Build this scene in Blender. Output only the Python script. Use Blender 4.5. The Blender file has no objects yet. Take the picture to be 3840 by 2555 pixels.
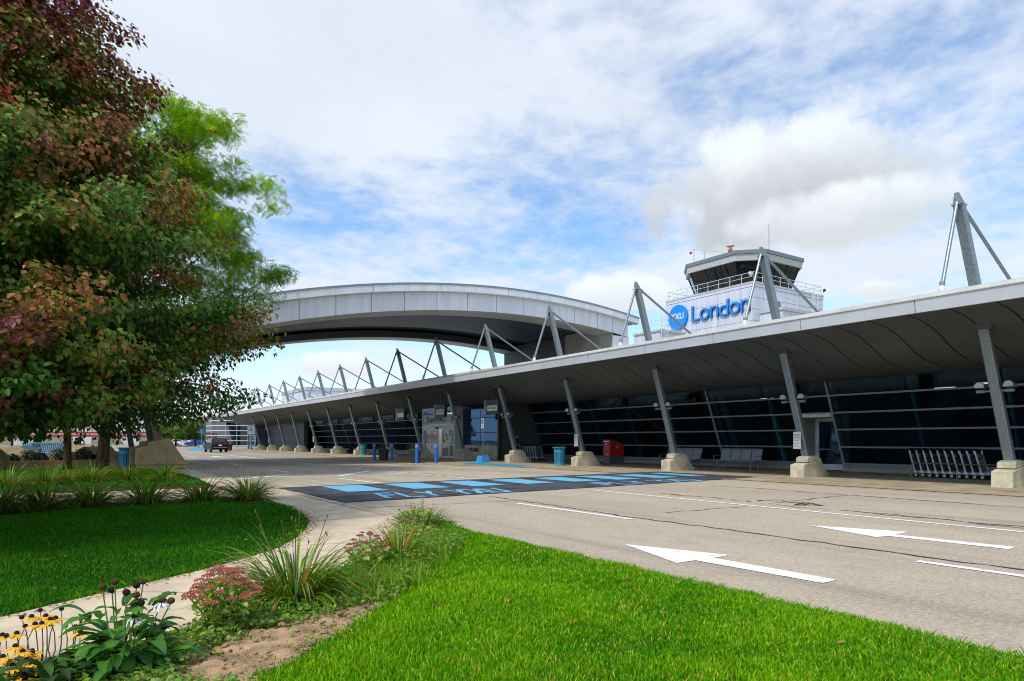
import bpy, bmesh, math, random
import numpy as np
from mathutils import Vector, Matrix
R = math.radians
sc = bpy.context.scene
COL = sc.collection
# ------------------------------------------------------------------ camera
YAW = R(33.82)
cam_d = bpy.data.cameras.new('Camera')
cam = bpy.data.objects.new('Camera', cam_d)
COL.objects.link(cam)
cam.location = (0, 0, 1.35)
cam.rotation_euler = (R(90), 0, -YAW)
cam_d.sensor_width = 36.0
cam_d.lens = 36.0 * 2500 / 3840
cam_d.shift_y = (1652 - 1277.5) / 3840
cam_d.clip_start = 0.1
cam_d.clip_end = 3000
sc.camera = cam
FWD = Vector((math.sin(YAW), math.cos(YAW), 0))
RGT = Vector((math.cos(YAW), -math.sin(YAW), 0))
# ------------------------------------------------------------------ world / sky
SUN_EL, SUN_AZ = R(55), R(252)      # azimuth clockwise from +Y: the sun stands left of the camera, facing the terminal
sundir = Vector((math.sin(SUN_AZ) * math.cos(SUN_EL), math.cos(SUN_AZ) * math.cos(SUN_EL), math.sin(SUN_EL)))
world = bpy.data.worlds.new('World')
sc.world = world
world.use_nodes = True
wt = world.node_tree
wt.nodes.clear()

class NB:
    """tiny node-graph helper"""
    def __init__(s, tree): s.t = tree
    def n(s, kind, **kw):
        nd = s.t.nodes.new(kind)
        for k, v in kw.items(): setattr(nd, k, v)
        return nd
    def put(s, sock, v):
        if isinstance(v, bpy.types.NodeSocket): s.t.links.new(v, sock)
        else: sock.default_value = v
    def m(s, op, a, b=0.0, c=0.0, clamp=False):
        nd = s.n('ShaderNodeMath', operation=op, use_clamp=clamp)
        s.put(nd.inputs[0], a); s.put(nd.inputs[1], b); s.put(nd.inputs[2], c)
        return nd.outputs[0]
    def vm(s, op, a, b=(0, 0, 0), out=0):
        nd = s.n('ShaderNodeVectorMath', operation=op)
        s.put(nd.inputs[0], a); s.put(nd.inputs[1], b)
        return nd.outputs['Value'] if out == 'v' else nd.outputs[0]
    def noise(s, vec, scale, detail=4, rough=0.55, dist=0.0, dim='3D'):
        nd = s.n('ShaderNodeTexNoise', noise_dimensions=dim)
        if vec is not None: s.put(nd.inputs['Vector'], vec)
        nd.inputs['Scale'].default_value = scale; nd.inputs['Detail'].default_value = detail
        nd.inputs['Roughness'].default_value = rough; nd.inputs['Distortion'].default_value = dist
        return nd.outputs['Fac']
    def ramp(s, fac, lo, hi, smooth=True):
        nd = s.n('ShaderNodeMapRange', interpolation_type='SMOOTHSTEP' if smooth else 'LINEAR')
        s.put(nd.inputs['Value'], fac); nd.inputs['From Min'].default_value = lo; nd.inputs['From Max'].default_value = hi
        return nd.outputs['Result']
    def mix(s, fac, a, b, mode='MIX'):
        nd = s.n('ShaderNodeMix', data_type='RGBA', blend_type=mode)
        s.put(nd.inputs[0], fac); s.put(nd.inputs[6], a); s.put(nd.inputs[7], b)
        return nd.outputs[2]

def build_sky():
    g = NB(wt)
    tc = g.n('ShaderNodeTexCoord')
    d = g.vm('NORMALIZE', tc.outputs['Generated'])
    sx = g.n('ShaderNodeSeparateXYZ'); g.put(sx.inputs[0], d)
    x, y, z = sx.outputs
    zc = g.m('ADD', g.m('MAXIMUM', z, 0.0), 0.16)
    cx = g.n('ShaderNodeCombineXYZ')
    g.put(cx.inputs[0], g.m('DIVIDE', x, zc)); g.put(cx.inputs[1], g.m('DIVIDE', y, zc))
    p = cx.outputs[0]
    sky = g.n('ShaderNodeTexSky', sky_type='NISHITA', sun_disc=False)
    sky.sun_elevation = SUN_EL; sky.sun_rotation = SUN_AZ
    sky.air_density = 1.0; sky.dust_density = 0.6; sky.ozone_density = 2.2
    # high layer: broken altocumulus sheet
    n1 = g.noise(p, 0.62, 5, 0.55, 0.35)
    n2 = g.noise(g.vm('ADD', p, (7.3, 2.1, 4.0)), 3.1, 6, 0.62, 0.25)
    n3 = g.noise(g.vm('ADD', p, (1.3, 9.1, 2.0)), 13.0, 3, 0.6, 0.2)
    cov = g.m('ADD', g.m('ADD', g.m('MULTIPLY', n1, 0.55), g.m('MULTIPLY', n2, 0.40)), g.m('MULTIPLY', n3, 0.14))
    def blob(az, el, ar, au, soft=1.0):
        e = Vector((math.sin(az) * math.cos(el), math.cos(az) * math.cos(el), math.sin(el)))
        rr = Vector((math.cos(az), -math.sin(az), 0)); uu = rr.cross(e)
        dv = g.vm('SUBTRACT', d, tuple(e))
        a = g.m('DIVIDE', g.vm('DOT_PRODUCT', dv, tuple(rr), 'v'), ar)
        b = g.m('DIVIDE', g.vm('DOT_PRODUCT', dv, tuple(uu), 'v'), au)
        q = g.m('ADD', g.m('MULTIPLY', a, a), g.m('MULTIPLY', b, b))
        far = g.vm('DOT_PRODUCT', dv, dv, 'v')
        q = g.m('ADD', q, g.m('MULTIPLY', far, 1.0))
        return q, a, b
    def ang(px, py):
        v = (FWD + RGT * ((px - 1920) / 2500) + Vector((0, 0, (1652 - py) / 2500))).normalized()
        return math.atan2(v.x, v.y), math.asin(v.z)
    def gauss(px, py, ar, au, amp):
        q, a, b = blob(*ang(px, py), ar, au)
        return g.m('MULTIPLY', g.m('EXPONENT', g.m('MULTIPLY', q, -1.0)), amp)
    # thicker veil overhead and near the horizon, thinner belt between them
    for args in ((1500, 240, .34, .11, .17), (3300, 180, .2, .11, .05), (2000, 1050, .5, .045, .12), (3300, 1000, .2, .05, .10), (900, 60, .28, .1, .10),
                 (1450, 800, .22, .055, -.05), (2150, 620, .16, .05, -.055), (2650, 330, .16, .08, -.05), (3780, 880, .05, .04, -.08), (1900, 1000, .12, .02, -.10)):
        cov = g.m('ADD', cov, gauss(*args))
    m1 = g.ramp(cov, 0.425, 0.65)
    up = g.ramp(z, 0.0, 0.8, False)
    shade = g.m('ADD', g.m('MULTIPLY', g.noise(g.vm('ADD', p, (3.1, 0, 0)), 2.2, 5, .6), 0.26), 0.84)
    cl = g.n('ShaderNodeCombineXYZ')
    for i, k in enumerate((7.6, 8.15, 9.0)): g.put(cl.inputs[i], g.m('MULTIPLY', shade, k))
    skc = g.mix(1.0, sky.outputs[0], (1.5, 1.82, 2.0, 1), 'MULTIPLY')
    c = g.mix(g.m('MULTIPLY', m1, 0.93), skc, cl.outputs[0])
    # low cumulus bank on the right with a grey base
    wob = g.noise(d, 10.0, 8, 0.58, 0.15)
    fine = g.noise(d, 22.0, 5, 0.6, 0.2)
    def cumulus(c, px, py, ar, au, grey, w=4.6, flat=0.0):
        q, a, b = blob(*ang(px, py), ar, au)
        q = g.m('ADD', q, g.m('MULTIPLY', g.m('SUBTRACT', 0.5, wob), w))
        q = g.m('ADD', q, g.m('MULTIPLY', g.m('SUBTRACT', 0.5, fine), w * .35))
        if flat: q = g.m('ADD', q, g.m('MULTIPLY', g.m('MULTIPLY', a, b), flat))
        mk = g.m('SUBTRACT', 1.0, g.ramp(q, 0.42, 1.25))
        lit = g.ramp(g.m('ADD', b, g.m('MULTIPLY', g.m('SUBTRACT', wob, .5), 1.8)), -0.55, 0.95)
        col = g.mix(lit, (8.2 * grey, 8.75 * grey, 9.2 * grey, 1), (8.3, 8.8, 9.3, 1))
        return g.mix(g.m('MULTIPLY', mk, .95), c, col)
    c = cumulus(c, 2330, 1110, .07, .030, .86)
    c = cumulus(c, 2930, 690, .19, .085, .62, 3.0, -0.3)
    c = cumulus(c, 3200, 800, .14, .045, .76, 2.2)
    c = cumulus(c, 3310, 1085, .035, .016, .84)
    c = cumulus(c, 1265, 1370, .05, .02, .84)
    hz_ = g.m('SUBTRACT', 1.0, g.ramp(z, 0.0, 0.17))
    c = g.mix(g.m('MULTIPLY', hz_, .75), c, (8.3, 8.6, 9.0, 1))
    # below the horizon: dull ground tone
    c = g.mix(g.ramp(z, -0.03, 0.0), (2.0, 2.0, 1.9, 1), c)
    bg = g.n('ShaderNodeBackground'); g.put(bg.inputs[0], c); bg.inputs[1].default_value = 0.098
    out = g.n('ShaderNodeOutputWorld'); wt.links.new(bg.outputs[0], out.inputs[0])
build_sky()
# ------------------------------------------------------------------ sun
sl = bpy.data.lights.new('Sun', 'SUN')
sl.energy = 2.5; sl.angle = R(7); sl.color = (1.0, 0.95, 0.86)
sun = bpy.data.objects.new('Sun', sl); COL.objects.link(sun)
sun.rotation_euler = sundir.to_track_quat('Z', 'Y').to_euler()
sun.location = (0, 0, 60)
vs = sc.view_settings
vs.view_transform = 'Standard'; vs.look = 'None'; vs.exposure = 0.22; vs.gamma = 1.0; vs.use_curve_mapping = False
sc.render.engine = 'CYCLES'
sc.cycles.max_bounces = 7; sc.cycles.diffuse_bounces = 3; sc.cycles.glossy_bounces = 3
sc.cycles.transmission_bounces = 4; sc.cycles.transparent_max_bounces = 8
sc.cycles.use_denoising = True
sc.cycles.filter_width = 1.05
sc.cycles.caustics_reflective = False; sc.cycles.caustics_refractive = False

# ================================================================== helpers
def lin(r, g, b):
    f = lambda v: (v / 255 / 12.92) if v / 255 <= .04045 else ((v / 255 + .055) / 1.055) ** 2.4
    return (f(r), f(g), f(b))

MATS = {}
def mat(name, col, rough=0.6, metal=0.0, var=0.12, vscale=3.0, bump=0.0, bscale=40.0, spec=0.4, col2=None, detail=5, coat=0.0, streak=None, objvar=0.0):
    """procedural principled material: base colour broken up by noise, fine bump, roughness variation"""
    if name in MATS: return MATS[name]
    m = bpy.data.materials.new(name); m.use_nodes = True
    t = m.node_tree; t.nodes.clear(); g = NB(t)
    out = g.n('ShaderNodeOutputMaterial'); p = g.n('ShaderNodeBsdfPrincipled')
    t.links.new(p.outputs[0], out.inputs[0])
    tc = g.n('ShaderNodeTexCoord')
    geo = g.n('ShaderNodeNewGeometry')
    pos = geo.outputs['Position']
    v = pos
    if streak: v = g.vm('MULTIPLY', pos, streak)
    n = g.noise(v, vscale, detail, 0.6, 0.2)
    c2 = col2 if col2 else tuple(max(0, c * (1 - 2.2 * var)) for c in col)
    hi = col if col2 else tuple(min(1, c * (1 + var)) for c in col)
    c = g.mix(g.ramp(n, 0.3, 0.7), (*c2, 1), (*hi, 1))
    if objvar:
        oi = g.n('ShaderNodeObjectInfo')
        k = g.m('ADD', g.m('MULTIPLY', oi.outputs['Random'], objvar), 1 - objvar / 2)
        cc = g.n('ShaderNodeCombineXYZ')
        for i in range(3): g.put(cc.inputs[i], k)
        c = g.mix(1.0, c, cc.outputs[0], 'MULTIPLY')
    g.put(p.inputs['Base Color'], c)
    g.put(p.inputs['Roughness'], g.m('ADD', g.m('MULTIPLY', n, 0.16), max(0.02, rough - 0.08)))
    p.inputs['Metallic'].default_value = metal
    p.inputs['Specular IOR Level'].default_value = spec
    p.inputs['Coat Weight'].default_value = coat
    if bump:
        b = g.n('ShaderNodeBump'); b.inputs['Strength'].default_value = bump; b.inputs['Distance'].default_value = 0.02
        g.put(b.inputs['Height'], g.noise(pos, bscale, 6, 0.65)); t.links.new(b.outputs[0], p.inputs['Normal'])
    MATS[name] = m
    return m

def leafmat(name, trans=0.3, rough=0.5, spec=0.35):
    if name in MATS: return MATS[name]
    m = bpy.data.materials.new(name); m.use_nodes = True
    t = m.node_tree; t.nodes.clear(); g = NB(t)
    out = g.n('ShaderNodeOutputMaterial'); p = g.n('ShaderNodeBsdfPrincipled'); tr = g.n('ShaderNodeBsdfTranslucent'); mx = g.n('ShaderNodeMixShader')
    a = g.n('ShaderNodeAttribute', attribute_name='Col')
    t.links.new(a.outputs['Color'], p.inputs['Base Color'])
    c = g.mix(1.0, a.outputs['Color'], (1.5, 1.5, 0.7, 1), 'MULTIPLY'); g.put(tr.inputs[0], c)
    p.inputs['Roughness'].default_value = rough; p.inputs['Specular IOR Level'].default_value = spec
    mx.inputs[0].default_value = trans
    t.links.new(p.outputs[0], mx.inputs[1]); t.links.new(tr.outputs[0], mx.inputs[2]); t.links.new(mx.outputs[0], out.inputs[0])
    MATS[name] = m
    return m

def glassmat(name, tint=(0.22, 0.3, 0.34), refl=0.10, rc=(.85, .93, 1), rk=.75):
    if name in MATS: return MATS[name]
    m = bpy.data.materials.new(name); m.use_nodes = True
    t = m.node_tree; t.nodes.clear(); g = NB(t)
    out = g.n('ShaderNodeOutputMaterial'); tr = g.n('ShaderNodeBsdfTransparent'); gl = g.n('ShaderNodeBsdfGlossy'); mx = g.n('ShaderNodeMixShader')
    tr.inputs[0].default_value = (*tint, 1); gl.inputs[0].default_value = (*rc, 1); gl.inputs['Roughness'].default_value = 0.015
    lw = g.n('ShaderNodeLayerWeight'); lw.inputs[0].default_value = 0.35
    geo = g.n('ShaderNodeNewGeometry')
    b = g.n('ShaderNodeBump'); b.inputs['Strength'].default_value = 0.03; b.inputs['Distance'].default_value = 0.05
    g.put(b.inputs['Height'], g.noise(geo.outputs['Position'], 0.9, 2)); t.links.new(b.outputs[0], gl.inputs['Normal'])
    f = g.m('ADD', g.m('MULTIPLY', lw.outputs['Facing'], 0.5), refl, clamp=True)
    f = g.m('MULTIPLY', g.m('POWER', lw.outputs['Facing'], 2.0), rk); f = g.m('ADD', f, refl, clamp=True)
    g.put(mx.inputs[0], f)
    t.links.new(tr.outputs[0], mx.inputs[1]); t.links.new(gl.outputs[0], mx.inputs[2]); t.links.new(mx.outputs[0], out.inputs[0])
    MATS[name] = m
    return m

def emit(name, col, s):
    if name in MATS: return MATS[name]
    m = bpy.data.materials.new(name); m.use_nodes = True
    t = m.node_tree; t.nodes.clear(); g = NB(t)
    out = g.n('ShaderNodeOutputMaterial'); e = g.n('ShaderNodeEmission'); e.inputs[0].default_value = (*col, 1); e.inputs[1].default_value = s
    t.links.new(e.outputs[0], out.inputs[0]); MATS[name] = m
    return m

ORI = {}
def _link(o, parent, org):
    COL.objects.link(o)
    if parent is not None:
        o.parent = parent
        po = ORI.get(parent.name, Vector((0, 0, 0)))
        o.location = Vector(org) - po
    else: o.location = org
    ORI[o.name] = Vector(org)
    return o
def tag(o, label=None, cat=None, group=None, kind=None):
    if label: o['label'] = label
    if cat: o['category'] = cat
    if group: o['group'] = group
    if kind: o['kind'] = kind
    return o
def thing(name, label, cat, loc=(0, 0, 0), group=None):
    o = bpy.data.objects.new(name, None); o.empty_display_size = 0.2
    COL.objects.link(o); o.location = loc; ORI[o.name] = Vector(loc)
    return tag(o, label, cat, group)
def meshobj(name, verts, faces, m, parent=None, org=None, smooth=False, mi=None):
    """verts in world coordinates; org = object origin (defaults to the parent's)"""
    if org is None: org = ORI[parent.name] if parent is not None else Vector((0, 0, 0))
    org = Vector(org)
    me = bpy.data.meshes.new(name)
    me.from_pydata([tuple(Vector(v) - org) for v in verts], [], faces)
    ms = m if isinstance(m, (list, tuple)) else [m]
    for q in ms: me.materials.append(q)
    if mi: me.polygons.foreach_set('material_index', mi)
    if smooth: me.polygons.foreach_set('use_smooth', [True] * len(me.polygons))
    me.update()
    o = bpy.data.objects.new(name, me)
    return _link(o, parent, org)
def npmesh(name, V, F, m, parent=None, org=(0, 0, 0), col=None, smooth=False):
    """big meshes from numpy arrays; F is (n,3) or (n,4)"""
    me = bpy.data.meshes.new(name)
    V = np.asarray(V, np.float32) - np.asarray(org, np.float32)
    F = np.asarray(F, np.int32); k = F.shape[1]
    me.vertices.add(len(V)); me.vertices.foreach_set('co', V.ravel())
    me.loops.add(F.size); me.loops.foreach_set('vertex_index', F.ravel())
    me.polygons.add(len(F)); me.polygons.foreach_set('loop_start', np.arange(0, F.size, k, dtype=np.int32))
    me.polygons.foreach_set('loop_total', np.full(len(F), k, np.int32))
    if smooth: me.polygons.foreach_set('use_smooth', np.ones(len(F), bool))
    me.update(calc_edges=True)
    if col is not None:
        a = me.color_attributes.new('Col', 'FLOAT_COLOR', 'POINT')
        a.data.foreach_set('color', np.c_[col, np.ones(len(col))].astype(np.float32).ravel())
    me.materials.append(m)
    o = bpy.data.objects.new(name, me)
    return _link(o, parent, org)
def inst(src, loc, parent, rotz=None, name=None):
    """another object on the same mesh data, at world position loc"""
    o = bpy.data.objects.new(name or src.name.split('.')[0], src.data)
    _link(o, parent, loc)
    if rotz is not None: o.rotation_euler = (0, 0, rotz)
    return o
def kids(o): return [c for c in bpy.data.objects if c.parent == o]
def copy_tree(src, loc, rotz=None, label=None, group=None, childmap=None):
    c = src.copy(); COL.objects.link(c); c.location = loc; ORI[c.name] = Vector(loc)
    if rotz is not None: c.rotation_euler = (0, 0, rotz)
    if label: c['label'] = label
    if group: c['group'] = group
    def rec(a, b):
        for ch in (childmap or {}).get(a.name) or list(a.children):
            d = ch.copy(); COL.objects.link(d); d.parent = b; rec(ch, d)
    rec(src, c)
    return c

class MB:
    """collects solids into one mesh (world coordinates)"""
    def __init__(s): s.v = []; s.f = []; s.mi = []
    def add(s, vs, fs, mi=0):
        b = len(s.v); s.v += [tuple(v) for v in vs]; s.f += [tuple(b + i for i in f) for f in fs]; s.mi += [mi] * len(fs); return s
    def box(s, a, b, mi=0, bev=0.0):
        x0, y0, z0 = (min(a[i], b[i]) for i in range(3)); x1, y1, z1 = (max(a[i], b[i]) for i in range(3))
        if bev > 0:
            e = min(bev, (x1 - x0) * .45, (y1 - y0) * .45, (z1 - z0) * .45)
            bm = bmesh.new(); bmesh.ops.create_cube(bm, size=1)
            for v in bm.verts:
                v.co = (x0 if v.co.x < 0 else x1, y0 if v.co.y < 0 else y1, z0 if v.co.z < 0 else z1)
            bmesh.ops.bevel(bm, geom=bm.edges[:] , offset=e, segments=1, affect='EDGES')
            bm.verts.index_update()
            s.add([v.co[:] for v in bm.verts], [[v.index for v in f.verts] for f in bm.faces], mi); bm.free(); return s
        return s.add([(x0, y0, z0), (x1, y0, z0), (x1, y1, z0), (x0, y1, z0), (x0, y0, z1), (x1, y0, z1), (x1, y1, z1), (x0, y1, z1)],
                     [(3, 2, 1, 0), (4, 5, 6, 7), (0, 1, 5, 4), (1, 2, 6, 5), (2, 3, 7, 6), (3, 0, 4, 7)], mi)
    def prism(s, prof, axis, a, b, mi=0):
        """extrude a 2-D profile along an axis: axis 'y' -> prof=(x,z); 'x' -> prof=(y,z); 'z' -> prof=(x,y)"""
        def pt(p, t): return (p[0], t, p[1]) if axis == 'y' else ((t, p[0], p[1]) if axis == 'x' else (p[0], p[1], t))
        n = len(prof)
        ar = sum(prof[i][0] * prof[(i + 1) % n][1] - prof[(i + 1) % n][0] * prof[i][1] for i in range(n))
        flip = (ar > 0) ^ (axis == 'y') ^ (a > b)
        fs = [tuple(range(n))[::-1], tuple(range(n, 2 * n))] + [(i, (i + 1) % n, n + (i + 1) % n, n + i) for i in range(n)]
        if not flip: fs = [f[::-1] for f in fs]
        return s.add([pt(p, a) for p in prof] + [pt(p, b) for p in prof], fs, mi)
    def tube(s, pts, r, n=8, mi=0, cap=True):
        """swept round tube; r = number or list"""
        pts = [Vector(p) for p in pts]; rs = r if isinstance(r, (list, tuple)) else [r] * len(pts)
        vs = []; up = None
        for i, p in enumerate(pts):
            d = (pts[min(i + 1, len(pts) - 1)] - pts[max(i - 1, 0)]).normalized()
            if up is None: up = d.orthogonal().normalized()
            a = (up - d * up.dot(d))
            a = a.normalized() if a.length > 1e-6 else d.orthogonal().normalized(); up = a
            b = d.cross(a)
            for k in range(n):
                t = 2 * math.pi * k / n; vs.append(p + (a * math.cos(t) + b * math.sin(t)) * rs[i])
        fs = [(i * n + k, i * n + (k + 1) % n, (i + 1) * n + (k + 1) % n, (i + 1) * n + k) for i in range(len(pts) - 1) for k in range(n)]
        if cap: fs += [tuple(range(n))[::-1], tuple(range((len(pts) - 1) * n, len(pts) * n))]
        return s.add(vs, fs, mi)
    def bar(s, p, q, w, h, mi=0, up=(0, 0, 1)):
        """rectangular bar from p to q, w across, h along 'up'"""
        p, q = Vector(p), Vector(q); d = (q - p).normalized(); u = Vector(up); u = u - d * u.dot(d)
        u = u.normalized() if u.length > 1e-5 else d.orthogonal().normalized(); x = d.cross(u)
        vs = [e + x * (a * w / 2) + u * (b * h / 2) for e in (p, q) for a, b in ((-1, -1), (1, -1), (1, 1), (-1, 1))]
        return s.add(vs, [(0, 1, 2, 3)[::-1], (4, 5, 6, 7), (0, 1, 5, 4), (1, 2, 6, 5), (2, 3, 7, 6), (3, 0, 4, 7)], mi)
    def lathe(s, c, prof, n=20, mi=0):
        """revolve (r,z) profile about the vertical through c"""
        vs = [(c[0] + r * math.cos(2 * math.pi * k / n), c[1] + r * math.sin(2 * math.pi * k / n), c[2] + z) for r, z in prof for k in range(n)]
        fs = [(i * n + k, i * n + (k + 1) % n, (i + 1) * n + (k + 1) % n, (i + 1) * n + k) for i in range(len(prof) - 1) for k in range(n)]
        fs += [tuple(range(n))[::-1], tuple(range((len(prof) - 1) * n, len(prof) * n))]
        return s.add(vs, fs, mi)
    def ball(s, c, r, n=8, mi=0):
        rx, ry, rz = r if isinstance(r, (list, tuple)) else (r, r, r)
        rows = max(4, n // 2); vs = []
        for i in range(rows + 1):
            t = math.pi * i / rows
            for k in range(n): vs.append((c[0] + rx * math.sin(t) * math.cos(2 * math.pi * k / n), c[1] + ry * math.sin(t) * math.sin(2 * math.pi * k / n), c[2] + rz * math.cos(t)))
        return s.add(vs, [(i * n + k, (i + 1) * n + k, (i + 1) * n + (k + 1) % n, i * n + (k + 1) % n) for i in range(rows) for k in range(n)], mi)
    def build(s, name, m, parent=None, org=None, smooth=False):
        return meshobj(name, s.v, s.f, m, parent, org, smooth, s.mi if isinstance(m, (list, tuple)) else None)
def autosmooth(o, deg=35):
    me = o.data; me.polygons.foreach_set('use_smooth', [True] * len(me.polygons))
    me.update()
    bm = bmesh.new(); bm.from_mesh(me)
    for e in bm.edges:
        if len(e.link_faces) == 2 and e.calc_face_angle(0) > R(deg): e.smooth = False
    bm.to_mesh(me); bm.free()
    return o
def glyph(ch, size, extr=0.0, shear=0.0, bold=0.0):
    """mesh of one word or character from the built-in font, lying in XY"""
    c = bpy.data.curves.new('glyph', 'FONT'); c.body = ch; c.size = size; c.extrude = extr; c.shear = shear; c.resolution_u = 4; c.offset = bold
    o = bpy.data.objects.new('glyph', c); COL.objects.link(o)
    bpy.context.view_layer.update()
    dg = bpy.context.evaluated_depsgraph_get(); me = bpy.data.meshes.new_from_object(o.evaluated_get(dg))
    bpy.data.objects.remove(o); bpy.data.curves.remove(c)
    return me
def lettering(name, text, m, parent, org, xdir, ydir, width=None, height=None, extr=0.002, bold=0.0):
    """flat lettering: lower-left corner at org, running along xdir, up ydir; scaled to width/height"""
    me = glyph(text, 1.0, extr, bold=bold)
    co = np.empty(len(me.vertices) * 3); me.vertices.foreach_get('co', co); co = co.reshape(-1, 3)
    lo, hi = co.min(0), co.max(0); wd, ht = hi[0] - lo[0], hi[1] - lo[1]
    kx = width / wd if width else height / ht; ky = height / ht if height else kx
    X, Y = Vector(xdir).normalized(), Vector(ydir).normalized(); Z = X.cross(Y)
    u = (co[:, 0] - lo[0]) * kx; v = (co[:, 1] - lo[1]) * ky; w = co[:, 2]
    out = np.outer(u, X) + np.outer(v, Y) + np.outer(w, Z)
    me.vertices.foreach_set('co', out.ravel()); me.materials.clear(); me.materials.append(m); me.update()
    o = bpy.data.objects.new(name, me)
    return _link(o, parent, org), wd * kx
def rng(seed): return np.random.default_rng(seed)
def in_poly(P, poly):
    x, y = P[:, 0], P[:, 1]; ins = np.zeros(len(P), bool); n = len(poly)
    for i in range(n):
        x1, y1 = poly[i]; x2, y2 = poly[(i + 1) % n]
        c = ((y1 > y) != (y2 > y)) & (x < (x2 - x1) * (y - y1) / (y2 - y1 + 1e-12) + x1)
        ins ^= c
    return ins
# ================================================================== materials
def road_material():
    m = bpy.data.materials.new('weathered_asphalt'); m.use_nodes = True
    t = m.node_tree; t.nodes.clear(); g = NB(t)
    out = g.n('ShaderNodeOutputMaterial'); p = g.n('ShaderNodeBsdfPrincipled'); t.links.new(p.outputs[0], out.inputs[0])
    pos = g.n('ShaderNodeNewGeometry').outputs['Position']
    big = g.noise(g.vm('MULTIPLY', pos, (0.5, 0.12, 1)), 1.0, 5, 0.6, 0.3)
    mid = g.noise(pos, 1.7, 5, 0.65, 0.3)
    spk = g.noise(pos, 55, 3, 0.7)
    grain = g.noise(pos, 21, 3, .75)
    agg = g.n('ShaderNodeTexVoronoi'); g.put(agg.inputs['Vector'], pos); agg.inputs['Scale'].default_value = 62
    c = g.mix(g.ramp(big, .32, .68), (*lin(171, 157, 138), 1), (*lin(191, 175, 152), 1))
    c = g.mix(g.m('MULTIPLY', g.ramp(mid, .45, .75), .45), c, (*lin(152, 141, 126), 1))
    # wheel tracks and oil: darker long stains
    st = g.noise(g.vm('MULTIPLY', pos, (1.1, 0.05, 1)), 1.3, 4, .6, .2)
    c = g.mix(g.m('MULTIPLY', g.ramp(st, .50, .72), .6), c, (*lin(132, 124, 114), 1))
    # arch shade painted into the asphalt: streaky darker tone further down
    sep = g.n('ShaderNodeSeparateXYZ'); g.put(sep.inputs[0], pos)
    arch_shade = g.m('MULTIPLY', g.ramp(sep.outputs[1], 33, 42), g.ramp(g.m('ADD', st, g.m('MULTIPLY', big, .4)), .48, .75))
    c = g.mix(g.m('MULTIPLY', arch_shade, .5), c, (*lin(108, 104, 99), 1))
    c = g.mix(g.m('MULTIPLY', g.ramp(spk, .50, .68), .75), c, (*lin(216, 198, 170), 1))
    c = g.mix(g.m('MULTIPLY', g.ramp(agg.outputs['Distance'], .35, .05), .42), c, (*lin(92, 87, 82), 1))
    c = g.mix(g.m('MULTIPLY', g.ramp(grain, .42, .66), .38), c, (*lin(122, 115, 106), 1))
    c = g.mix(g.m('MULTIPLY', g.ramp(grain, .5, .30), .4), c, (*lin(206, 190, 164), 1))
    g.put(p.inputs['Base Color'], c); p.inputs['Roughness'].default_value = 0.88; p.inputs['Specular IOR Level'].default_value = .25
    b = g.n('ShaderNodeBump'); b.inputs['Strength'].default_value = .45; b.inputs['Distance'].default_value = .012
    g.put(b.inputs['Height'], g.m('ADD', spk, g.m('MULTIPLY', agg.outputs['Distance'], .8))); t.links.new(b.outputs[0], p.inputs['Normal'])
    return m
M_ROAD = road_material()
def paint_material(name, col, wear=0.5, scale=9.0, under=lin(140, 130, 117)):
    m = bpy.data.materials.new(name); m.use_nodes = True
    t = m.node_tree; t.nodes.clear(); g = NB(t)
    out = g.n('ShaderNodeOutputMaterial'); p = g.n('ShaderNodeBsdfPrincipled'); t.links.new(p.outputs[0], out.inputs[0])
    pos = g.n('ShaderNodeNewGeometry').outputs['Position']
    n = g.noise(pos, scale, 8, .72, .2); s = g.noise(pos, 70, 3, .7)
    k = g.ramp(g.m('ADD', g.m('MULTIPLY', n, .75), g.m('MULTIPLY', s, .25)), wear + .10, wear + .22)
    c = g.mix(k, (*col, 1), (*under, 1))
    v = g.noise(pos, 2.3, 4, .6)
    c = g.mix(g.m('MULTIPLY', g.ramp(v, .4, .75), .22), c, (*tuple(q * .6 for q in col), 1))
    g.put(p.inputs['Base Color'], c); p.inputs['Roughness'].default_value = .75
    b = g.n('ShaderNodeBump'); b.inputs['Strength'].default_value = .3; b.inputs['Distance'].default_value = .008
    g.put(b.inputs['Height'], s); t.links.new(b.outputs[0], p.inputs['Normal'])
    MATS[name] = m
    return m
M_WHITEPAINT = paint_material('white_road_paint', lin(238, 235, 228), .43)
M_YELLOW = paint_material('worn_yellow_paint', lin(205, 138, 22), .36, 4.0, lin(150, 135, 112))
M_BLUEPAINT = paint_material('light_blue_road_paint', lin(104, 178, 212), .43, 5.0, lin(84, 86, 92))
M_BLUEPATCH = paint_material('teal_pavement_paint', lin(50, 150, 188), .47, 3.0, lin(135, 128, 112))
M_DARKPATCH = mat('black_sealed_asphalt', lin(78, 79, 86), .85, var=.25, vscale=1.6, bump=.35, bscale=60, spec=.2)
M_TAR = mat('tar_crack_seal', lin(72, 70, 68), .7, var=.3, vscale=6)
M_CONC = mat('pale_concrete', lin(208, 190, 162), .9, var=.09, vscale=2.2, bump=.22, bscale=90, spec=.2, objvar=.10)
M_CONC_WALK = mat('canopy_walk_concrete', lin(172, 157, 130), .88, var=.13, vscale=1.3, bump=.2, bscale=70, spec=.25, objvar=.08)
M_KERB = mat('kerb_concrete', lin(188, 172, 146), .9, var=.14, vscale=3, bump=.3, bscale=60)
M_SOIL = mat('dry_bed_soil', lin(182, 150, 116), .97, var=.2, vscale=7, bump=1.0, bscale=34, spec=.1)
M_MULCH = mat('bark_mulch', lin(96, 72, 46), .97, var=.3, vscale=14, bump=1.0, bscale=50, spec=.1)
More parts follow.
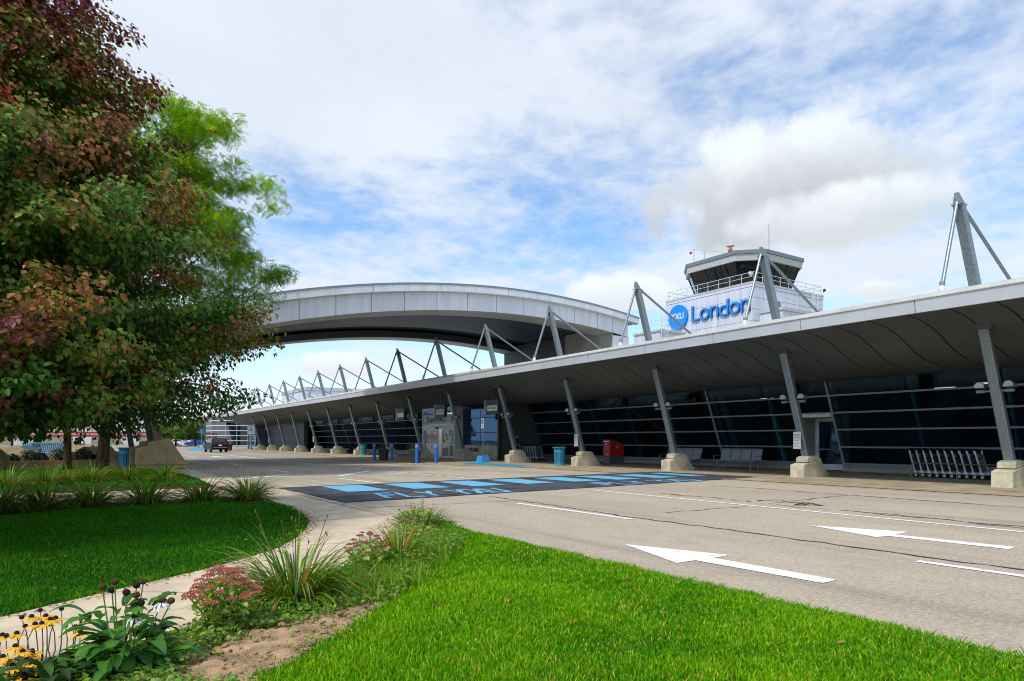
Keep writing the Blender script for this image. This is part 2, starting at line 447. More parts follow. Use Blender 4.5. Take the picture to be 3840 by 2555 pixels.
M_TURF = mat('turf_ground', lin(58, 84, 26), .97, var=.3, vscale=6, bump=.8, bscale=60, spec=.1, col2=lin(40, 56, 18))
M_PRECAST = mat('precast_concrete', lin(202, 193, 168), .88, var=.13, vscale=2.6, bump=.18, bscale=40, spec=.25)
M_GALV = mat('galvanised_steel', lin(140, 150, 154), .42, .55, var=.16, vscale=26, bump=.12, bscale=45, spec=.5)
M_PANEL = mat('silver_white_panel', lin(205, 208, 214), .34, .15, var=.035, vscale=.8, spec=.5, objvar=.05)
M_CAP = mat('metal_edge_trim', lin(208, 204, 196), .35, .3, var=.05, vscale=2)
M_SOFFIT = mat('grey_soffit_panel', lin(88, 94, 97), .55, .1, var=.04, vscale=.7, spec=.35, objvar=.06)
M_JOINT = mat('dark_joint', lin(28, 27, 26), .8, var=.1)
M_ALU = mat('brushed_aluminium_mullion', lin(160, 158, 154), .5, .1, var=.05, vscale=4)
M_ALUW = mat('silver_door_frame', lin(224, 226, 226), .42, .0, var=.05, vscale=4)
M_GLASS = glassmat('tinted_curtain_glass', (.36, .52, .62), .06, (.26, .5, .9), .8)
M_DOORGLASS = glassmat('door_glass', (.5, .58, .6), .09)
M_INT = mat('dark_interior', lin(84, 92, 100), .9, var=.2, vscale=.6)
M_TEAL = mat('teal_interior_steel', lin(40, 120, 140), .6, var=.1)
M_DARKGREY = mat('charcoal_metal', lin(58, 60, 62), .5, .2, var=.08)
M_BLACK = mat('black_plastic', lin(24, 24, 25), .5, var=.1)
M_CYAN = mat('powder_coated_sky_blue', lin(88, 172, 216), .45, .0, var=.07, vscale=5, spec=.5)
M_TURQ = mat('powder_coated_turquoise', lin(58, 158, 192), .45, .0, var=.07, vscale=5, spec=.5)
M_BOLLARD = mat('blue_bollard_sleeve', lin(38, 108, 205), .42, var=.06, vscale=4, spec=.5)
M_BASEBLUE = mat('sign_base_blue', lin(52, 146, 214), .6, var=.08)
M_WHITE = mat('white_enamel', lin(226, 226, 222), .5, var=.03)
M_RED = mat('mailbox_red', lin(196, 36, 22), .38, var=.06, vscale=3, spec=.5)
M_MBGREY = mat('mailbox_grey_base', lin(104, 106, 110), .5, .2, var=.05)
M_CHROME = mat('trolley_aluminium', lin(214, 212, 222), .4, .1, var=.05)
M_STAINLESS = mat('stainless_tube', lin(150, 140, 120), .3, .8, var=.06)
M_RUBBER = mat('black_rubber', lin(30, 30, 30), .8, var=.1)
M_STONE = mat('tan_cast_stone', lin(178, 152, 116), .88, var=.07, vscale=1.5, bump=.2, bscale=60, spec=.2)
M_STONE2 = mat('weathered_tan_concrete', lin(150, 128, 96), .92, var=.16, vscale=2.2, bump=.3, bscale=40, spec=.2)
M_RUBBLE = mat('plinth_stone', lin(176, 148, 104), .9, var=.2, vscale=7, bump=.5, bscale=18)
M_BARK = mat('brown_bark', lin(78, 64, 48), .95, var=.3, vscale=8, bump=1.0, bscale=26, spec=.1, streak=(1, 1, .25))
M_LEAF = leafmat('pear_leaf', .16, .45, .25)
M_LEAF2 = leafmat('locust_leaflet', .38, .5)
M_GRASS = leafmat('grass_blade', .3, .6, .12)
M_PLANT = leafmat('perennial_leaf', .28, .42, .45)
M_PETAL = leafmat('petal', .3, .6, .2)

# ================================================================== ground, road, lawns
def sheet(name, poly, z, m, parent=None, kind=None):
    o = meshobj(name, [(x, y, z) for x, y in poly], [tuple(range(len(poly)))] if sum(poly[i][0] * poly[(i + 1) % len(poly)][1] - poly[(i + 1) % len(poly)][0] * poly[i][1] for i in range(len(poly))) > 0 else [tuple(range(len(poly)))[::-1]], m, parent)
    if kind: o['kind'] = kind
    return o
M_GROUND = mat('distant_ground', lin(112, 118, 88), .95, var=.15, vscale=.05)
sheet('ground', [(-900, -300), (1200, -300), (1200, 1600), (-900, 1600)], -.06, M_GROUND, kind='structure')
sheet('road', [(4.85, -40), (60, -40), (60, 15), (60, 254), (-95, 254), (-95, 41), (4.85, 41)], 0.0, M_ROAD, kind='structure')

path_lower = [(4.77, 11.01), (4.49, 9.72), (4.03, 8.87), (3.31, 7.81), (2.42, 6.7), (1.45, 5.76), (0.56, 5.05), (-.1, 4.75), (-1.2, 4.3), (-3.2, 3.6), (-6, 2.8)]
path_upper = [(3.65, 14.77), (3.72, 13.63), (3.57, 12.17), (3.31, 10.88), (2.91, 9.79), (2.51, 8.95), (2.09, 8.29), (1.27, 7.53), (.71, 7.11), (.34, 6.86), (-.41, 6.3), (-1.5, 5.75), (-3.4, 5.05), (-6, 4.3)]
lawn_top = [(3.67, 14.75), (2.47, 15.45), (1.2, 15.55), (.04, 15.35), (-.96, 14.8), (-3, 13.9), (-6.5, 12.6), (-10, 11.6)]
def resample(pl, n):
    P = [Vector((*p, 0)) for p in pl]; L = [0]
    for a, b in zip(P, P[1:]): L.append(L[-1] + (b - a).length)
    out = []
    for i in range(n):
        t = L[-1] * i / (n - 1); k = max(j for j in range(len(L)) if L[j] <= t + 1e-9); k = min(k, len(P) - 2)
        f = (t - L[k]) / (L[k + 1] - L[k]); out.append(tuple((P[k] + (P[k + 1] - P[k]) * f)[:2]))
    return out
# grass bases
front_poly = list(reversed(path_upper[0:])) + lawn_top[1:] + [(-10, 3.2)]
front_poly = [(-10, 3.4)] + list(reversed(path_upper)) + lawn_top[1:]
sheet('front_lawn', front_poly, .012, M_TURF, kind='structure')
right_poly = [(4.92, 8.6), (4.9, -12), (-9, -12), (-9, 1.9)] + list(reversed(path_lower[0:])) [0:]
right_poly = [(4.9, 9.6), (4.92, 6.4), (4.9, 0), (4.9, -12), (-12, -12), (-12, 1.2)] + list(reversed(path_lower))[0:]
sheet('roadside_lawn', right_poly, .008, M_TURF, kind='structure')
lawn2_poly = [(3.6, 21.6), (3.8, 25.5), (3.7, 30.3), (2.75, 36.4), (2.2, 37.6), (-12, 36.5), (-12, 20.4), (0, 21.4)]
sheet('back_lawn', lawn2_poly, .010, M_TURF, kind='structure')
sheet('mulch_bed', [(3.75, 14.8), (3.9, 16.1), (2.6, 16.6), (0, 16.5), (-2.5, 15.9), (-10, 13.2), (-10, 11.6), (-6.5, 12.6), (-3, 13.9), (-.96, 14.8), (.04, 15.35), (1.2, 15.55), (2.47, 15.45)], .014, M_MULCH, kind='structure')
sheet('mulch_strip', [(3.6, 20.7), (3.6, 21.6), (0, 21.4), (-12, 20.4), (-12, 19.1), (-1.3, 20.1), (.94, 20.4)], .013, M_MULCH, kind='structure')
# bare soil of the flower bed, lumpy
def soil_bed():
    poly = [(-.6, 4.55), (-.1, 4.72), (.56, 5.02), (1.45, 5.72), (2.42, 6.65), (3.31, 7.76), (4.03, 8.82), (4.5, 9.7), (4.85, 10.8), (4.92, 9.2), (4.75, 8.3), (3.9, 6.95), (3.3, 6.35), (2.55, 5.45), (1.85, 4.75), (1.3, 4.2), (.75, 3.75), (.3, 3.5), (-.4, 3.6)]
    r = rng(5); st = .04; xs = np.arange(-1, 5.2, st); ys = np.arange(3.2, 11.2, st)
    X, Y = np.meshgrid(xs, ys, indexing='ij'); P = np.c_[X.ravel(), Y.ravel()]; ins = in_poly(P, poly)
    wm = ins.reshape(X.shape).astype(float)
    for _ in range(3):
        wp = np.pad(wm, 1); wm = (wp[:-2, 1:-1] + wp[2:, 1:-1] + wp[1:-1, :-2] + wp[1:-1, 2:] + 2 * wp[1:-1, 1:-1]) / 6
    nz = r.random(X.shape); 
    for _ in range(2):
        wp = np.pad(nz, 1, mode='edge'); nz = (wp[:-2, 1:-1] + wp[2:, 1:-1] + wp[1:-1, :-2] + wp[1:-1, 2:] + wp[1:-1, 1:-1]) / 5
    nz = nz + .25 * r.random(X.shape)
    Z = (-.012 + np.clip((wm - .3) / .6, 0, 1) * (.022 + .10 * (nz - .5))).ravel(); ins = ins | (wm.ravel() > .05)
    idx = np.arange(len(P)).reshape(X.shape); a = idx[:-1, :-1].ravel(); b = idx[1:, :-1].ravel(); c = idx[1:, 1:].ravel(); d = idx[:-1, 1:].ravel()
    F = np.c_[a, b, c, d][ins[a] & ins[b] & ins[c] & ins[d]]
    P = P + r.normal(0, .008, P.shape)
    o = npmesh('flower_bed_soil', np.c_[P, Z], F, M_SOIL, smooth=True); o['kind'] = 'structure'
    return poly
bed_poly = soil_bed()

# concrete footpath: separate slabs with joints
def strip_slabs(parent, A, B, z0, z1, m, gap=.012):
    for i in range(len(A) - 1):
        a0, a1, b0, b1 = (Vector((*p, 0)) for p in (A[i], A[i + 1], B[i], B[i + 1]))
        ga = (a1 - a0).normalized() * gap; gb = (b1 - b0).normalized() * gap
        q = [a0 + ga, a1 - ga, b1 - gb, b0 + gb]
        c = sum((v for v in q), Vector()) / 4
        dz = random.Random(i * 7 + int(c.x * 31)).uniform(-.003, .003)
        top = [(v.x, v.y, z1 + dz) for v in q]; bot = [(v.x, v.y, z0) for v in q]
        n = (q[1] - q[0]).cross(q[2] - q[0]).z
        fs = [(0, 1, 2, 3), (4, 7, 6, 5), (0, 4, 5, 1), (1, 5, 6, 2), (2, 6, 7, 3), (3, 7, 4, 0)]
        if n < 0: fs = [f[::-1] for f in fs]
        meshobj('slab', top + bot, fs, m, parent, org=(c.x, c.y, 0))
fp = sheet('footpath', [(4.8, 10.9)] + path_lower[1:] + list(reversed(path_upper))[:-4] + [(3.3, 11), (4.8, 10.95)], .006, M_JOINT, kind='structure')
UP = resample(path_upper[3:], 15); LO = resample(path_lower, 15)
strip_slabs(fp, UP, LO, -.02, .024, M_CONC)
sw = sheet('sidewalk', [(4.72, 10.95), (4.72, 60), (-12, 60), (-12, 36.5), (2.2, 37.6), (2.75, 36.4), (3.7, 30.3), (3.8, 25.5), (3.6, 20.7), (-12, 19.1), (-12, 15.2), (0, 16.5), (2.6, 16.6), (3.9, 16.1), (3.65, 14.8), (3.72, 13.6), (3.55, 12.1), (3.31, 10.95)], .005, M_JOINT, kind='structure')
ys = [10.98, 12.4, 13.8, 15.4, 17.0, 18.6, 20.2, 21.8, 23.4, 25.0, 26.8, 28.6, 30.4, 32.2, 34.0]
def leftx(y):
    pts = [(10.9, 3.33), (12.17, 3.58), (13.6, 3.73), (14.8, 3.7), (16.1, 3.9), (20.7, 3.62), (25.5, 3.82), (30.3, 3.72), (36.4, 2.77)]
    return float(np.interp(y, [p[0] for p in pts], [p[1] for p in pts]))
strip_slabs(sw, [(leftx(y), y) for y in ys], [(4.68, y) for y in ys], -.02, .022, M_CONC)
xs2 = [3.55, 2.0, .4, -1.2, -2.8, -4.4, -6, -8, -10]
strip_slabs(sw, [(x, 16.72 - max(0, -x) * .12) for x in xs2], [(x, 20.3 - max(0, -x) * .09) for x in xs2], -.02, .021, M_CONC)
ys3 = [37.8, 40, 42.2, 44.4, 46.6, 48.8, 51]
for x0 in (-9.5, -6.5, -3.5, -.5, 2.1):
    strip_slabs(sw, [(x0, y) for y in ys3], [(min(x0 + 2.95, 4.68), y) for y in ys3], -.02, .020, M_CONC)
kb = MB()
k0 = [(4.70, 10.9), (4.74, 60)]
kerb = MB().box((4.71, 9.4, -.05), (4.875, 60, .035), bev=.015).build('kerb', M_KERB); kerb['kind'] = 'structure'
kerb2 = MB().box((4.80, -14, -.05), (4.93, 9.39, .016), bev=.01).build('lawn_kerb', M_KERB); kerb2['kind'] = 'structure'
# pavement under the canopy: large concrete bays
cw = sheet('canopy_pavement', [(19.1, -10), (19.1, 26.4), (18.4, 30), (15.9, 33.6), (15.9, 47), (18.2, 52), (19.2, 58), (19.2, 125), (29, 125), (29, -10)], .004, M_JOINT, kind='structure')
def bays(parent, xs, ys, z, m):
    for xa, xb in zip(xs, xs[1:]):
        for ya, yb in zip(ys, ys[1:]):
            c = ((xa + xb) / 2, (ya + yb) / 2, 0)
            MB().box((xa + .012, ya + .012, -.02), (xb - .012, yb - .012, z)).build('slab', m, parent, org=c)
bays(cw, [19.1, 20.9, 24.4, 28.3], [-4 + 6.37 * i - 1.6 for i in range(0, 5)], .012, M_CONC_WALK)
bays(cw, [19.1, 20.9, 24.4, 28.3], [19.9 + 6.37 * i for i in range(0, 17)], .012, M_CONC_WALK)
def slabpoly(poly):
    c = (sum(p[0] for p in poly) / len(poly), sum(p[1] for p in poly) / len(poly), 0)
    MB().prism(poly, 'z', -.02, .011).build('slab', M_CONC_WALK, cw, org=c)
slabpoly([(19.08, 26.5), (18.4, 30), (15.9, 33.6), (15.9, 36), (19.08, 36)])
slabpoly([(15.9, 36.02), (19.08, 36.02), (19.08, 41.5), (15.9, 41.5)])
slabpoly([(15.9, 41.52), (19.08, 41.52), (19.08, 57), (18.2, 52), (15.9, 47)])

# ------------------------------------------------------------------ painted markings
def ribbon(pts, w, z, jit=0.0, seed=1, wj=0.0, step=None):
    """flat strip following a polyline; optional ragged edges"""
    r = random.Random(seed); P = [Vector((*p, 0)) for p in pts]
    if step:
        Q = []
        for a, b in zip(P, P[1:]):
            n = max(1, int((b - a).length / step)); Q += [a + (b - a) * (i / n) for i in range(n)]
        P = Q + [P[-1]]
    vs, fs = [], []
    for i, p in enumerate(P):
        d = (P[min(i + 1, len(P) - 1)] - P[max(i - 1, 0)]).normalized(); n = Vector((-d.y, d.x, 0))
        c = p + n * r.uniform(-jit, jit); k = w / 2 * (1 + r.uniform(-wj, wj))
        vs += [(c - n * k) + Vector((0, 0, z)), (c + n * k) + Vector((0, 0, z))]
    for i in range(len(P) - 1): fs.append((2 * i, 2 * i + 2, 2 * i + 3, 2 * i + 1))
    return vs, fs
def line(name, pts, w, m, z=.006, **k):
    v, f = ribbon(pts, w, z, **k); o = meshobj(name, v, f, m); o['kind'] = 'structure'; return o
line('lane_line', [(8.04, 11.77), (8.04, 8.31)], .13, M_WHITEPAINT)
line('lane_line', [(7.9, 3.67), (7.9, .7)], .13, M_WHITEPAINT)
line('lane_line', [(11.86, 13.86), (11.72, 4), (11.66, -10)], .12, M_WHITEPAINT)
line('lane_line', [(11.55, 31.7), (11.95, 18.9)], .13, M_WHITEPAINT)
line('lane_line', [(12.34, 60), (11.56, 37.4)], .15, M_WHITEPAINT)
line('lane_line', [(7.77, 31.25), (7.86, 28.42)], .15, M_WHITEPAINT)
line('lane_line', [(8.06, 23.0), (8.27, 19.5)], .13, M_WHITEPAINT)
for a, b, w in (((8.3, 59.7), (8.48, 56.6), .15), ((8.28, 51), (8.27, 47.2), .15), ((7.99, 41.3), (7.8, 37.4), .15), ((10.2, 60.7), (10.6, 57.4), .6), ((11.78, 86), (12.3, 61), .15), ((9.3, 70.7), (11.0, 70.7), .5)):
    line('lane_line', [a, b], w, M_WHITEPAINT)
line('hatch_line', [(8.4, 27.32), (11.3, 24.93)], .2, M_WHITEPAINT, .006); line('hatch_line', [(8.57, 24.54), (11.17, 27.89)], .25, M_WHITEPAINT, .009)
line('hatch_line', [(5.37, 26.08), (7.53, 24.34)], .2, M_WHITEPAINT, .006); line('hatch_line', [(5.03, 24.44), (7.29, 26.75)], .25, M_WHITEPAINT, .009)
sheet('arrow_marking', [(6.02, 6.38), (5.57, 5.07), (5.87, 5.07), (5.93, 3.59), (6.19, 3.6), (6.17, 5.06), (6.48, 5.08)], .006, M_WHITEPAINT, kind='structure')
sheet('arrow_marking', [(9.8, 6.18), (9.36, 4.87), (9.61, 4.85), (9.69, 3.43), (9.97, 3.45), (9.85, 4.86), (10.3, 4.89)], .006, M_WHITEPAINT, kind='structure')
line('yellow_kerb_line', [(19.02, 15.2), (19.0, -8)], .14, M_YELLOW, .016, step=.8, wj=.15)
line('yellow_kerb_line', [(15.8, 46.5), (15.8, 34.4), (18.3, 29.9), (19.02, 26.6), (19.0, 20.4)], .14, M_YELLOW, .016, step=.8, wj=.15)
line('yellow_kerb_line', [(19.1, 120), (19.1, 58), (18.1, 52.2), (15.8, 47)], .14, M_YELLOW, .016)
sheet('blue_pavement_patch', [(18.85, 33.2), (20.65, 35.5), (20.5, 28.7), (18.95, 27.7)], .017, M_BLUEPATCH, kind='structure')
# dark crossing with light blue bars and lettering
def ragged(poly, step=.35, amp=.035, seed=3):
    r = random.Random(seed); out = []
    for i in range(len(poly)):
        a, b = Vector(poly[i]), Vector(poly[(i + 1) % len(poly)]); n = max(1, int((b - a).length / step))
        for k in range(n):
            q = a + (b - a) * (k / n); out.append((q.x + r.uniform(-amp, amp), q.y + r.uniform(-amp, amp)))
    return out
cr = sheet('crossing', ragged([(5.0, 19.35), (5.0, 13.95), (21.15, 15.2), (21.1, 20.3)]), .014, M_DARKPATCH, kind='structure')
for i in range(8):
    x0 = 6.08 + 1.895 * i; sk = .012 * i
    v = [(x0, 16.72 + sk, 0), (x0 + 1.12, 16.72 + sk, 0), (x0 + 1.24, 19.1 + sk, 0), (x0 + .08, 19.14 + sk, 0)]
    if i == 7: v = [(19.35, 16.95, 0), (20.3, 16.95, 0), (20.35, 19.45, 0), (19.7, 19.42, 0)]
    meshobj('painted_bar', [(a, b, .0185) for a, b, c in v], [(0, 1, 2, 3)], M_BLUEPAINT, cr)
def stroke_text(word, ox, oy, cw_, ch, w, parent):
    """painted block letters drawn with a broad brush line"""
    G = {'F': [[(0, 0), (0, 1), (.85, 1)], [(0, .52), (.7, .52)]], 'L': [[(0, 1), (0, 0), (.85, 0)]], 'Y': [[(0, 1), (.45, .5), (.45, 0)], [(.9, 1), (.45, .5)]],
         'X': [[(0, 0), (.9, 1)], [(0, 1), (.9, 0)]], 'U': [[(0, 1), (0, .25), (.18, .04), (.45, 0), (.72, .04), (.9, .25), (.9, 1)]]}
    x = ox
    for ch_ in word:
        if ch_ == ' ': x += cw_ * .75; continue
        vs, fs = [], []
        for k, s in enumerate(G[ch_]):
            a, b = ribbon([(x + p[0] * cw_ * .9 + .18 * p[1] * ch, (oy + p[1] * ch) * .5) for p in s], w, .019 + .002 * k)
            a = [(q.x, q.y * 2, q.z) for q in a]
            fs += [tuple(len(vs) + i for i in f) for f in b]; vs += a
        meshobj('painted_letter', vs, fs, M_BLUEPAINT, parent); x += cw_
stroke_text('FLY YXU', 6.22, 14.4, .52, 1.4, .125, cr)
stroke_text('FLY YXU', 13.5, 14.85, .62, 1.1, .125, cr)
# crack sealing: meandering tar lines, denser tangle beside the white line
def tar(pts, w, seed, z=.005, jit=.05):
    v, f = ribbon(pts, w, z, jit=jit, seed=seed, wj=.6, step=.22); o = meshobj('crack_seal', v, f, M_TAR); o['kind'] = 'structure'
tar([(8.47, 13.6), (8.4, 10.4), (8.22, 8.6), (8.32, 6.8), (8.28, 5.3), (8.24, 3.8), (8.27, 2.0), (8.3, -3)], .05, 1)
tar([(15.82, 13.1), (16.14, 11.7), (16.02, 8.7), (15.99, 6.5), (15.9, 2)], .05, 2)
tar([(9.3, 8.76), (11.47, 8.6)], .03, 3); tar([(12.5, 8.8), (15.99, 9.0)], .04, 4); tar([(5.0, 12.67), (6.66, 12.54), (8.42, 12.3)], .03, 5)
tar([(11.7, 33), (11.9, 27), (12.2, 20.5)], .05, 6, jit=.1); tar([(12.3, 36), (14.6, 30), (16.5, 22)], .04, 7, jit=.1)
rr = random.Random(11)
for k in range(9):
    y = rr.uniform(2, 12); x = 12.3 + rr.uniform(-.15, .25); L = rr.uniform(.8, 3.2)
    tar([(x, y), (x + rr.uniform(-.2, .25), y - L * .5), (x + rr.uniform(-.2, .2), y - L)], rr.uniform(.03, .06), 30 + k, .005 + .0004 * k, .08)
for k in range(7):
    y = 8.6 + rr.uniform(-.6, .7); x = 12.4 + rr.uniform(0, .9); 
    tar([(x, y), (x + rr.uniform(.2, .6), y + rr.uniform(-.3, .3)), (x + rr.uniform(.1, .9), y + rr.uniform(-.5, .5))], .05, 60 + k, .0095 + .0004 * k, .06)

# ------------------------------------------------------------------ grass
def blades(name, poly, dens, seed, h=(.03, .07), dref=4.2, fall=1.25, dmin=2.6, dmax=40, excl=None, cols=None, w=.0045, margin=1.5, dlim=None):
    r = rng(seed); xs = [p[0] for p in poly]; ys_ = [p[1] for p in poly]
    area = (max(xs) - min(xs)) * (max(ys_) - min(ys_)); n = int(area * dens)
    P = np.c_[r.uniform(min(xs), max(xs), n), r.uniform(min(ys_), max(ys_), n)]
    D = P @ np.array([FWD.x, FWD.y]); Q = P @ np.array([RGT.x, RGT.y])
    keep = (D > dmin) & (D < dmax) & (np.abs(Q) < .77 * D + margin)
    keep &= r.random(n) < np.minimum(1, (dref / np.maximum(D, .1)) ** fall)
    P, D = P[keep], D[keep]; k = in_poly(P, poly); P, D = P[k], D[k]
    if excl is not None: k = ~in_poly(P + r.normal(0, .09, P.shape), excl) | (r.random(len(P)) < .05); P, D = P[k], D[k]
    n = len(P)
    # clumpy height and hue
    cl = np.sin(P[:, 0] * 3.1 + 1.7 * np.sin(P[:, 1] * 2.3)) * np.sin(P[:, 1] * 2.7 + 1.3 * np.sin(P[:, 0] * 1.9))
    H = r.uniform(*h, n) * (1 + .3 * cl) * np.clip((D / dref) ** .25, 1, 1.6)
    W = w * r.uniform(.7, 1.5, n) * np.clip((D / dref) ** .8, 1, 3.2)
    az = r.uniform(0, 2 * np.pi, n); lean = r.uniform(.1, .9, n) * H; fa = az + r.normal(0, .5, n) + np.pi / 2
    dx, dy = np.cos(az) * W, np.sin(az) * W; lx, ly = np.cos(fa) * lean, np.sin(fa) * lean
    z0 = np.full(n, .008)
    B1 = np.c_[P[:, 0] - dx, P[:, 1] - dy, z0]; B2 = np.c_[P[:, 0] + dx, P[:, 1] + dy, z0]
    M1 = np.c_[P[:, 0] - dx * .8 + lx * .35, P[:, 1] - dy * .8 + ly * .35, z0 + H * .6]; M2 = np.c_[P[:, 0] + dx * .8 + lx * .35, P[:, 1] + dy * .8 + ly * .35, z0 + H * .6]
    T = np.c_[P[:, 0] + lx, P[:, 1] + ly, z0 + H]
    V = np.stack([B1, B2, M2, M1, T], 1).reshape(-1, 3); b = np.arange(n) * 5
    F = np.concatenate([np.c_[b, b + 1, b + 2], np.c_[b, b + 2, b + 3], np.c_[b + 3, b + 2, b + 4]])
    cA, cB, cC = [np.array(c) for c in cols]
    pt = np.sin(P[:, 0] * 1.05 + 2.1 * np.sin(P[:, 1] * .8 + 1)) * np.sin(P[:, 1] * 1.3 + 1.6 * np.sin(P[:, 0] * .7)) + .5 * np.sin(P[:, 0] * 7 + 3 * np.sin(P[:, 1] * 5)) * np.sin(P[:, 1] * 6.3)
    mixv = np.clip(.45 + .3 * pt + .5 * cl * .4 + r.normal(0, .28, n), 0, 1)[:, None]
    C = cA * (1 - mixv) + cB * mixv
    dry = (r.random(n) < .06 + .07 * np.clip(-pt, 0, 1))[:, None]; C = np.where(dry, cC, C) * r.uniform(.75, 1.25, n)[:, None]
    C5 = np.repeat(C, 5, 0)
    o = npmesh(name, V, F, M_GRASS, col=C5); o['kind'] = 'stuff'
    return o
GC = (lin(60, 137, 2), lin(136, 186, 8), lin(204, 184, 80))
blades('lawn_grass', right_poly, 10500, 1, (.018, .042), 3.9, 1.45, 2.7, 16, bed_poly, GC, .0034)
GSHADE = (lin(32, 100, 6), lin(64, 134, 10), lin(110, 126, 40))  # tree shade on front and back lawns put into darker blade colours
blades('lawn_grass', front_poly, 4300, 2, (.022, .052), 6.0, 1.25, 4.5, 20, None, GSHADE, .0042)
GB = (lin(70, 128, 14), lin(138, 176, 40), lin(196, 176, 90))
blades('bed_grass', [(1.6, 4.9), (1.9, 5.9), (2.5, 6.6), (3.35, 7.7), (4.1, 8.8), (4.6, 9.7), (4.88, 9.3), (4.7, 8.3), (3.8, 6.8), (2.6, 5.4)], 900, 4, (.06, .22), 6, 1.0, 3, 16, None, GB, .004)
blades('lawn_grass', lawn2_poly, 480, 3, (.04, .08), 18, 1.0, 15, 45, None, GSHADE, .016)
# ================================================================== terminal canopy
ORD = ['first', 'second', 'third', 'fourth', 'fifth', 'sixth', 'seventh', 'eighth', 'ninth', 'tenth', 'eleventh', 'twelfth', 'thirteenth', 'fourteenth', 'fifteenth', 'sixteenth']
BAY = 6.37; YS = [7.97 + BAY * n for n in range(15)]; YEND = 112.6; YBEG = -1.4  # canopy end lengthened past the last support to shade the arrivals porch
XF = 19.7
SOF = [(19.74, 4.915), (20.2, 4.9), (20.8, 4.84), (21.3, 4.73), (21.85, 4.56), (22.4, 4.28), (22.9, 4.1), (23.5, 3.95), (24.3, 3.84), (25.2, 3.79), (26.75, 3.84)]
_sx = np.linspace(19.74, 26.75, 30); _sz = np.interp(_sx, [p[0] for p in SOF], [p[1] for p in SOF])
for _ in range(3): _sz[1:-1] = (_sz[:-2] + 2 * _sz[1:-1] + _sz[2:]) / 4
SOF = [(float(a), float(b)) for a, b in zip(_sx, _sz)]; _k = int(np.argmin(np.abs(_sx - 21.85))); SX = float(_sx[_k])
def sofz(x): return float(np.interp(x, [p[0] for p in SOF], [p[1] for p in SOF]))
can = thing('terminal_canopy', 'long sweeping silver canopy with curved grey underside along the terminal front', 'canopy', (XF, 7.97, 0))
def sofit_panel(lo, hi, y0, w, g=.026, drop=0.0):
    pr = [p for p in SOF if lo <= p[0] <= hi]; n = len(pr)
    vs = [(x, y0 + g, z) for x, z in pr] + [(x, y0 + w - g, z) for x, z in pr] + [(x, y0 + g, z + .05) for x, z in pr] + [(x, y0 + w - g, z + .05) for x, z in pr]
    fs = []
    for i in range(n - 1):
        fs.append((i, i + 1, n + i + 1, n + i)); fs.append((i, 2 * n + i, 2 * n + i + 1, i + 1)); fs.append((n + i, n + i + 1, 3 * n + i + 1, 3 * n + i))
    fs += [(0, n, 3 * n, 2 * n), (n - 1, 3 * n - 1, 4 * n - 1, 2 * n - 1)]
    return vs, fs
SW = 1.0905; nS = int((YEND - YBEG) / SW)
va, fa = sofit_panel(19.7, SX + .01, 0, SW); vb, fb = sofit_panel(SX - .01, 26.8, 0, SW)
vb = [(x + (.03 if abs(x - SX) < .01 else 0), y, z) for x, y, z in vb]
pa = meshobj('soffit_panel', [(x, y + YBEG, z) for x, y, z in va], fa, M_SOFFIT, can, org=(XF, YBEG, 0), smooth=False)
pb = meshobj('soffit_panel', [(x, y + YBEG, z) for x, y, z in vb], fb, M_SOFFIT, can, org=(XF, YBEG, 0), smooth=False)
for o in (pa, pb): autosmooth(o, 30)
for i in range(1, nS):
    inst(pa, (XF, YBEG + SW * i, 0), can); inst(pb, (XF, YBEG + SW * i, 0), can)
YE = YBEG + SW * nS
MB().prism([(x, z + .045) for x, z in SOF] + [(26.75, 4.2), (19.74, 5.0)], 'y', YBEG, YE).build('soffit_backing', M_JOINT, can)
# fascia panels 3.49 m long
FY = [9.2 - 3.49 * 3 + 3.49 * i for i in range(0, 34)]
f0 = None
for i, y in enumerate(FY):
    if y + 3.49 > YE + .2: break
    if f0 is None:
        f0 = MB().prism([(XF + .02, 4.905), (XF - .02, 5.26), (XF + .06, 5.26), (XF + .10, 4.905)], 'y', y + .011, y + 3.479).build('fascia_panel', M_PANEL, can, org=(XF, y, 0))
    else: inst(f0, (XF, y, 0), can)
ylast = y
MB().prism([(XF - .05, 5.262), (XF - .05, 5.29), (XF - .02, 5.36), (XF + .05, 5.405), (XF + .35, 5.43), (XF + .35, 5.262)], 'y', FY[0], YE).build('edge_trim', M_CAP, can)
MB().prism([(XF + .13, 4.93), (XF + .13, 5.255), (XF + .35, 5.255), (XF + .35, 4.93)], 'y', FY[0] + .02, YE - .02).build('fascia_backing', M_JOINT, can)
MB().prism([(XF + .352, 5.38), (26.7, 5.50), (34, 5.50), (34, 5.1), (26.7, 5.1), (XF + .352, 5.26)], 'y', FY[0] + .02, YE - .02).build('roof_deck', M_CAP, can)
MB().prism([(XF + .1, 4.915), (26.75, 3.85), (26.75, 5.1), (XF + .1, 5.25)], 'y', YE, YE + .04).build('end_plate', M_PANEL, can)
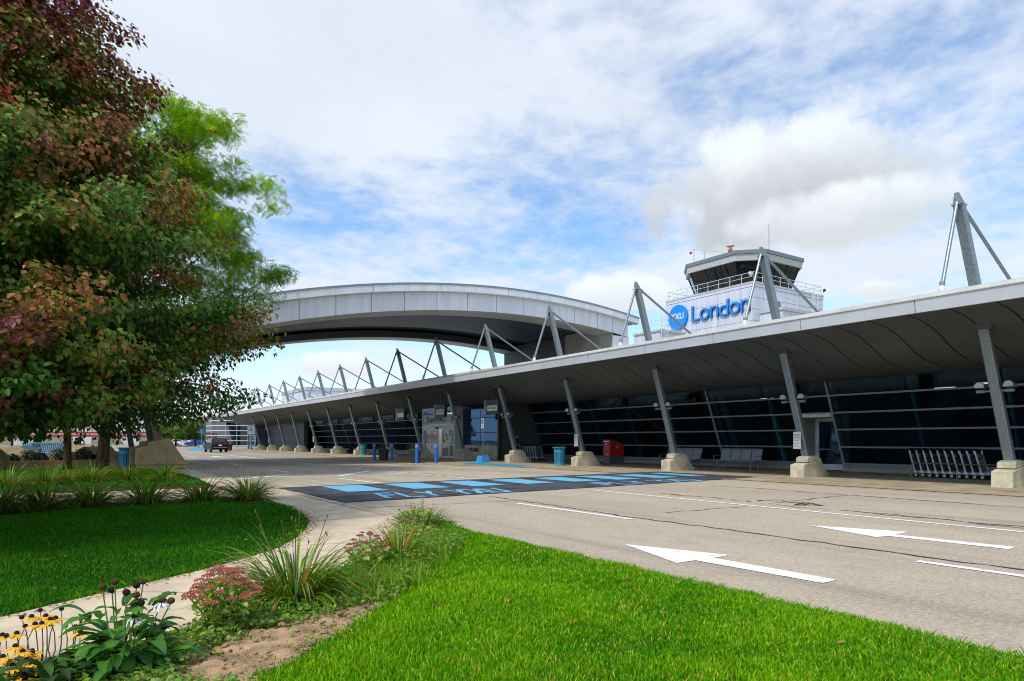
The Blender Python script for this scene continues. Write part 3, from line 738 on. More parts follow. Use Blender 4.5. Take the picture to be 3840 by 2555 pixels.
for n in range(0, 14):          # square access hatches beside the columns
    y = YS[n] + 1.0; x0, x1 = 21.05, 21.75
    def hp(xa, xb, y0, y1, dz): return [(xa, y0, sofz(xa) - dz), (xb, y0, sofz(xb) - dz), (xb, y1, sofz(xb) - dz), (xa, y1, sofz(xa) - dz)]
    o = hp(21.95, 22.45, YS[n] - .75, YS[n] - .2, .012); o2 = hp(21.95, 22.45, YS[n] - .75, YS[n] - .2, -.02)
    h_ = meshobj('access_hatch', o + o2, [(3, 2, 1, 0), (0, 1, 5, 4), (1, 2, 6, 5), (2, 3, 7, 6), (3, 0, 4, 7)], M_SOFFIT, can)
    o = hp(22.03, 22.37, YS[n] - .66, YS[n] - .29, .02); o2 = hp(22.03, 22.37, YS[n] - .66, YS[n] - .29, -.01)
    meshobj('hatch_lid', o + o2, [(3, 2, 1, 0), (0, 1, 5, 4), (1, 2, 6, 5), (2, 3, 7, 6), (3, 0, 4, 7)], M_SOFFIT, h_)

# ------------------------------------------------------------------ slanted supports with roof masts
FOOT = Vector((22.62, 0, .74)); TIP = Vector((20.93, .66, 8.18))
def cpos(z): return FOOT + (TIP - FOOT) * ((z - FOOT.z) / (TIP.z - FOOT.z))
def support(y, label):
    t = thing('canopy_support', label, 'column', (22.3, y, 0), 'slanted canopy supports')
    O = Vector((0, y, 0)); w = .27
    b = MB()
    prof = [(22.05, 0), (22.05, .46), (22.32, .56), (22.32, .70), (22.40, .74), (23.0, .80), (23.35, .42), (23.62, .16), (23.62, 0)]
    b.prism([(22.05, 0), (22.05, .46), (22.36, .52), (22.9, .60), (23.08, .72), (23.30, .42), (23.50, .2), (23.66, .13), (23.66, 0)], 'y', y - w, y + w)
    o = b.build('concrete_base', M_PRECAST, t); md = o.modifiers.new('b', 'BEVEL'); md.width = .01; md.segments = 2; md.limit_method = 'ANGLE'
    b = MB().prism([(22.34, .545), (22.34, .70), (22.42, .735), (22.98, .775), (23.1, .69), (22.9, .59)], 'y', y - w + .035, y + w - .035)
    o2 = b.build('pedestal', M_PRECAST, o); md = o2.modifiers.new('b', 'BEVEL'); md.width = .015; md.limit_method = 'ANGLE'
    MB().prism([(22.44, .745), (22.85, .775), (22.85, .79), (22.44, .762)], 'y', y - .2, y + .2).build('base_plate', M_WHITE, o)
    c = MB(); p, q = cpos(.745) + O, cpos(8.02) + O
    ax = Vector((1, 0, 0)); ay = Vector((0, 1, 0)); hx, hy = .115, .135
    d = (q - p).normalized()
    def ring(e, kx, ky): 
        cc = [(-kx, -ky), (kx, -ky), (kx, ky), (-kx, ky)]; ch = .03
        out = []
        for a, bb in ((-kx, -ky + ch), (-kx + ch, -ky), (kx - ch, -ky), (kx, -ky + ch), (kx, ky - ch), (kx - ch, ky), (-kx + ch, ky), (-kx, ky - ch)): out.append(e + ax * a + ay * bb)
        return out
    vs = ring(p, hx, hy) + ring(q, hx, hy)
    c.add(vs, [(i, (i + 1) % 8, 8 + (i + 1) % 8, 8 + i) for i in range(8)] + [tuple(range(8))[::-1], tuple(range(8, 16))])
    c.build('column', M_GALV, t)
    # collar at the ceiling
    e = cpos(sofz(21.8) - .02) + O
    MB().box((e.x - .24, e.y - .26, e.z - .03), (e.x + .24, e.y + .26, e.z + .16)).build('ceiling_collar', M_SOFFIT, t)
    # head: plates meeting at a point
    q1 = cpos(8.0) + O; q2 = cpos(8.34) + O
    hd = MB(); a4 = [q1 + ax * -.115 + ay * -.12, q1 + ax * .115 + ay * -.12, q1 + ax * .115 + ay * .12, q1 + ax * -.115 + ay * .12]
    t4 = [q2 + ax * -.03 + ay * -.05, q2 + ax * .03 + ay * -.05, q2 + ax * .03 + ay * .05, q2 + ax * -.03 + ay * .05]
    hd.add(a4 + t4, [(3, 2, 1, 0), (4, 5, 6, 7), (0, 1, 5, 4), (1, 2, 6, 5), (2, 3, 7, 6), (3, 0, 4, 7)])
    hd.box(q1 - Vector((.17, .14, .02)), q1 + Vector((.17, .14, 0.012)))
    hd.build('mast_head', M_GALV, t)
    top = cpos(8.06) + O
    MB().tube([top + Vector((-.1, 0, 0)), (19.98, top.y, 5.62)], .05, 10).tube([(19.985, top.y, 5.70), (19.97, top.y, 5.60)], .075, 8).build('tie_rod', M_GALV, t)
    MB().lathe((19.955, top.y, 5.36), [(.10, 0), (.09, .14), (.055, .24)], 10).build('rod_boot', M_WHITE, t)
    MB().tube([top + Vector((.1, 0, 0)), (26.3, top.y, 5.42)], .05, 10).build('tie_rod', M_GALV, t)
    # pair of floodlights on the column
    for s in (-1, 1):
        cc = cpos(2.86) + O; yy = cc.y - s * .36
        hb = MB(); 
        L = Vector((cc.x, yy, cc.z + .05))
        # half-round hood with its axis across the facade, open end to the road
        prof = [(math.cos(a) * .135, math.sin(a) * .135) for a in np.linspace(-.35, math.pi + .35, 10)]
        vs = [(L.x - .13 + .05 * (k == 0), L.y + p[0], L.z + p[1]) for k in (0, 1) for p in prof]
        vs = [(L.x - .16, L.y + p[0], L.z + p[1]) for p in prof] + [(L.x + .17, L.y + p[0] * .8, L.z + p[1] * .8 - .02) for p in prof]
        n = len(prof)
        fl = meshobj('floodlight', vs, [(i, i + 1, n + i + 1, n + i) for i in range(n - 1)] + [tuple(range(n, 2 * n)), (n - 1, 0, n, 2 * n - 1)], M_GALV, t, smooth=False)
        meshobj('lens', [(L.x - .145, L.y + p[0] * .93, L.z + p[1] * .93) for p in prof], [tuple(range(n))[::-1]], mat('lamp_lens', lin(176, 178, 180), .25, var=.05), fl)
        MB().tube([(L.x, L.y - .1, L.z - .14), (L.x, L.y + .12, L.z - .14)], .05, 8).tube([(L.x, cc.y - s * .1, L.z - .14), (L.x, L.y, L.z - .14)], .03, 6).build('lamp_bracket', M_GALV, fl)
    return t
SUPLAB = ['thick slanted canopy support at the right picture edge beside the near trolleys',
          'slanted canopy support with a parking sign, standing before the single glazed door',
          'slanted canopy support standing in front of the slatted metal benches',
          'slanted canopy support next to the turquoise bin and red mailbox',
          'slanted canopy support with the person in blue shirt behind it',
          'slanted canopy support right in front of the right jamb of the departures doors',
          'slanted canopy support rising behind the planter left of the departures doors',
          'slanted canopy support rising behind the planter beside the lone short bollard',
          'slanted canopy support with turquoise bin at its right, left of both planters',
          'slanted canopy support beside the seated person in black',
          'slanted canopy support with a narrow white notice, left of the seated person',
          'slanted canopy support with a distant blue bin behind its base',
          'third slanted canopy support from the far left end, by the grey wall',
          'second slanted canopy support from the far left end, before the grey wall',
          'last slanted canopy support at the far left end beside the arrivals doors']
SUP = [support(y, SUPLAB[i]) for i, y in enumerate(YS)]

# ================================================================== terminal building
tb = thing('terminal_building', 'low terminal with leaning dark glass front and pale horizontal mullions', 'building', (28, 7.97, 0))
GX0, GSL = 28.38, .415                      # leaning glass plane: x = GX0 - GSL*z
def gx(z): return GX0 - GSL * z
MZ = [.34, 1.06, 1.81, 2.53, 3.25, 3.96]
VM = [16.1 - 3.185 * 7 + 3.185 * i for i in range(0, 60)]
def wall_run(y0, y1, skip=()):
    vm = [y for y in VM if y0 - .1 <= y <= y1 + .1]
    vm = [y0] + [y for y in vm if y0 + .3 < y < y1 - .3] + [y1]
    for ya, yb in zip(vm, vm[1:]):
        for k in range(5):
            za, zb = MZ[k] + .035, MZ[k + 1] - .035
            if any(s0 < (ya + yb) / 2 < s1 and za < zt for s0, s1, zt in skip): continue
            c = (gx(0), ya, 0)
            vs = [(gx(za), ya + .02, za), (gx(za), yb - .02, za), (gx(zb), yb - .02, zb), (gx(zb), ya + .02, zb)]
            meshobj('glass_pane', vs, [(0, 3, 2, 1)], M_GLASS, tb, org=c)
    segs = [(y0, y1)]
    for k, z in enumerate(MZ):
        sg = [(y0, y1)]
        for s0, s1, zt in skip:
            if z < zt - .05: sg = [(y0, s0), (s1, y1)]
        for a, b in sg:
            h = .035
            MB().prism([(gx(z - h) - .05, z - h), (gx(z + h) - .05, z + h), (gx(z + h) + .03, z + h), (gx(z - h) + .03, z - h)], 'y', a, b).build('mullion', M_ALU, tb)
def vert_mullion(y, z0=.3, z1=3.95, m=None, w=.04, off=.056):
    MB().prism([(gx(z0) - off, z0), (gx(z1) - off, z1), (gx(z1) + .03, z1), (gx(z0) + .03, z0)], 'y', y - w, y + w).build('post', m or M_ALU, tb)
DY0, DY1 = 16.1, 17.75
wall_run(YBEG, 41.6, [(DY0, DY1, 2.5)])
wall_run(49.6, 103, [])
for y in (DY0, 22.47, 76.2, 90.0): vert_mullion(y)
vert_mullion(DY1, .0, 2.53)
vert_mullion(49.6); vert_mullion(41.6)
# sill upstand
for a, b in ((YBEG, DY0 - .05), (DY1 + .05, 41.6), (49.6, 103)):
    MB().prism([(28.05, 0), (28.05, .17), (28.2, .3), (28.45, .3), (28.45, 0)], 'y', a, b).build('sill_upstand', M_ALU, tb)
# thin joints between panes inside: teal raking posts and struts seen through the glass
for i, y in enumerate(VM):
    if YBEG < y < 41 or 50 < y < 103:
        MB().bar((gx(0) + .42, y, .1), (gx(4) + .42, y, 4.0), .10, .16, up=(1, 0, 0)).build('interior_post', M_TEAL, tb)
    if (12 < y < 40) and i % 4 == 1:
        MB().tube([(29.6, y, .1), (28.4, y + .4, 3.9)], .17, 10).build('interior_post', M_TEAL, tb)
    if (22 < y < 38) and i % 3 == 1:
        MB().tube([(28.9, y, 1.2), (27.9, y + 4.2, 3.6)], .06, 8).build('interior_brace', M_TEAL, tb)
MB().box((28.45, YBEG, .012), (40, 103, .03)).build('interior_floor', M_INT, tb)
MB().box((40, YBEG, 0), (40.3, 103, 5.1)).build('rear_wall', M_INT, tb)
MB().box((26.76, YBEG, 3.97), (40, 103, 4.06)).build('interior_ceiling', M_INT, tb)
MB().box((26.9, YBEG - .3, .0), (40.3, YBEG - .02, 5.1)).build('end_wall', M_PANEL, tb)
MB().box((26.72, 103.02, .0), (40.3, 103.3, 5.1)).build('end_wall', M_SOFFIT, tb)
M_STRIP = emit('ceiling_strip_light', (1, .97, .9), 1.2)
for y, x in ((12.6, 34.5), (15.0, 36), (10.4, 33.5), (25.2, 36.2)):
    MB().box((x, y, 3.90), (x + .12, y + .9, 3.965)).build('strip_light', M_STRIP, tb)
# reception counters and seats far inside give the dark room something to show
for y in (6, 12, 19.5, 26, 33, 58, 66, 74, 84):
    MB().box((33, y, .03), (34.2, y + 3.4, 1.1)).build('counter', M_DARKGREY, tb)
# glazed service door set back in a splayed recess
dx = 28.62
sd = MB().box((dx, DY0 + .06, .0), (dx + .06, DY0 + .16, 2.35)).box((dx, DY1 - .16, 0), (dx + .06, DY1 - .06, 2.35)).box((dx, DY0 + .16, 2.2), (dx + .06, DY1 - .16, 2.35)).box((dx, DY0 + .16, 0), (dx + .06, DY1 - .16, .28)).box((dx, DY0+.16, .28), (dx+.06, DY0+.24, 2.2)).box((dx, DY1-.24, .28), (dx+.06, DY1-.16, 2.2))
sd = sd.build('service_door', M_ALUW, tb)
MB().box((dx + .02, DY0 + .24, .28), (dx + .035, DY1 - .24, 2.2)).build('door_pane', M_GLASS, sd)
MB().box((dx - .06, DY1 - .24, .85), (dx, DY1 - .17, 1.15)).tube([(dx - .07, DY1 - .3, .95), (dx - .07, DY1 - .8, .95)], .015, 6).build('door_handle', M_CHROME, sd)
MB().prism([(gx(0) - .02, 0), (gx(2.5) - .02, 2.5), (dx, 2.5), (dx, 0)], 'y', DY1 - .05, DY1 + .02).build('recess_cheek', M_ALU, tb)
MB().prism([(gx(0) - .02, 0), (gx(2.5) - .02, 2.5), (dx, 2.5), (dx, 0)], 'y', DY0 - .02, DY0 + .05).build('recess_cheek', M_ALU, tb)
MB().box((gx(2.5) - .05, DY0 + .05, 2.36), (dx + .06, DY1 - .05, 2.5)).build('door_head', M_ALUW, tb)
# flat bay beside the departures doors: dark glazing over a concrete dwarf wall
MB().box((24.35, 38.2, .012), (24.75, 43.0, 1.0)).build('dwarf_wall', M_PRECAST, tb)
for y in (41.0, 41.75): MB().box((24.30, y - .28, .55), (24.352, y + .28, .82)).build('wall_vent', M_BLACK, tb)
MB().box((24.31, 41.1, .12), (24.351, 42.0, .45)).build('wall_vent', M_PRECAST, tb)
for k, z in enumerate((1.02, 1.9, 2.95, 3.6)):
    MB().box((24.42, 38.2, z - .03), (24.52, 43.0, z + .03)).build('mullion', M_DARKGREY, tb)
for za, zb in ((1.05, 1.87), (1.93, 2.92), (2.98, 3.57)):
    for ya, yb in ((38.25, 40.5), (40.55, 43.0)):
        MB().box((24.45, ya, za), (24.47, yb, zb)).build('glass_pane', M_GLASS, tb)
MB().box((24.40, 38.0, .012), (24.6, 38.2, 3.85)).build('post', M_DARKGREY, tb)
MB().prism([(24.6, 0.012), (24.6, 3.85), (gx(3.9) + .1, 3.85), (gx(0) + .1, .012)], 'y', 37.95, 38.15).build('side_wall', M_SOFFIT, tb)
MB().box((24.76, 38.2, 0.012), (28.5, 43, .02)).build('interior_floor', M_INT, tb)
MB().box((28.5, 37, 0.03), (28.7, 50, 3.9)).build('partition', M_INT, tb)
# grey clad wall at the far end of the glazing
MB().box((26.2, 88.5, .012), (26.7, 107.75, 3.82)).build('grey_wall', M_SOFFIT, tb)
for z in (1.2, 2.4): MB().box((26.185, 88.5, z - .01), (26.2, 107.7, z + .01)).build('wall_joint', M_JOINT, tb)
# ------------------------------------------------------------------ departures entrance
VX, VY0, VY1 = 23.75, 43.05, 48.35
M_STRIP2 = emit('porch_light_panel', (1, .98, .94), 4.0)
dp = thing('departures_entrance', 'white framed sliding door porch with Departures sign under the canopy', 'entrance', (VX, (VY0 + VY1) / 2, 0))
fr = MB()
for y in (VY0, VY1 - .14): fr.box((VX, y, .012), (VX + .3, y + .14, 3.86))
fr.box((VX, VY0 + .14, 3.62), (VX + .3, VY1 - .14, 3.86)); fr.box((VX, VY0 + .14, 3.22), (VX + .3, VY1 - .14, 3.32)); fr.box((VX - .02, VY0 + .14, 2.2), (VX + .3, VY1 - .14, 2.56))
fr.build('door_frame', M_ALUW, dp)
MB().box((VX + .3, VY0, .012), (28, VY0 + .1, 3.86)).build('porch_side', M_ALUW, dp); MB().box((VX + .3, VY1 - .1, .012), (28, VY1, 3.86)).build('porch_side', M_ALUW, dp)
MB().box((VX + .3, VY0 + .1, .012), (28, VY1 - .1, .03)).build('porch_floor', M_INT, dp)
MB().box((27.9, VY0 + .1, .03), (28, VY1 - .1, 3.8)).build('inner_wall', M_INT, dp)
for yy in (44.2, 45.7, 47.2): MB().box((25.0, yy - .3, 3.50), (27.0, yy + .3, 3.54)).build('ceiling_light', M_STRIP2, dp)
for ya, yb in ((VY0 + .16, 45.7), (45.75, VY1 - .16)): MB().box((VX + .08, ya, 3.33), (VX + .1, yb, 3.61)).build('transom_pane', M_GLASS, dp)
def sign_material():
    m = bpy.data.materials.new('printed_sky_sign'); m.use_nodes = True
    t = m.node_tree; t.nodes.clear(); g = NB(t); out = g.n('ShaderNodeOutputMaterial'); p = g.n('ShaderNodeBsdfPrincipled'); t.links.new(p.outputs[0], out.inputs[0])
    pos = g.n('ShaderNodeNewGeometry').outputs['Position']
    n = g.noise(g.vm('MULTIPLY', pos, (1, 1, 1.4)), 1.1, 5, .55, .6)
    g.put(p.inputs['Base Color'], g.mix(g.ramp(n, .38, .62), (*lin(96, 178, 216), 1), (*lin(206, 226, 232), 1))); p.inputs['Roughness'].default_value = .4
    return m
M_SIGN = sign_material()
sg = MB().box((VX + .03, VY0 + .15, 2.58), (VX + .07, VY1 - .15, 3.2)).build('sign_panel', M_SIGN, dp)
M_INK = mat('black_lettering', lin(26, 28, 32), .5, var=.05)
lettering('lettering', 'Departures', M_INK, sg, (VX + .024, 47.55, 2.66), (0, -1, 0), (0, 0, 1), width=2.6, height=.52, bold=.014)
def slider(y0, y1, x):
    d = MB().box((x, y0, .03), (x + .05, y0 + .09, 2.18)).box((x, y1 - .09, .03), (x + .05, y1, 2.18)).box((x, y0 + .09, 2.08), (x + .05, y1 - .09, 2.18)).box((x, y0 + .09, .03), (x + .05, y1 - .09, .16)).box((x, y0 + .09, 1.0), (x + .05, y1 - .09, 1.08)).build('sliding_door', M_ALUW, dp)
    MB().box((x + .02, y0 + .09, 1.08), (x + .03, y1 - .09, 2.08)).build('door_pane', M_DOORGLASS, d)
    MB().box((x + .02, y0 + .09, .16), (x + .03, y1 - .09, 1.0)).build('door_pane', M_DOORGLASS, d)
    return d
slider(46.95, 48.2, VX + .14); slider(45.72, 46.98, VX + .06); slider(44.0, 45.18, VX + .06); slider(43.2, 44.05, VX + .14)
MB().box((VX - .1, 45.55, 2.24), (VX, 45.95, 2.36)).build('door_sensor', M_BLACK, dp)
for y, z, w, h, m in ((44.4, 1.35, .3, .4, M_WHITE), (44.75, 1.2, .22, .3, M_RED), (43.6, 1.2, .4, .5, M_WHITE)):
    MB().box((VX + .055, y, z), (VX + .058, y + w, z + h)).build('door_notice', m, dp)
# ================================================================== arched roof over the drive
def arch_z(x): return -.00806 * x * x + .39866 * x + 4.434
AY0, AY1 = 35.0, 49.2
ar = thing('arched_roof', 'big white panelled arch spanning the drive with dark recessed underside', 'arched roof', (18, AY0, 0))
def arch_strip(name, x0, x1, f0_, f1_, y0, y1, m, parent, n=4, org=None):
    """curved slab between heights f0(x) and f1(x)"""
    xs = np.linspace(x0, x1, n + 1)
    vs = [(x, y, f(x)) for y in (y0, y1) for f in (f0_, f1_) for x in xs]; k = n + 1
    fs = []
    for i in range(n):
        fs += [(i, i + 1, k + i + 1, k + i), (2 * k + i + 1, 2 * k + i, 3 * k + i, 3 * k + i + 1), (i + 1, i, 2 * k + i, 2 * k + i + 1), (k + i, k + i + 1, 3 * k + i + 1, 3 * k + i)]
    fs += [(0, k, 3 * k, 2 * k), (n, 2 * k + n, 3 * k + n, k + n)]
    return meshobj(name, vs, fs, m, parent, org)
jx2 = [33.44, 31.97, 30.58, 28.53, 26.45, 24.36, 22.3, 20.2, 18.14, 16.08, 14.07, 12.07, 10.11, 8.15, 6.2, 4.25, 2.3, .35, -1.6]
M_ARCH = mat('white_arch_panel', lin(226, 228, 232), .36, .0, var=.05, vscale=.9, spec=.5, objvar=.06, streak=(3, 3, .35))
M_BEAMSOF = mat('arch_soffit_panel', lin(186, 182, 176), .5, .05, var=.08, vscale=.9, spec=.4, objvar=.08)
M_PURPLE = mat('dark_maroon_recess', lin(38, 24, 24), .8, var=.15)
for a, b in zip(jx2[1:], jx2):
    g_ = .018
    arch_strip('fascia_panel', a + g_, b - g_, lambda x: arch_z(x), lambda x: arch_z(x) + 1.04, AY0, AY0 + .06, M_ARCH, ar)
    arch_strip('soffit_panel', a + g_, b - g_, lambda x: arch_z(x) - .0, lambda x: arch_z(x) + .05, AY0 + .075, AY0 + 2.0, M_BEAMSOF, ar)
    arch_strip('soffit_panel', a + g_, b - g_, lambda x: arch_z(x) - .0, lambda x: arch_z(x) + .05, AY1 - 1.6, AY1 - .075, M_BEAMSOF, ar)
    arch_strip('fascia_panel', a + g_, b - g_, lambda x: arch_z(x), lambda x: arch_z(x) + 1.04, AY1 - .06, AY1, M_ARCH, ar)
    arch_strip('inner_panel', a + g_, b - g_, lambda x: arch_z(x) + .02, lambda x: arch_z(x) + .5, AY1 - 1.68, AY1 - 1.62, M_SOFFIT, ar)
jx1 = [34.2, 33.1, 31.0, 28.9, 26.8, 24.7, 22.55, 20.4, 18.25, 16.1, 14.0, 11.95, 9.95, 8, 6, 4, 2, 0, -2.2]
jx1 = [34.2, 33.0, 31.75, 29.65, 27.5, 25.2, 22.95, 20.6, 18.3, 16.2, 14.05, 11.95, 9.95, 8, 6, 4, 2, 0, -2.2]
for a, b in zip(jx1[1:], jx1):
    arch_strip('parapet_panel', a + .015, b - .015, lambda x: arch_z(x) + 1.05, lambda x: arch_z(x) + 1.42, AY0 - .35, AY0 - .28, M_ARCH, ar)
arch_strip('parapet_ledge', -2.2, 34.2, lambda x: arch_z(x) + 1.045, lambda x: arch_z(x) + 1.10, AY0 - .278, AY0 + .06, M_ARCH, ar, 40)
arch_strip('flashing', -2.2, 34.22, lambda x: arch_z(x) + 1.42, lambda x: arch_z(x) + 1.53, AY0 - .37, AY0 - .2, M_GALV, ar, 40)
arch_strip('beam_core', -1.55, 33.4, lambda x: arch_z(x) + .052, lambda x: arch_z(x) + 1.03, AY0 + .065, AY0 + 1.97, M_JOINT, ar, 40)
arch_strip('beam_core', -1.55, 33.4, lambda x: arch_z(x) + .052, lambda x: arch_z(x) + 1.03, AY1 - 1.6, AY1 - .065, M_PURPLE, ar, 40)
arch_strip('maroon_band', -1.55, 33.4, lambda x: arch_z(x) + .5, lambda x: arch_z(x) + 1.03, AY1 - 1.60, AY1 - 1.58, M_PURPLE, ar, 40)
for a, b in zip(jx2[1:], jx2):
    for y0 in (AY0 + 2.0, AY0 + 4.9, AY0 + 7.8):
        arch_strip('ceiling_panel', a + .012, b - .012, lambda x: arch_z(x) + .55, lambda x: arch_z(x) + .6, y0 + .012, min(y0 + 2.9, AY1 - 1.7) - .012, M_SOFFIT, ar, 2)
arch_strip('ceiling_panel', -1.55, 33.4, lambda x: arch_z(x) + .62, lambda x: arch_z(x) + 1.02, AY0 + 1.98, AY1 - 1.61, M_JOINT, ar, 40)
arch_strip('roof_skin', -2.2, 34.2, lambda x: arch_z(x) + 1.10, lambda x: arch_z(x) + 1.36, AY0 - .27, AY1 + .3, M_CAP, ar, 40)
for x in np.arange(9.5, 32, 2.05):
    MB().box((x - .09, AY1 - 1.70, arch_z(x) + .66), (x + .09, AY1 - 1.601, arch_z(x) + .84)).build('downlight', M_GALV, ar)
# end wall carrying the arch on the terminal roof
for j, (za, zb) in enumerate(((5.5, 6.35), (6.37, 7.6), (7.62, 9.42))):
    for ya, yb in ((35.12, 37.6), (37.62, 40.4), (40.42, 43.2), (43.22, 46.0), (46.02, 49.0)):
        MB().box((32.0, ya, za), (32.1, yb, zb)).build('wall_panel', M_SOFFIT if ya > 38 else M_BEAMSOF, ar)
MB().box((32.0, 35.0, 5.5), (33.5, 35.1, 8.75)).build('wall_panel', M_ARCH, ar)
MB().box((32.11, 35.12, 5.4), (33.4, 49, 9.3)).build('wall_core', M_JOINT, ar)
# raking legs on the far side of the drive
for y, x, m, w in ((35.66, 3.66, mat('bronze_leg_cladding', lin(118, 92, 66), .5, .2, var=.08), .3), (36.6, 3.45, mat('slate_leg_cladding', lin(66, 70, 78), .5, .2, var=.08), .27), (48.4, 3.6, M_DARKGREY, .3)):
    MB().bar((x + (.02 if y < 40 else 0), y, 1.2 if y < 40 else 0), (x - .78, y, arch_z(2.9) + .1), w, w, up=(0, 1, 0)).build('raking_leg', m, ar)
# stone plinth the legs stand on
pl = thing('stone_plinth', 'large tan cracked stone plinth with sloping sides at the road edge', 'plinth', (3.8, 35.9, 0))
MB().box((2.76, 35.32, 0), (4.86, 37.0, .2), bev=.02).build('rubble_base', M_RUBBLE, pl)
o = MB().prism([(2.70, .205), (2.74, .96), (3.24, 1.1), (3.25, 1.26), (4.12, 1.46), (4.49, .83), (4.76, .42), (4.94, .32), (4.92, .205)], 'y', 35.3, 35.95).build('front_stone', M_STONE, pl)
md = o.modifiers.new('b', 'BEVEL'); md.width = .02; md.limit_method = 'ANGLE'
o = MB().prism([(2.50, .205), (2.52, .98), (2.98, 1.12), (2.98, 1.28), (4.0, 1.46), (4.45, .83), (4.9, .205)], 'y', 35.96, 37.1).build('rear_stone', M_STONE2, pl)
md = o.modifiers.new('b', 'BEVEL'); md.width = .02; md.limit_method = 'ANGLE'
M_CRACK = mat('crack_stain', lin(120, 92, 60), .9, var=.2)
for k, pts in enumerate(([(3.6, 1.26), (3.64, 1.12), (3.72, 1.02), (3.86, .9), (3.96, .86), (4.1, .98), (4.22, 1.0)], [(3.12, .78), (3.2, .72), (3.34, .76), (3.66, .70), (3.7, .6), (3.7, .38), (3.68, .26)],
                         [(3.05, .8), (2.98, .74), (2.92, .78)], [(3.2, .70), (3.0, .58), (2.9, .52)], [(4.02, .82), (3.97, .6), (3.99, .3)], [(3.64, .9), (3.7, .84)])):
    vs, fs = ribbon([(p[0], p[1]) for p in pts], .018, 0, jit=.012, seed=k, wj=.7, step=.06)
    meshobj('crack', [(v[0], 35.296, v[1]) for v in vs], [f for f in fs], M_CRACK, pl)
# ================================================================== control tower
TX0, TX1, TY0, TY1, TZ = 50.0, 60.6, 36.67, 46.85, 15.3
tw = thing('control_tower', 'white panelled airport control tower with dark slanted cab windows behind the canopy', 'control tower', (55, 41.7, 0))
M_TPANEL = mat('tower_white_panel', lin(214, 218, 230), .45, .0, var=.06, vscale=1.0, spec=.4, objvar=.06, streak=(3, 3, .3))
M_TROOF = mat('cab_fascia_grey', lin(196, 196, 192), .45, .1, var=.04)
MB().box((TX0 + .06, TY0 + .06, 0), (TX1, TY1, TZ - .1)).build('tower_core', M_JOINT, tw)
hz = [6.0, 8.0, 9.8, 10.85, 11.87, 12.88, 13.9, 14.86]
ny = 8; dyw = (TY1 - TY0) / ny; dxw = (TX1 - TX0) / 8
for za, zb in zip(hz, hz[1:]):
    a0 = b0 = None
    for i in range(ny):
        MB().box((TX0, TY0 + .06 + i * dyw * .994 + .014, za + .014), (TX0 + .05, TY0 + .06 + (i + 1) * dyw * .994 - .014, zb - .014)).build('wall_panel', M_TPANEL, tw, org=(TX0, TY0 + i * dyw, za))
        MB().box((TX0 + .014 + i * dxw, TY0, za + .014), (TX0 + (i + 1) * dxw - .014, TY0 + .05, zb - .014)).build('wall_panel', M_TPANEL, tw, org=(TX0 + i * dxw, TY0, za))
MB().box((TX0 - .03, TY0 - .03, 14.87), (TX1 + .03, TY1 + .03, 15.13)).build('parapet_band', M_TPANEL, tw)
MB().box((TX0 - .06, TY0 - .06, 15.135), (TX1 + .06, TY1 + .06, 15.3)).build('parapet_coping', M_TROOF, tw)
# cab
CX, CY = 55.05, 41.7
def cut_square(s, k, z): return [(CX - s, CY - s + k, z), (CX - s + k, CY - s, z), (CX + s - k, CY - s, z), (CX + s, CY - s + k, z), (CX + s, CY + s - k, z), (CX + s - k, CY + s, z), (CX - s + k, CY + s, z), (CX - s, CY + s - k, z)]
def loft(rings, caps=True):
    n = len(rings[0]); vs = [p for r_ in rings for p in r_]; fs = []
    for j in range(len(rings) - 1):
        for i in range(n): fs.append((j * n + i, j * n + (i + 1) % n, (j + 1) * n + (i + 1) % n, (j + 1) * n + i))
    if caps: fs += [tuple(range(n))[::-1], tuple(range((len(rings) - 1) * n, len(rings) * n))]
    return vs, fs
v, f = loft([cut_square(4.62, 1.85, 17.62), cut_square(4.68, 1.86, 18.18), cut_square(4.2, 1.7, 18.2)]); meshobj('cab_fascia', v, f, M_TROOF, tw)
v, f = loft([cut_square(4.76, 1.88, 18.2), cut_square(4.78, 1.88, 18.52), cut_square(4.1, 1.6, 18.6)]); rf = meshobj('cab_roof', v, f, M_GALV, tw)
v, f = loft([cut_square(3.62, 1.5, 15.0), cut_square(4.30, 1.75, 17.64)]); 
M_CABG = glassmat('cab_glass', (.10, .13, .13), .05)
lo, hi = cut_square(3.66, 1.5, 15.3), cut_square(4.42, 1.8, 17.62)
M_CABM = mat('cab_mullion', lin(36, 38, 40), .5, var=.1)
for i in range(8):
    a, b, c, d = (Vector(p) for p in (lo[i], lo[(i + 1) % 8], hi[(i + 1) % 8], hi[i]))
    parts = 1 if i % 2 == 0 else 3
    parts = 3 if (b - a).length > 3 else 1
    for k in range(parts):
        p0, p1 = a.lerp(b, k / parts), a.lerp(b, (k + 1) / parts); q0, q1 = d.lerp(c, k / parts), d.lerp(c, (k + 1) / parts)
        meshobj('cab_window', [p0, p1, q1, q0], [(0, 1, 2, 3)], M_CABG, tw)
        MB().bar(p0, q0, .12, .12).build('cab_mullion', M_CABM, tw)
MB().box((CX - 2.2, CY - 2.2, 15.3), (CX + 2.2, CY + 2.2, 16.1)).build('cab_console', M_DARKGREY, tw)
MB().box((CX - .5, CY - .4, 15.3), (CX + .7, CY + .6, 17.6)).build('cab_core', M_INT, tw)
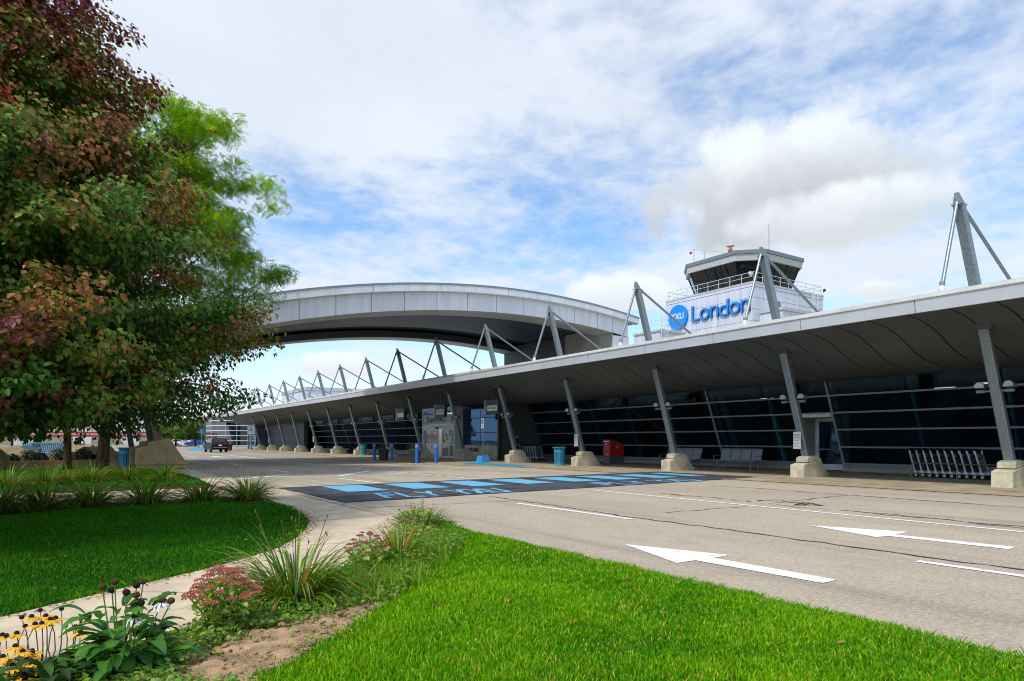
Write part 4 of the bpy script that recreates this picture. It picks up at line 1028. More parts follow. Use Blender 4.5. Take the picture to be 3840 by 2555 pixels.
# railing round the gallery, one run per side
M_RAIL = mat('white_handrail', lin(222, 222, 220), .45, .1, var=.04)
def rail_run(p, q, parent, n, z=15.3, h=.85, r=.025):
    p, q = Vector((*p, z)), Vector((*q, z)); b = MB(); up = Vector((0, 0, 1))
    b.tube([p + up * h, q + up * h], r, 6).tube([p + up * h * .55, q + up * h * .55], r * .8, 6)
    for i in range(n + 1):
        e = p.lerp(q, i / n); b.tube([e, e + up * h], r, 6)
    return b.build('handrail', M_RAIL, parent)
e = .12
rail_run((TX0 + e, TY0 + e), (TX0 + e, TY1 - e), tw, 8); rail_run((TX0 + e, TY0 + e), (TX1 - e, TY0 + e), tw, 8); rail_run((TX0 + e, TY1 - e), (TX1 - e, TY1 - e), tw, 8); rail_run((TX1 - e, TY0 + e), (TX1 - e, TY1 - e), tw, 8)
# sign: round badge and word
M_SIGNBLUE = mat('sign_blue', lin(10, 138, 226), .35, var=.02, spec=.5)
M_SIGNDARK = mat('sign_return_navy', lin(14, 74, 150), .5, var=.05)
def disc(cy, cz, r, x0, x1, m, name, n=48):
    vs = [(x, cy + r * math.cos(2 * math.pi * k / n), cz + r * math.sin(2 * math.pi * k / n)) for x in (x0, x1) for k in range(n)]
    fs = [tuple(range(n))[::-1], tuple(range(n, 2 * n))] + [(k, (k + 1) % n, n + (k + 1) % n, n + k) for k in range(n)]
    return meshobj(name, vs, fs, m, tw)
bd = disc(45.2, 13.42, 1.19, TX0 - .22, TX0, [M_SIGNBLUE], 'round_badge')
lettering('badge_lettering', 'YXU', M_WHITE, bd, (TX0 - .224, 46.02, 13.18), (0, -1, 0), (0, 0, 1), width=1.6, height=.6, bold=.02)
def letter3d(ch, y, z, h, w):
    me = glyph(ch, 1.0, .5, bold=-.004)
    co = np.empty(len(me.vertices) * 3); me.vertices.foreach_get('co', co); co = co.reshape(-1, 3); lo_, hi_ = co.min(0), co.max(0)
    u = (co[:, 0] - lo_[0]) / (hi_[0] - lo_[0]) * w; vv = (co[:, 1] - lo_[1]) / (hi_[1] - lo_[1]) * h
    dpt = np.where(co[:, 2] > 0, -.2, 0.0)
    out = np.c_[TX0 + dpt, y - u, z + vv]
    org = Vector((TX0, y, z)); out = out - np.array(org)
    me.vertices.foreach_set('co', out.ravel()); me.materials.clear(); me.materials.append(M_SIGNBLUE); me.materials.append(M_SIGNDARK); me.update()
    for p in me.polygons: p.material_index = 0 if p.normal.x < -.7 else 1
    o = bpy.data.objects.new('sign_letter', me); _link(o, tw, org)
y = 43.5
for ch, w, h, z in (('L', .92, 1.42, 12.74), ('o', 1.13, 1.08, 12.70), ('n', .95, 1.06, 12.74), ('d', 1.08, 1.46, 12.72), ('o', 1.13, 1.08, 12.70), ('n', .95, 1.06, 12.74)):
    letter3d(ch, y, z, h, w); y -= w + .075
# roof kit
MB().tube([(CX - 3.3, CY - 1.2, 18.5), (CX - 3.3, CY - 1.2, 18.9)], .28, 10).ball((CX - 3.3, CY - 1.2, 19.1), .25, 10).build('beacon', mat('beacon_orange', lin(226, 92, 60), .5, var=.08), tw)
MB().lathe((CX - 3.3, CY - 1.2, 19.35), [(.05, -.3), (.06, .05), (.36, .16), (.38, .22), (.2, .3), (.05, .34), (.05, 1.5)], 14).build('beacon_mast', M_WHITE, tw)
def mast(x, y, h, r, nm='antenna'): MB().tube([(x, y, 18.45), (x, y, 18.45 + h)], r, 6).build(nm, M_CAP, tw)
mast(CX - .6, CY - 3.4, 3.1, .06); mast(CX - 4.3, CY + 2.3, 1.5, .05); mast(CX - 4.3, CY + 1.0, .9, .07)
MB().ball((CX - 4.45, CY + 2.55, 19.6), .14, 8).build('warning_lamp', M_RED, tw)
MB().tube([(CX - 4.3, CY + 2.3, 19.9), (CX - 3.4, CY - 1.1, 18.9)], .012, 4).build('stay_wire', M_GALV, tw)
MB().box((TX0 - .35, TY0 + .05, 15.85), (TX0 - .05, TY0 + .25, 16.1)).ball((TX0 - .2, TY0 + .15, 15.8), .12, 8).build('camera', M_WHITE, tw)
MB().ball((TX1 + .1, TY0 - .1, 15.8), .15, 8).tube([(TX1, TY0, 15.5), (TX1 + .1, TY0 - .1, 15.95)], .03, 6).build('camera', M_BLACK, tw)
# window, lower step-out and caged ladder on the side face
MB().box((52.95, TY0 - .02, 13.3), (53.9, TY0 + .02, 13.9)).build('side_window', mat('blue_window', lin(90, 140, 170), .15, .2, var=.1), tw)
MB().box((50.9, TY0 - 2.2, 5.5), (55.6, TY0, 12.5)).build('annex', M_TPANEL, tw); MB().box((50.8, TY0 - 2.3, 12.505), (55.7, TY0 + .0, 12.75)).build('annex_coping', M_TROOF, tw)
def ladder(x, y, z0, z1, name='caged_ladder', parent=None, flip=1):
    b = MB()
    for s in (-.22, .22): b.tube([(x + s, y, z0), (x + s, y, z1)], .03, 6)
    for z in np.arange(z0 + .2, z1, .3): b.tube([(x - .22, y, z), (x + .22, y, z)], .015, 5)
    for z in np.arange(z0 + .3, z1 + .01, .55):
        pts = [(x + .36 * math.cos(a), y - flip * (.02 + .55 * math.sin(a)), z) for a in np.linspace(0, math.pi, 8)]; b.tube(pts, .022, 5)
    for a in np.linspace(.3, math.pi - .3, 4): b.tube([(x + .36 * math.cos(a), y - flip * (.02 + .55 * math.sin(a)), z0 + .3), (x + .36 * math.cos(a), y - flip * (.02 + .55 * math.sin(a)), z1)], .018, 5)
    return b.build(name, M_RAIL, parent or tw)
ladder(55.2, TY0 - 2.4, 11.4, 14.4)
rail_run((50.95, TY0 - 2.1), (55.5, TY0 - 2.1), tw, 4, 12.75, .85)
# plant room left of the tower
pr = thing('roof_plant_room', 'small grey plant room with caged ladder on the roof left of the tower', 'plant room', (46, 47, 5.5))
MB().box((46.2, 44.1, 5.45), (49.5, 47.5, 11.55)).build('wall', M_TPANEL, pr); MB().box((46.1, 44.0, 11.555), (49.6, 47.6, 11.75)).build('coping', M_TROOF, pr)
ladder(46.4, 43.9, 9.5, 13.0, parent=pr)
rail_run((46.2, 44.3), (46.2, 47.4), pr, 3, 11.75, .9)
# pale block on the roof behind the far masts
fb_ = thing('far_terminal_block', 'pale distant roof block seen through the far roof masts', 'building', (48, 160, 0))
MB().box((48, 160, 0), (70, 182, 13.4)).build('wall', M_TPANEL, fb_); MB().box((47.8, 159.8, 13.4), (70.2, 182.2, 14.2)).build('parapet', M_TROOF, fb_)
MB().box((48, 120, 0), (66, 159.9, 10.6)).build('wing_wall', M_TPANEL, fb_); MB().box((47.8, 119.8, 10.6), (66.2, 159.79, 11.3)).build('wing_parapet', M_TROOF, fb_)
for yy in (165.5, 171, 176.5): MB().box((47.97, yy, 0), (48, yy + .06, 13.4)).build('panel_joint', M_JOINT, fb_)
MB().box((47.97, 160, 11.0), (48, 182, 11.06)).build('panel_joint', M_JOINT, fb_)

# ================================================================== arrivals pavilion
av = thing('arrivals_pavilion', 'glazed arrivals pavilion with white horizontal bands at the far road bend', 'building', (21.5, 120, 0))
AVZ = [.45, 1.3, 2.15, 3.0, 3.85, 4.7, 5.4]
ang_pts = [(20.6, 127.5), (20.7, 123.0), (21.3, 120.6), (22.4, 119.8), (24.1, 119.6), (25.9, 119.5)]
M_AVG = glassmat('arrivals_glass', (.16, .27, .36), .16)
for a, b in zip(ang_pts, ang_pts[1:]):
    for za, zb in zip(AVZ, AVZ[1:]):
        meshobj('glass_pane', [(*a, za + .06), (*b, za + .06), (*b, zb - .06), (*a, zb - .06)], [(0, 1, 2, 3)], M_AVG, av)
    for z in AVZ:
        MB().bar((*a, z), (*b, z), .12, .12).build('white_band', M_WHITE, av)
    MB().bar((*a, 0), (*a, 5.4), .08, .08).build('post', M_ALU, av)
    d_ = Vector((b[0] - a[0], b[1] - a[1], 0)).normalized() * 0
    meshobj('base_wall', [(*a, 0), (*b, 0), (*b, .42), (*a, .42)], [(0, 1, 2, 3)], M_WHITE, av)
MB().prism([(20.5, 127.5), (20.6, 122.9), (21.2, 120.4), (22.4, 119.6), (27, 119.3), (27, 140), (20.5, 140)], 'z', 5.46, 5.7).build('roof', M_CAP, av)
MB().prism([(20.8, 127.5), (20.9, 123), (21.5, 120.8), (22.5, 120), (27, 119.9), (27, 140), (20.8, 140)], 'z', .01, .03).build('floor', M_INT, av)
MB().box((20.9, 131, 0.03), (27, 131.2, 5.4)).build('rear_wall', mat('interior_blue', lin(70, 96, 120), .8, var=.2), av)
ae = thing('arrivals_entrance', 'far glazed arrivals door porch with pale blue Arrivals sign', 'entrance', (24.6, 110.5, 0))
fr = MB(); AX = 24.25
for yy in (107.8, 110.0, 112.2): fr.box((AX, yy, .012), (AX + .25, yy + .14, 3.8))
fr.box((AX, 107.94, 2.35), (AX + .25, 112.2, 2.55)); fr.box((AX, 107.94, 3.7), (AX + .25, 112.2, 3.8))
fr.build('door_frame', M_ALUW, ae)
for ya, yb in ((107.95, 108.95), (108.97, 109.98), (110.16, 111.1), (111.12, 112.18)):
    MB().box((AX + .08, ya, .05), (AX + .1, yb, 2.34)).build('door_pane', M_DOORGLASS, ae)
s2 = MB().box((AX + .02, 107.96, 2.56), (AX + .06, 112.18, 3.69)).build('sign_panel', M_SIGN, ae)
lettering('lettering', 'Arrivals', M_INK, s2, (AX + .012, 111.6, 2.8), (0, -1, 0), (0, 0, 1), width=2.6, height=.5)
MB().box((AX + .25, 107.8, .012), (27, 107.9, 3.8)).build('porch_side', M_SOFFIT, ae)
MB().box((26.9, 107.9, .012), (27, 112.2, 3.8)).build('inner_wall', M_INT, ae)

# ================================================================== hanging airline signs
def hang_sign(y, label, kind):
    t = thing('hanging_sign', label, 'sign', (21.9, y, 2.9), 'hanging airline signs')
    x0 = 21.75
    MB().prism([(y + .78, 3.86), (y + .70, 2.94), (y - .62, 2.98), (y - .70, 3.82)], 'x', x0, x0 + .22).build('sign_box', M_DARKGREY, t)
    MB().prism([(y + .90, 3.90), (y + .98, 2.92), (y + .74, 2.94), (y + .79, 3.88)], 'x', x0 - .01, x0 + .23).build('end_fin', M_ALU, t)
    MB().box((x0 + .06, y - .06, 3.80), (x0 + .12, y + .06, sofz(21.85) + .02)).build('hanger', M_DARKGREY, t)
    pl_ = MB().box((x0 - .012, y - .58, 3.16), (x0 - .001, y + .6, 3.50)).build('name_plate', M_WHITE, t)
    if kind == 'W':
        lettering('lettering', 'WESTJET', M_INK, pl_, (x0 - .016, y + .55, 3.26), (0, -1, 0), (0, 0, 1), width=.86, height=.14, bold=.01)
        MB().prism([(y - .36, 3.26), (y - .53, 3.3), (y - .5, 3.40), (y - .40, 3.39)], 'x', x0 - .018, x0 - .0125).build('emblem', mat('teal_emblem', lin(20, 140, 150), .5, var=.05), pl_)
    elif kind == 'A':
        lettering('lettering', 'AIR CANADA', M_INK, pl_, (x0 - .016, y + .34, 3.28), (0, -1, 0), (0, 0, 1), width=.84, height=.10)
        pts = [(y + .45 + .07 * math.cos(a) * (1 if k % 2 == 0 else .6), 3.33 + .07 * math.sin(a) * (1 if k % 2 == 0 else .6)) for k, a in enumerate(np.linspace(0, 2 * math.pi, 15)[:-1])]
        MB().prism(pts, 'x', x0 - .018, x0 - .0125).build('emblem', M_RED, pl_)
    return t
hang_sign(34.65, 'dark hanging sign reading AIR CANADA with red emblem', 'A')
hang_sign(41.5, 'dark hanging sign reading WESTJET in front of the departures porch', 'W')
hang_sign(48.1, 'dark hanging sign with a blank white plate left of the departures porch', 'B')
# ================================================================== things under the canopy
def bin_(loc, label, m=None, slats=True):
    m = m or M_TURQ; t = thing('litter_bin', label, 'litter bin', loc, 'slatted blue litter bins'); x, y, z = loc
    MB().lathe(loc, [(.25, 0), (.265, .03), (.265, .09), (.25, .1)], 24).build('base_ring', m, t)
    MB().lathe((x, y, z + .70), [(.275, 0), (.285, .01), (.29, .1), (.275, .11)], 24).build('band', m, t)
    MB().lathe((x, y, z + .86), [(.30, .06), (.37, .10), (.375, .125), (.33, .13), (.28, .10)], 24).build('flared_rim', m, t)
    MB().lathe((x, y, z + .05), [(.2, 0), (.22, .8), (.2, .8)], 16).build('liner', M_BLACK, t)
    def slat(a, par):
        c, s_ = math.cos(a), math.sin(a)
        pts = [(.262, .06), (.285, .70), (.29, .80), (.31, .92), (.36, .965)]
        b = MB(); w = .017
        vs = []
        for r_, h in pts:
            for k in (-1, 1): vs.append((x + c * r_ - s_ * w * k, y + s_ * r_ + c * w * k, z + h))
            for k in (-1, 1): vs.append((x + c * (r_ - .012) - s_ * w * k, y + s_ * (r_ - .012) + c * w * k, z + h))
        fs = []
        for i in range(len(pts) - 1):
            a0, b0 = 4 * i, 4 * i + 4
            fs += [(a0, a0 + 1, b0 + 1, b0), (a0 + 3, a0 + 2, b0 + 2, b0 + 3), (a0 + 2, a0, b0, b0 + 2), (a0 + 1, a0 + 3, b0 + 3, b0 + 1)]
        return meshobj('slat', vs, fs, m, par)
    for k in range(26): slat(2 * math.pi * k / 26, t)
    return t
bin_((21.9, 28.15, .012), 'turquoise slatted litter bin beside the column base next to the red mailbox')
bin_((22.4, 57.6, .012), 'turquoise slatted litter bin left of the planters near the departures doors')
bin_((27.2, 86.5, .012), 'small far turquoise litter bin behind a column base left of the seated person')
bin_((2.42, 36.9, .022), 'sky blue slatted litter bin left of the stone plinth', M_CYAN)
# blue bollards
def bollard(x, y, label, h=1.18):
    t = thing('bollard', label, 'bollard', (x, y, .012), 'blue bollards by the departures doors')
    MB().lathe((x, y, .012), [(.10, 0), (.10, h - .08), (.092, h - .04), (.06, h - .01), (.02, h)], 18).build('sleeve', M_BOLLARD, t)
    for k in (0.17, .24): MB().lathe((x, y, .012), [(.1012, h - k), (.1022, h - k + .004), (.1022, h - k + .022), (.1012, h - k + .026)], 18).build('reflective_band', M_WHITE, t)
bollard(17.14, 35.61, 'blue bollard in front of the right planter')
bollard(18.07, 34.99, 'blue bollard standing before the departures sliding doors')
bollard(17.32, 42.54, 'blue bollard touching the left planter at its road side')
bollard(17.9, 41.0, 'blue bollard mostly hidden behind the left planter')
# mailbox
mb = thing('mailbox', 'red street letter box with grey base against the glass front', 'mailbox', (26.2, 28.6, 0.012))
x0, y0, y1 = 25.65, 28.33, 28.88
MB().prism([(25.66, .012), (25.66, .42), (26.75, .42), (26.75, .012)], 'y', y0 + .01, y1 - .01).build('grey_base', M_MBGREY, mb)
bx_ = MB().prism([(25.65, .425), (25.65, 1.38), (25.70, 1.41), (26.3, 1.27), (26.76, 1.12), (26.76, .425)], 'y', y0, y1).build('red_body', M_RED, mb)
md = bx_.modifiers.new('b', 'BEVEL'); md.width = .02; md.limit_method = 'ANGLE'
MB().box((25.62, y0 + .06, 1.26), (25.648, y1 - .06, 1.32)).build('letter_slot', M_WHITE, mb)
lab = MB().box((25.64, y0 + .05, 1.06), (25.648, y1 - .05, 1.2)).build('label_strip', mat('label_blue', lin(30, 60, 130), .5, var=.05), mb)
MB().box((25.634, (y0 + y1) / 2 - .06, 1.08), (25.6395, (y0 + y1) / 2 + .06, 1.18)).build('label_badge', M_WHITE, lab)
MB().box((25.636, y0 + .12, .52), (25.648, y0 + .26, .55)).build('small_label', M_WHITE, mb)
n = 24; cxm, czm = 26.25, .98
vs = [(cxm + .12 * math.cos(2 * math.pi * k / n), y0 - .004, czm + .12 * math.sin(2 * math.pi * k / n)) for k in range(n)]
em = meshobj('emblem_ring', vs + [(v_[0], y0 + .002, v_[2]) for v_ in vs], [tuple(range(n))] + [(k, (k + 1) % n, n + (k + 1) % n, n + k)[::-1] for k in range(n)], mat('emblem_gold', lin(220, 170, 110), .5, var=.05), mb)
vs = [(cxm + .10 * math.cos(2 * math.pi * k / n), y0 - .007, czm + .10 * math.sin(2 * math.pi * k / n)) for k in range(n)]
meshobj('emblem_field', vs, [tuple(range(n))], M_RED, em)
meshobj('emblem_wing', [(cxm - .07, y0 - .010, czm + .05), (cxm + .075, y0 - .010, czm), (cxm - .07, y0 - .010, czm - .05), (cxm - .03, y0 - .010, czm)], [(0, 1, 2, 3)], M_WHITE, em)
# metal seats
def bench(cx_, yc, label, n=4, ln=2.35):
    t = thing('metal_bench', label, 'bench', (cx_, yc, .012), 'slatted metal benches along the glass front')
    m = mat('grey_bench_metal', lin(150, 154, 162), .42, .35, var=.06)
    w = ln / n
    for k in range(n):
        ya = yc - ln / 2 + k * w + .02; yb = ya + w - .04
        MB().prism([(cx_ - .26, .43), (cx_ - .30, .40), (cx_ - .28, .39), (cx_ + .2, .40), (cx_ + .2, .42)], 'y', ya, yb).build('seat', m, t)
        bk = MB().prism([(cx_ + .20, .45), (cx_ + .33, .88), (cx_ + .30, .96), (cx_ + .34, .97), (cx_ + .37, .88), (cx_ + .23, .44)], 'y', ya, yb).build('backrest', m, t)
    MB().box((cx_ - .29, yc - ln / 2, .375), (cx_ - .22, yc + ln / 2, .392)).build('front_rail', m, t)
    MB().box((cx_ + .21, yc - ln / 2, .375), (cx_ + .28, yc + ln / 2, .45)).build('rear_rail', m, t)
    for yy in (yc - ln / 2 + .22, yc + ln / 2 - .22):
        for xx in (cx_ - .27, cx_ + .26): MB().box((xx - .025, yy - .02, .012), (xx + .025, yy + .02, .375)).build('leg', m, t)
        MB().box((cx_ - .244, yy - .015, .28), (cx_ + .234, yy + .015, .32)).build('crossbar', m, t)
    for yy in (yc - ln / 2 - .02, yc + ln / 2 + .02):
        MB().tube([(cx_ - .28, yy, .40), (cx_ - .24, yy, .62), (cx_ + .26, yy, .64)], .016, 6).build('armrest', m, t)
    return t
bench(26.25, 20.15, 'grey four-seat metal bench standing clear before the glass', 4, 2.3)
bench(26.25, 23.65, 'grey four-seat metal bench partly hidden behind a column base', 4, 2.3)
bench(26.3, 53.2, 'grey metal bench by the glass between the two planters', 3, 1.9)
# luggage trolleys
def trolley(x, y, label, group, s=1):
    """faces along -Y*s; push bar towards +Y*s"""
    t = thing('luggage_trolley', label, 'trolley', (x, y, .012), group)
    def P(dx, dy, dz): return (x + dx, y + dy * s, .012 + dz)
    for sx in (-.26, .26):
        MB().bar(P(sx, .12, .14), P(sx, .34, .98), .05, .035, up=(0, 1, 0)).build('upright', M_CHROME, t)
        w_ = MB().tube([P(sx - .025, .1, .085), P(sx + .025, .1, .085)], .085, 14).build('wheel', M_RUBBER, t)
        MB().tube([P(sx - .028, .1, .085), P(sx + .028, .1, .085)], .05, 10).build('hub', M_CHROME, w_)
        MB().prism([(y + .02 * s, .16), (y + .2 * s, .16), (y + .16 * s, .27), (y + .06 * s, .22)], 'x', x + sx - .035, x + sx + .035).build('wheel_guard', M_CHROME, t)
    b = MB().tube([P(-.3, .30, .99), P(-.27, .40, 1.02), P(0, .44, 1.03), P(.27, .40, 1.02), P(.3, .30, .99)], .028, 8); b.build('push_bar', M_BLACK, t)
    MB().bar(P(-.24, .27, .80), P(.24, .27, .80), .06, .13).build('advert_box', M_MBGREY, t)
    v = [P(-.24, .14, .25), P(.24, .14, .25), P(.24, .24, .70), P(-.24, .24, .70)]
    meshobj('back_panel', v + [(a, b_ + .02 * s, c) for a, b_, c in v], [(0, 1, 2, 3), (7, 6, 5, 4), (0, 4, 5, 1), (1, 5, 6, 2), (2, 6, 7, 3), (3, 7, 4, 0)], M_MBGREY, t)
    b = MB()
    for sx in (-.2, 0, .2): b.tube([P(sx, .14, .2), P(sx * .6, -.5, .17)], .014, 6)
    b.tube([P(-.2, .0, .19), P(.2, .0, .19)], .012, 6).tube([P(-.12, -.5, .17), P(.12, -.5, .17)], .014, 6)
    b.build('luggage_deck', M_CHROME, t)
    MB().tube([P(-.025, -.42, .07), P(.025, -.42, .07)], .07, 12).build('front_wheel', M_RUBBER, t)
    return t
def row(y_first, step, n, x, s, desc, group, src=None, xd=0.0):
    t0 = trolley(x, y_first, desc(0), group, s); cm = {}
    for i in range(1, n): copy_tree(t0, (x + xd * i, y_first + step * i, .012), label=desc(i))
    return t0
row(11.9, -.236, 10, 26.05, 1, lambda i: ('luggage trolley at the left end of the near right-hand row' if i == 0 else ('luggage trolley at the right end of the near row with its full panel showing' if i == 9 else '%s luggage trolley from the left in the near right-hand row' % ORD[i])), 'nested trolleys in the near rack')
row(40.2, -.29, 17, 26.1, 1, lambda i: ('luggage trolley at the left end of the row behind the blue-shirted person' if i == 0 else ('luggage trolley at the right end of the far row with grey panel showing' if i == 16 else ('%s luggage trolley from the left in the far row' % (ORD[i] if i < 16 else ''))) ), 'nested trolleys in the far rack')
def rack(x, ya, yb, label):
    t = thing('trolley_rack', label, 'rack', (x, (ya + yb) / 2, .012))
    MB().tube([(x, yb, .012), (x, yb, .44), (x, yb - .03, .50), (x, yb - .1, .53), (x, ya, .53), ], .02, 8).build('top_rail', M_STAINLESS, t)
    MB().tube([(x, yb, .17), (x, ya, .17)], .014, 6).build('lower_rail', M_STAINLESS, t)
    for k in range(1, int((yb - ya) / 1.5) + 1): MB().tube([(x, yb - 1.5 * k, .012), (x, yb - 1.5 * k, .53)], .018, 8).build('upright', M_STAINLESS, t)
rack(25.62, 8.1, 12.1, 'stainless tube rack holding the near row of trolleys')
rack(25.5, 35.6, 39.5, 'dark tube rack holding the far row of trolleys')
# planters with ornamental grass
def strap_plant(name, base, n, L, seed, cols, w=.011, droop=.9, parent=None, spread=.12, up=(.55, 1.35), sg=6, lmin=.55):
    r = rng(seed); V, F, C = [], [], []; k0 = 0
    A = r.uniform(0, 2 * np.pi, n); th = r.uniform(*up, n); Ln = L * r.uniform(lmin, 1.05, n); rad = spread * np.sqrt(r.random(n)); wv = w * r.uniform(.6, 1.2, n)
    S = np.linspace(0, 1, sg)
    dirx, diry = np.cos(A), np.sin(A)
    for i in range(n):
        s = S * Ln[i]; bend = droop * r.uniform(.6, 1.4)
        ang_ = th[i] - bend * (S ** 1.6) * 1.5
        dr = np.concatenate([[0], np.cumsum(np.cos((ang_[1:] + ang_[:-1]) / 2) * np.diff(s))]); dz = np.concatenate([[0], np.cumsum(np.sin((ang_[1:] + ang_[:-1]) / 2) * np.diff(s))])
        dz = np.maximum(dz, .01)
        ww = wv[i] * np.minimum(1, (1.02 - S) * 2.2)
        sx, sy = -diry[i], dirx[i]
        bx = base[0] + dirx[i] * (rad[i] + dr); by = base[1] + diry[i] * (rad[i] + dr); bz = base[2] + dz
        V.append(np.stack([np.c_[bx - sx * ww, by - sy * ww, bz], np.c_[bx, by, bz - ww * .5], np.c_[bx + sx * ww, by + sy * ww, bz]], 1).reshape(-1, 3))
        for j in range(sg - 1):
            a = k0 + 3 * j; F += [(a, a + 1, a + 4, a + 3), (a + 1, a + 2, a + 5, a + 4)]
        k0 += 3 * sg
        c = np.array(cols[0]) * (1 - (m_ := r.random())) + np.array(cols[1]) * m_
        if r.random() < .1: c = np.array(cols[2])
        C.append(np.tile(c * r.uniform(.8, 1.2), (3 * sg, 1)))
    return npmesh(name, np.concatenate(V), F, M_PLANT, parent, org=base, col=np.concatenate(C))
M_POT = mat('charcoal_planter', lin(60, 62, 66), .6, var=.12, vscale=5, bump=.1)
BRN = (lin(86, 72, 40), lin(112, 84, 52), lin(150, 120, 84))
GRN = (lin(70, 120, 30), lin(120, 160, 50), lin(150, 140, 60))
def leaf_ball(name, c, rx, rz, n, size, seed, cols, parent, m=None, hollow=.3, flat=False):
    r = rng(seed); d = r.normal(size=(n, 3)); d /= np.linalg.norm(d, axis=1)[:, None]
    rad = (hollow + (1 - hollow) * r.random(n)) ** .5
    P = np.array(c) + d * rad[:, None] * np.array([rx, rx, rz]) * (1 + .25 * np.sin(d[:, :1] * 5 + seed) * np.cos(d[:, 1:2] * 4))
    return leaf_mesh(name, P, d, size, r, cols, parent, m or M_PLANT, c)
def leaf_mesh(name, P, N, size, r, cols, parent, m, org, droop=.5, colarr=None, light=False):
    """folded heart-shaped leaves hanging from points P facing roughly along N"""
    n = len(P); N = N + r.normal(0, .55, (n, 3)); N[:, 2] += .35; N /= np.linalg.norm(N, axis=1)[:, None]
    down = np.tile([0, 0, -1.0], (n, 1)) * droop + r.normal(0, .6, (n, 3))
    T = down - N * np.sum(down * N, 1)[:, None]; T /= np.linalg.norm(T, axis=1)[:, None] + 1e-9
    B = np.cross(N, T); s = (size * r.uniform(.6, 1.2, n))[:, None]
    fold = r.uniform(.05, .28, n)[:, None] * s
    v0 = P; v1 = P + T * s * .35 + B * s * .40 + N * fold; v2 = P + T * s * .72 + B * s * .27 + N * fold * .7; v3 = P + T * s * 1.05 - N * fold * .3
    v4 = P + T * s * .72 - B * s * .27 + N * fold * .7; v5 = P + T * s * .35 - B * s * .40 + N * fold; v6 = P + T * s * .5
    k = 7
    if light:
        v1 = P + T * s * .42 + B * s * .40 + N * fold; v5 = P + T * s * .42 - B * s * .40 + N * fold; k = 5
        V = np.stack([v0, v1, v3, v5, v6], 1).reshape(-1, 3); b = np.arange(n) * 5
        F = np.concatenate([np.c_[b, b + 4, b + 1], np.c_[b + 1, b + 4, b + 2], np.c_[b + 2, b + 4, b + 3], np.c_[b + 3, b + 4, b]])
    else:
        V = np.stack([v0, v1, v2, v3, v4, v5, v6], 1).reshape(-1, 3); b = np.arange(n) * 7
        F = np.concatenate([np.c_[b, b + 6, b + 1], np.c_[b + 1, b + 6, b + 2], np.c_[b + 2, b + 6, b + 3], np.c_[b + 3, b + 6, b + 4], np.c_[b + 4, b + 6, b + 5], np.c_[b + 5, b + 6, b]])
    if colarr is None:
        mv = r.random(n)[:, None]; colarr = np.array(cols[0]) * (1 - mv) + np.array(cols[1]) * mv
    C = np.repeat(colarr * r.uniform(.75, 1.25, n)[:, None], k, 0)
    return npmesh(name, V, F, m, parent, org=org, col=C, smooth=False)
def pot(x, y, label, seed, s=1.0, reed=True):
    t = thing('planter', label, 'planter', (x, y, .012), 'dark pots with ornamental grass')
    MB().lathe((x, y, .012), [(.26 * s, 0), (.28 * s, .02), (.36 * s, .62 * s), (.385 * s, .63 * s), (.39 * s, .70 * s), (.34 * s, .70 * s), (.33 * s, .63 * s), (.1, .62 * s)], 24).build('pot', M_POT, t, smooth=False)
    strap_plant('grass_plume', (x, y, .012 + .62 * s), 240, .85 * s, seed, BRN, .006, .7, t, .1, (.5, 1.5))
    leaf_ball('trailing_foliage', (x, y, .70 * s), .36 * s, .14, 260, .08, seed + 1, (lin(78, 130, 36), lin(128, 172, 56)), t)
    b = MB(); r = random.Random(seed)
    for k in range(14):
        a = r.uniform(0, 6.28); q = .3 * s; b.ball((x + q * math.cos(a), y + q * math.sin(a), .80 * s + r.uniform(-.03, .05)), .025, 6)
    b.build('white_blossom', M_WHITE, t)['kind'] = 'stuff'
    return t
pot(17.76, 42.0, 'dark round planter with brown grasses left of the departures doors', 3)
pot(17.35, 36.35, 'dark round planter with brown grasses behind the two blue bollards', 4)
pot(17.9, 93.6, 'distant dark planter right behind the black car', 5, 1.15)
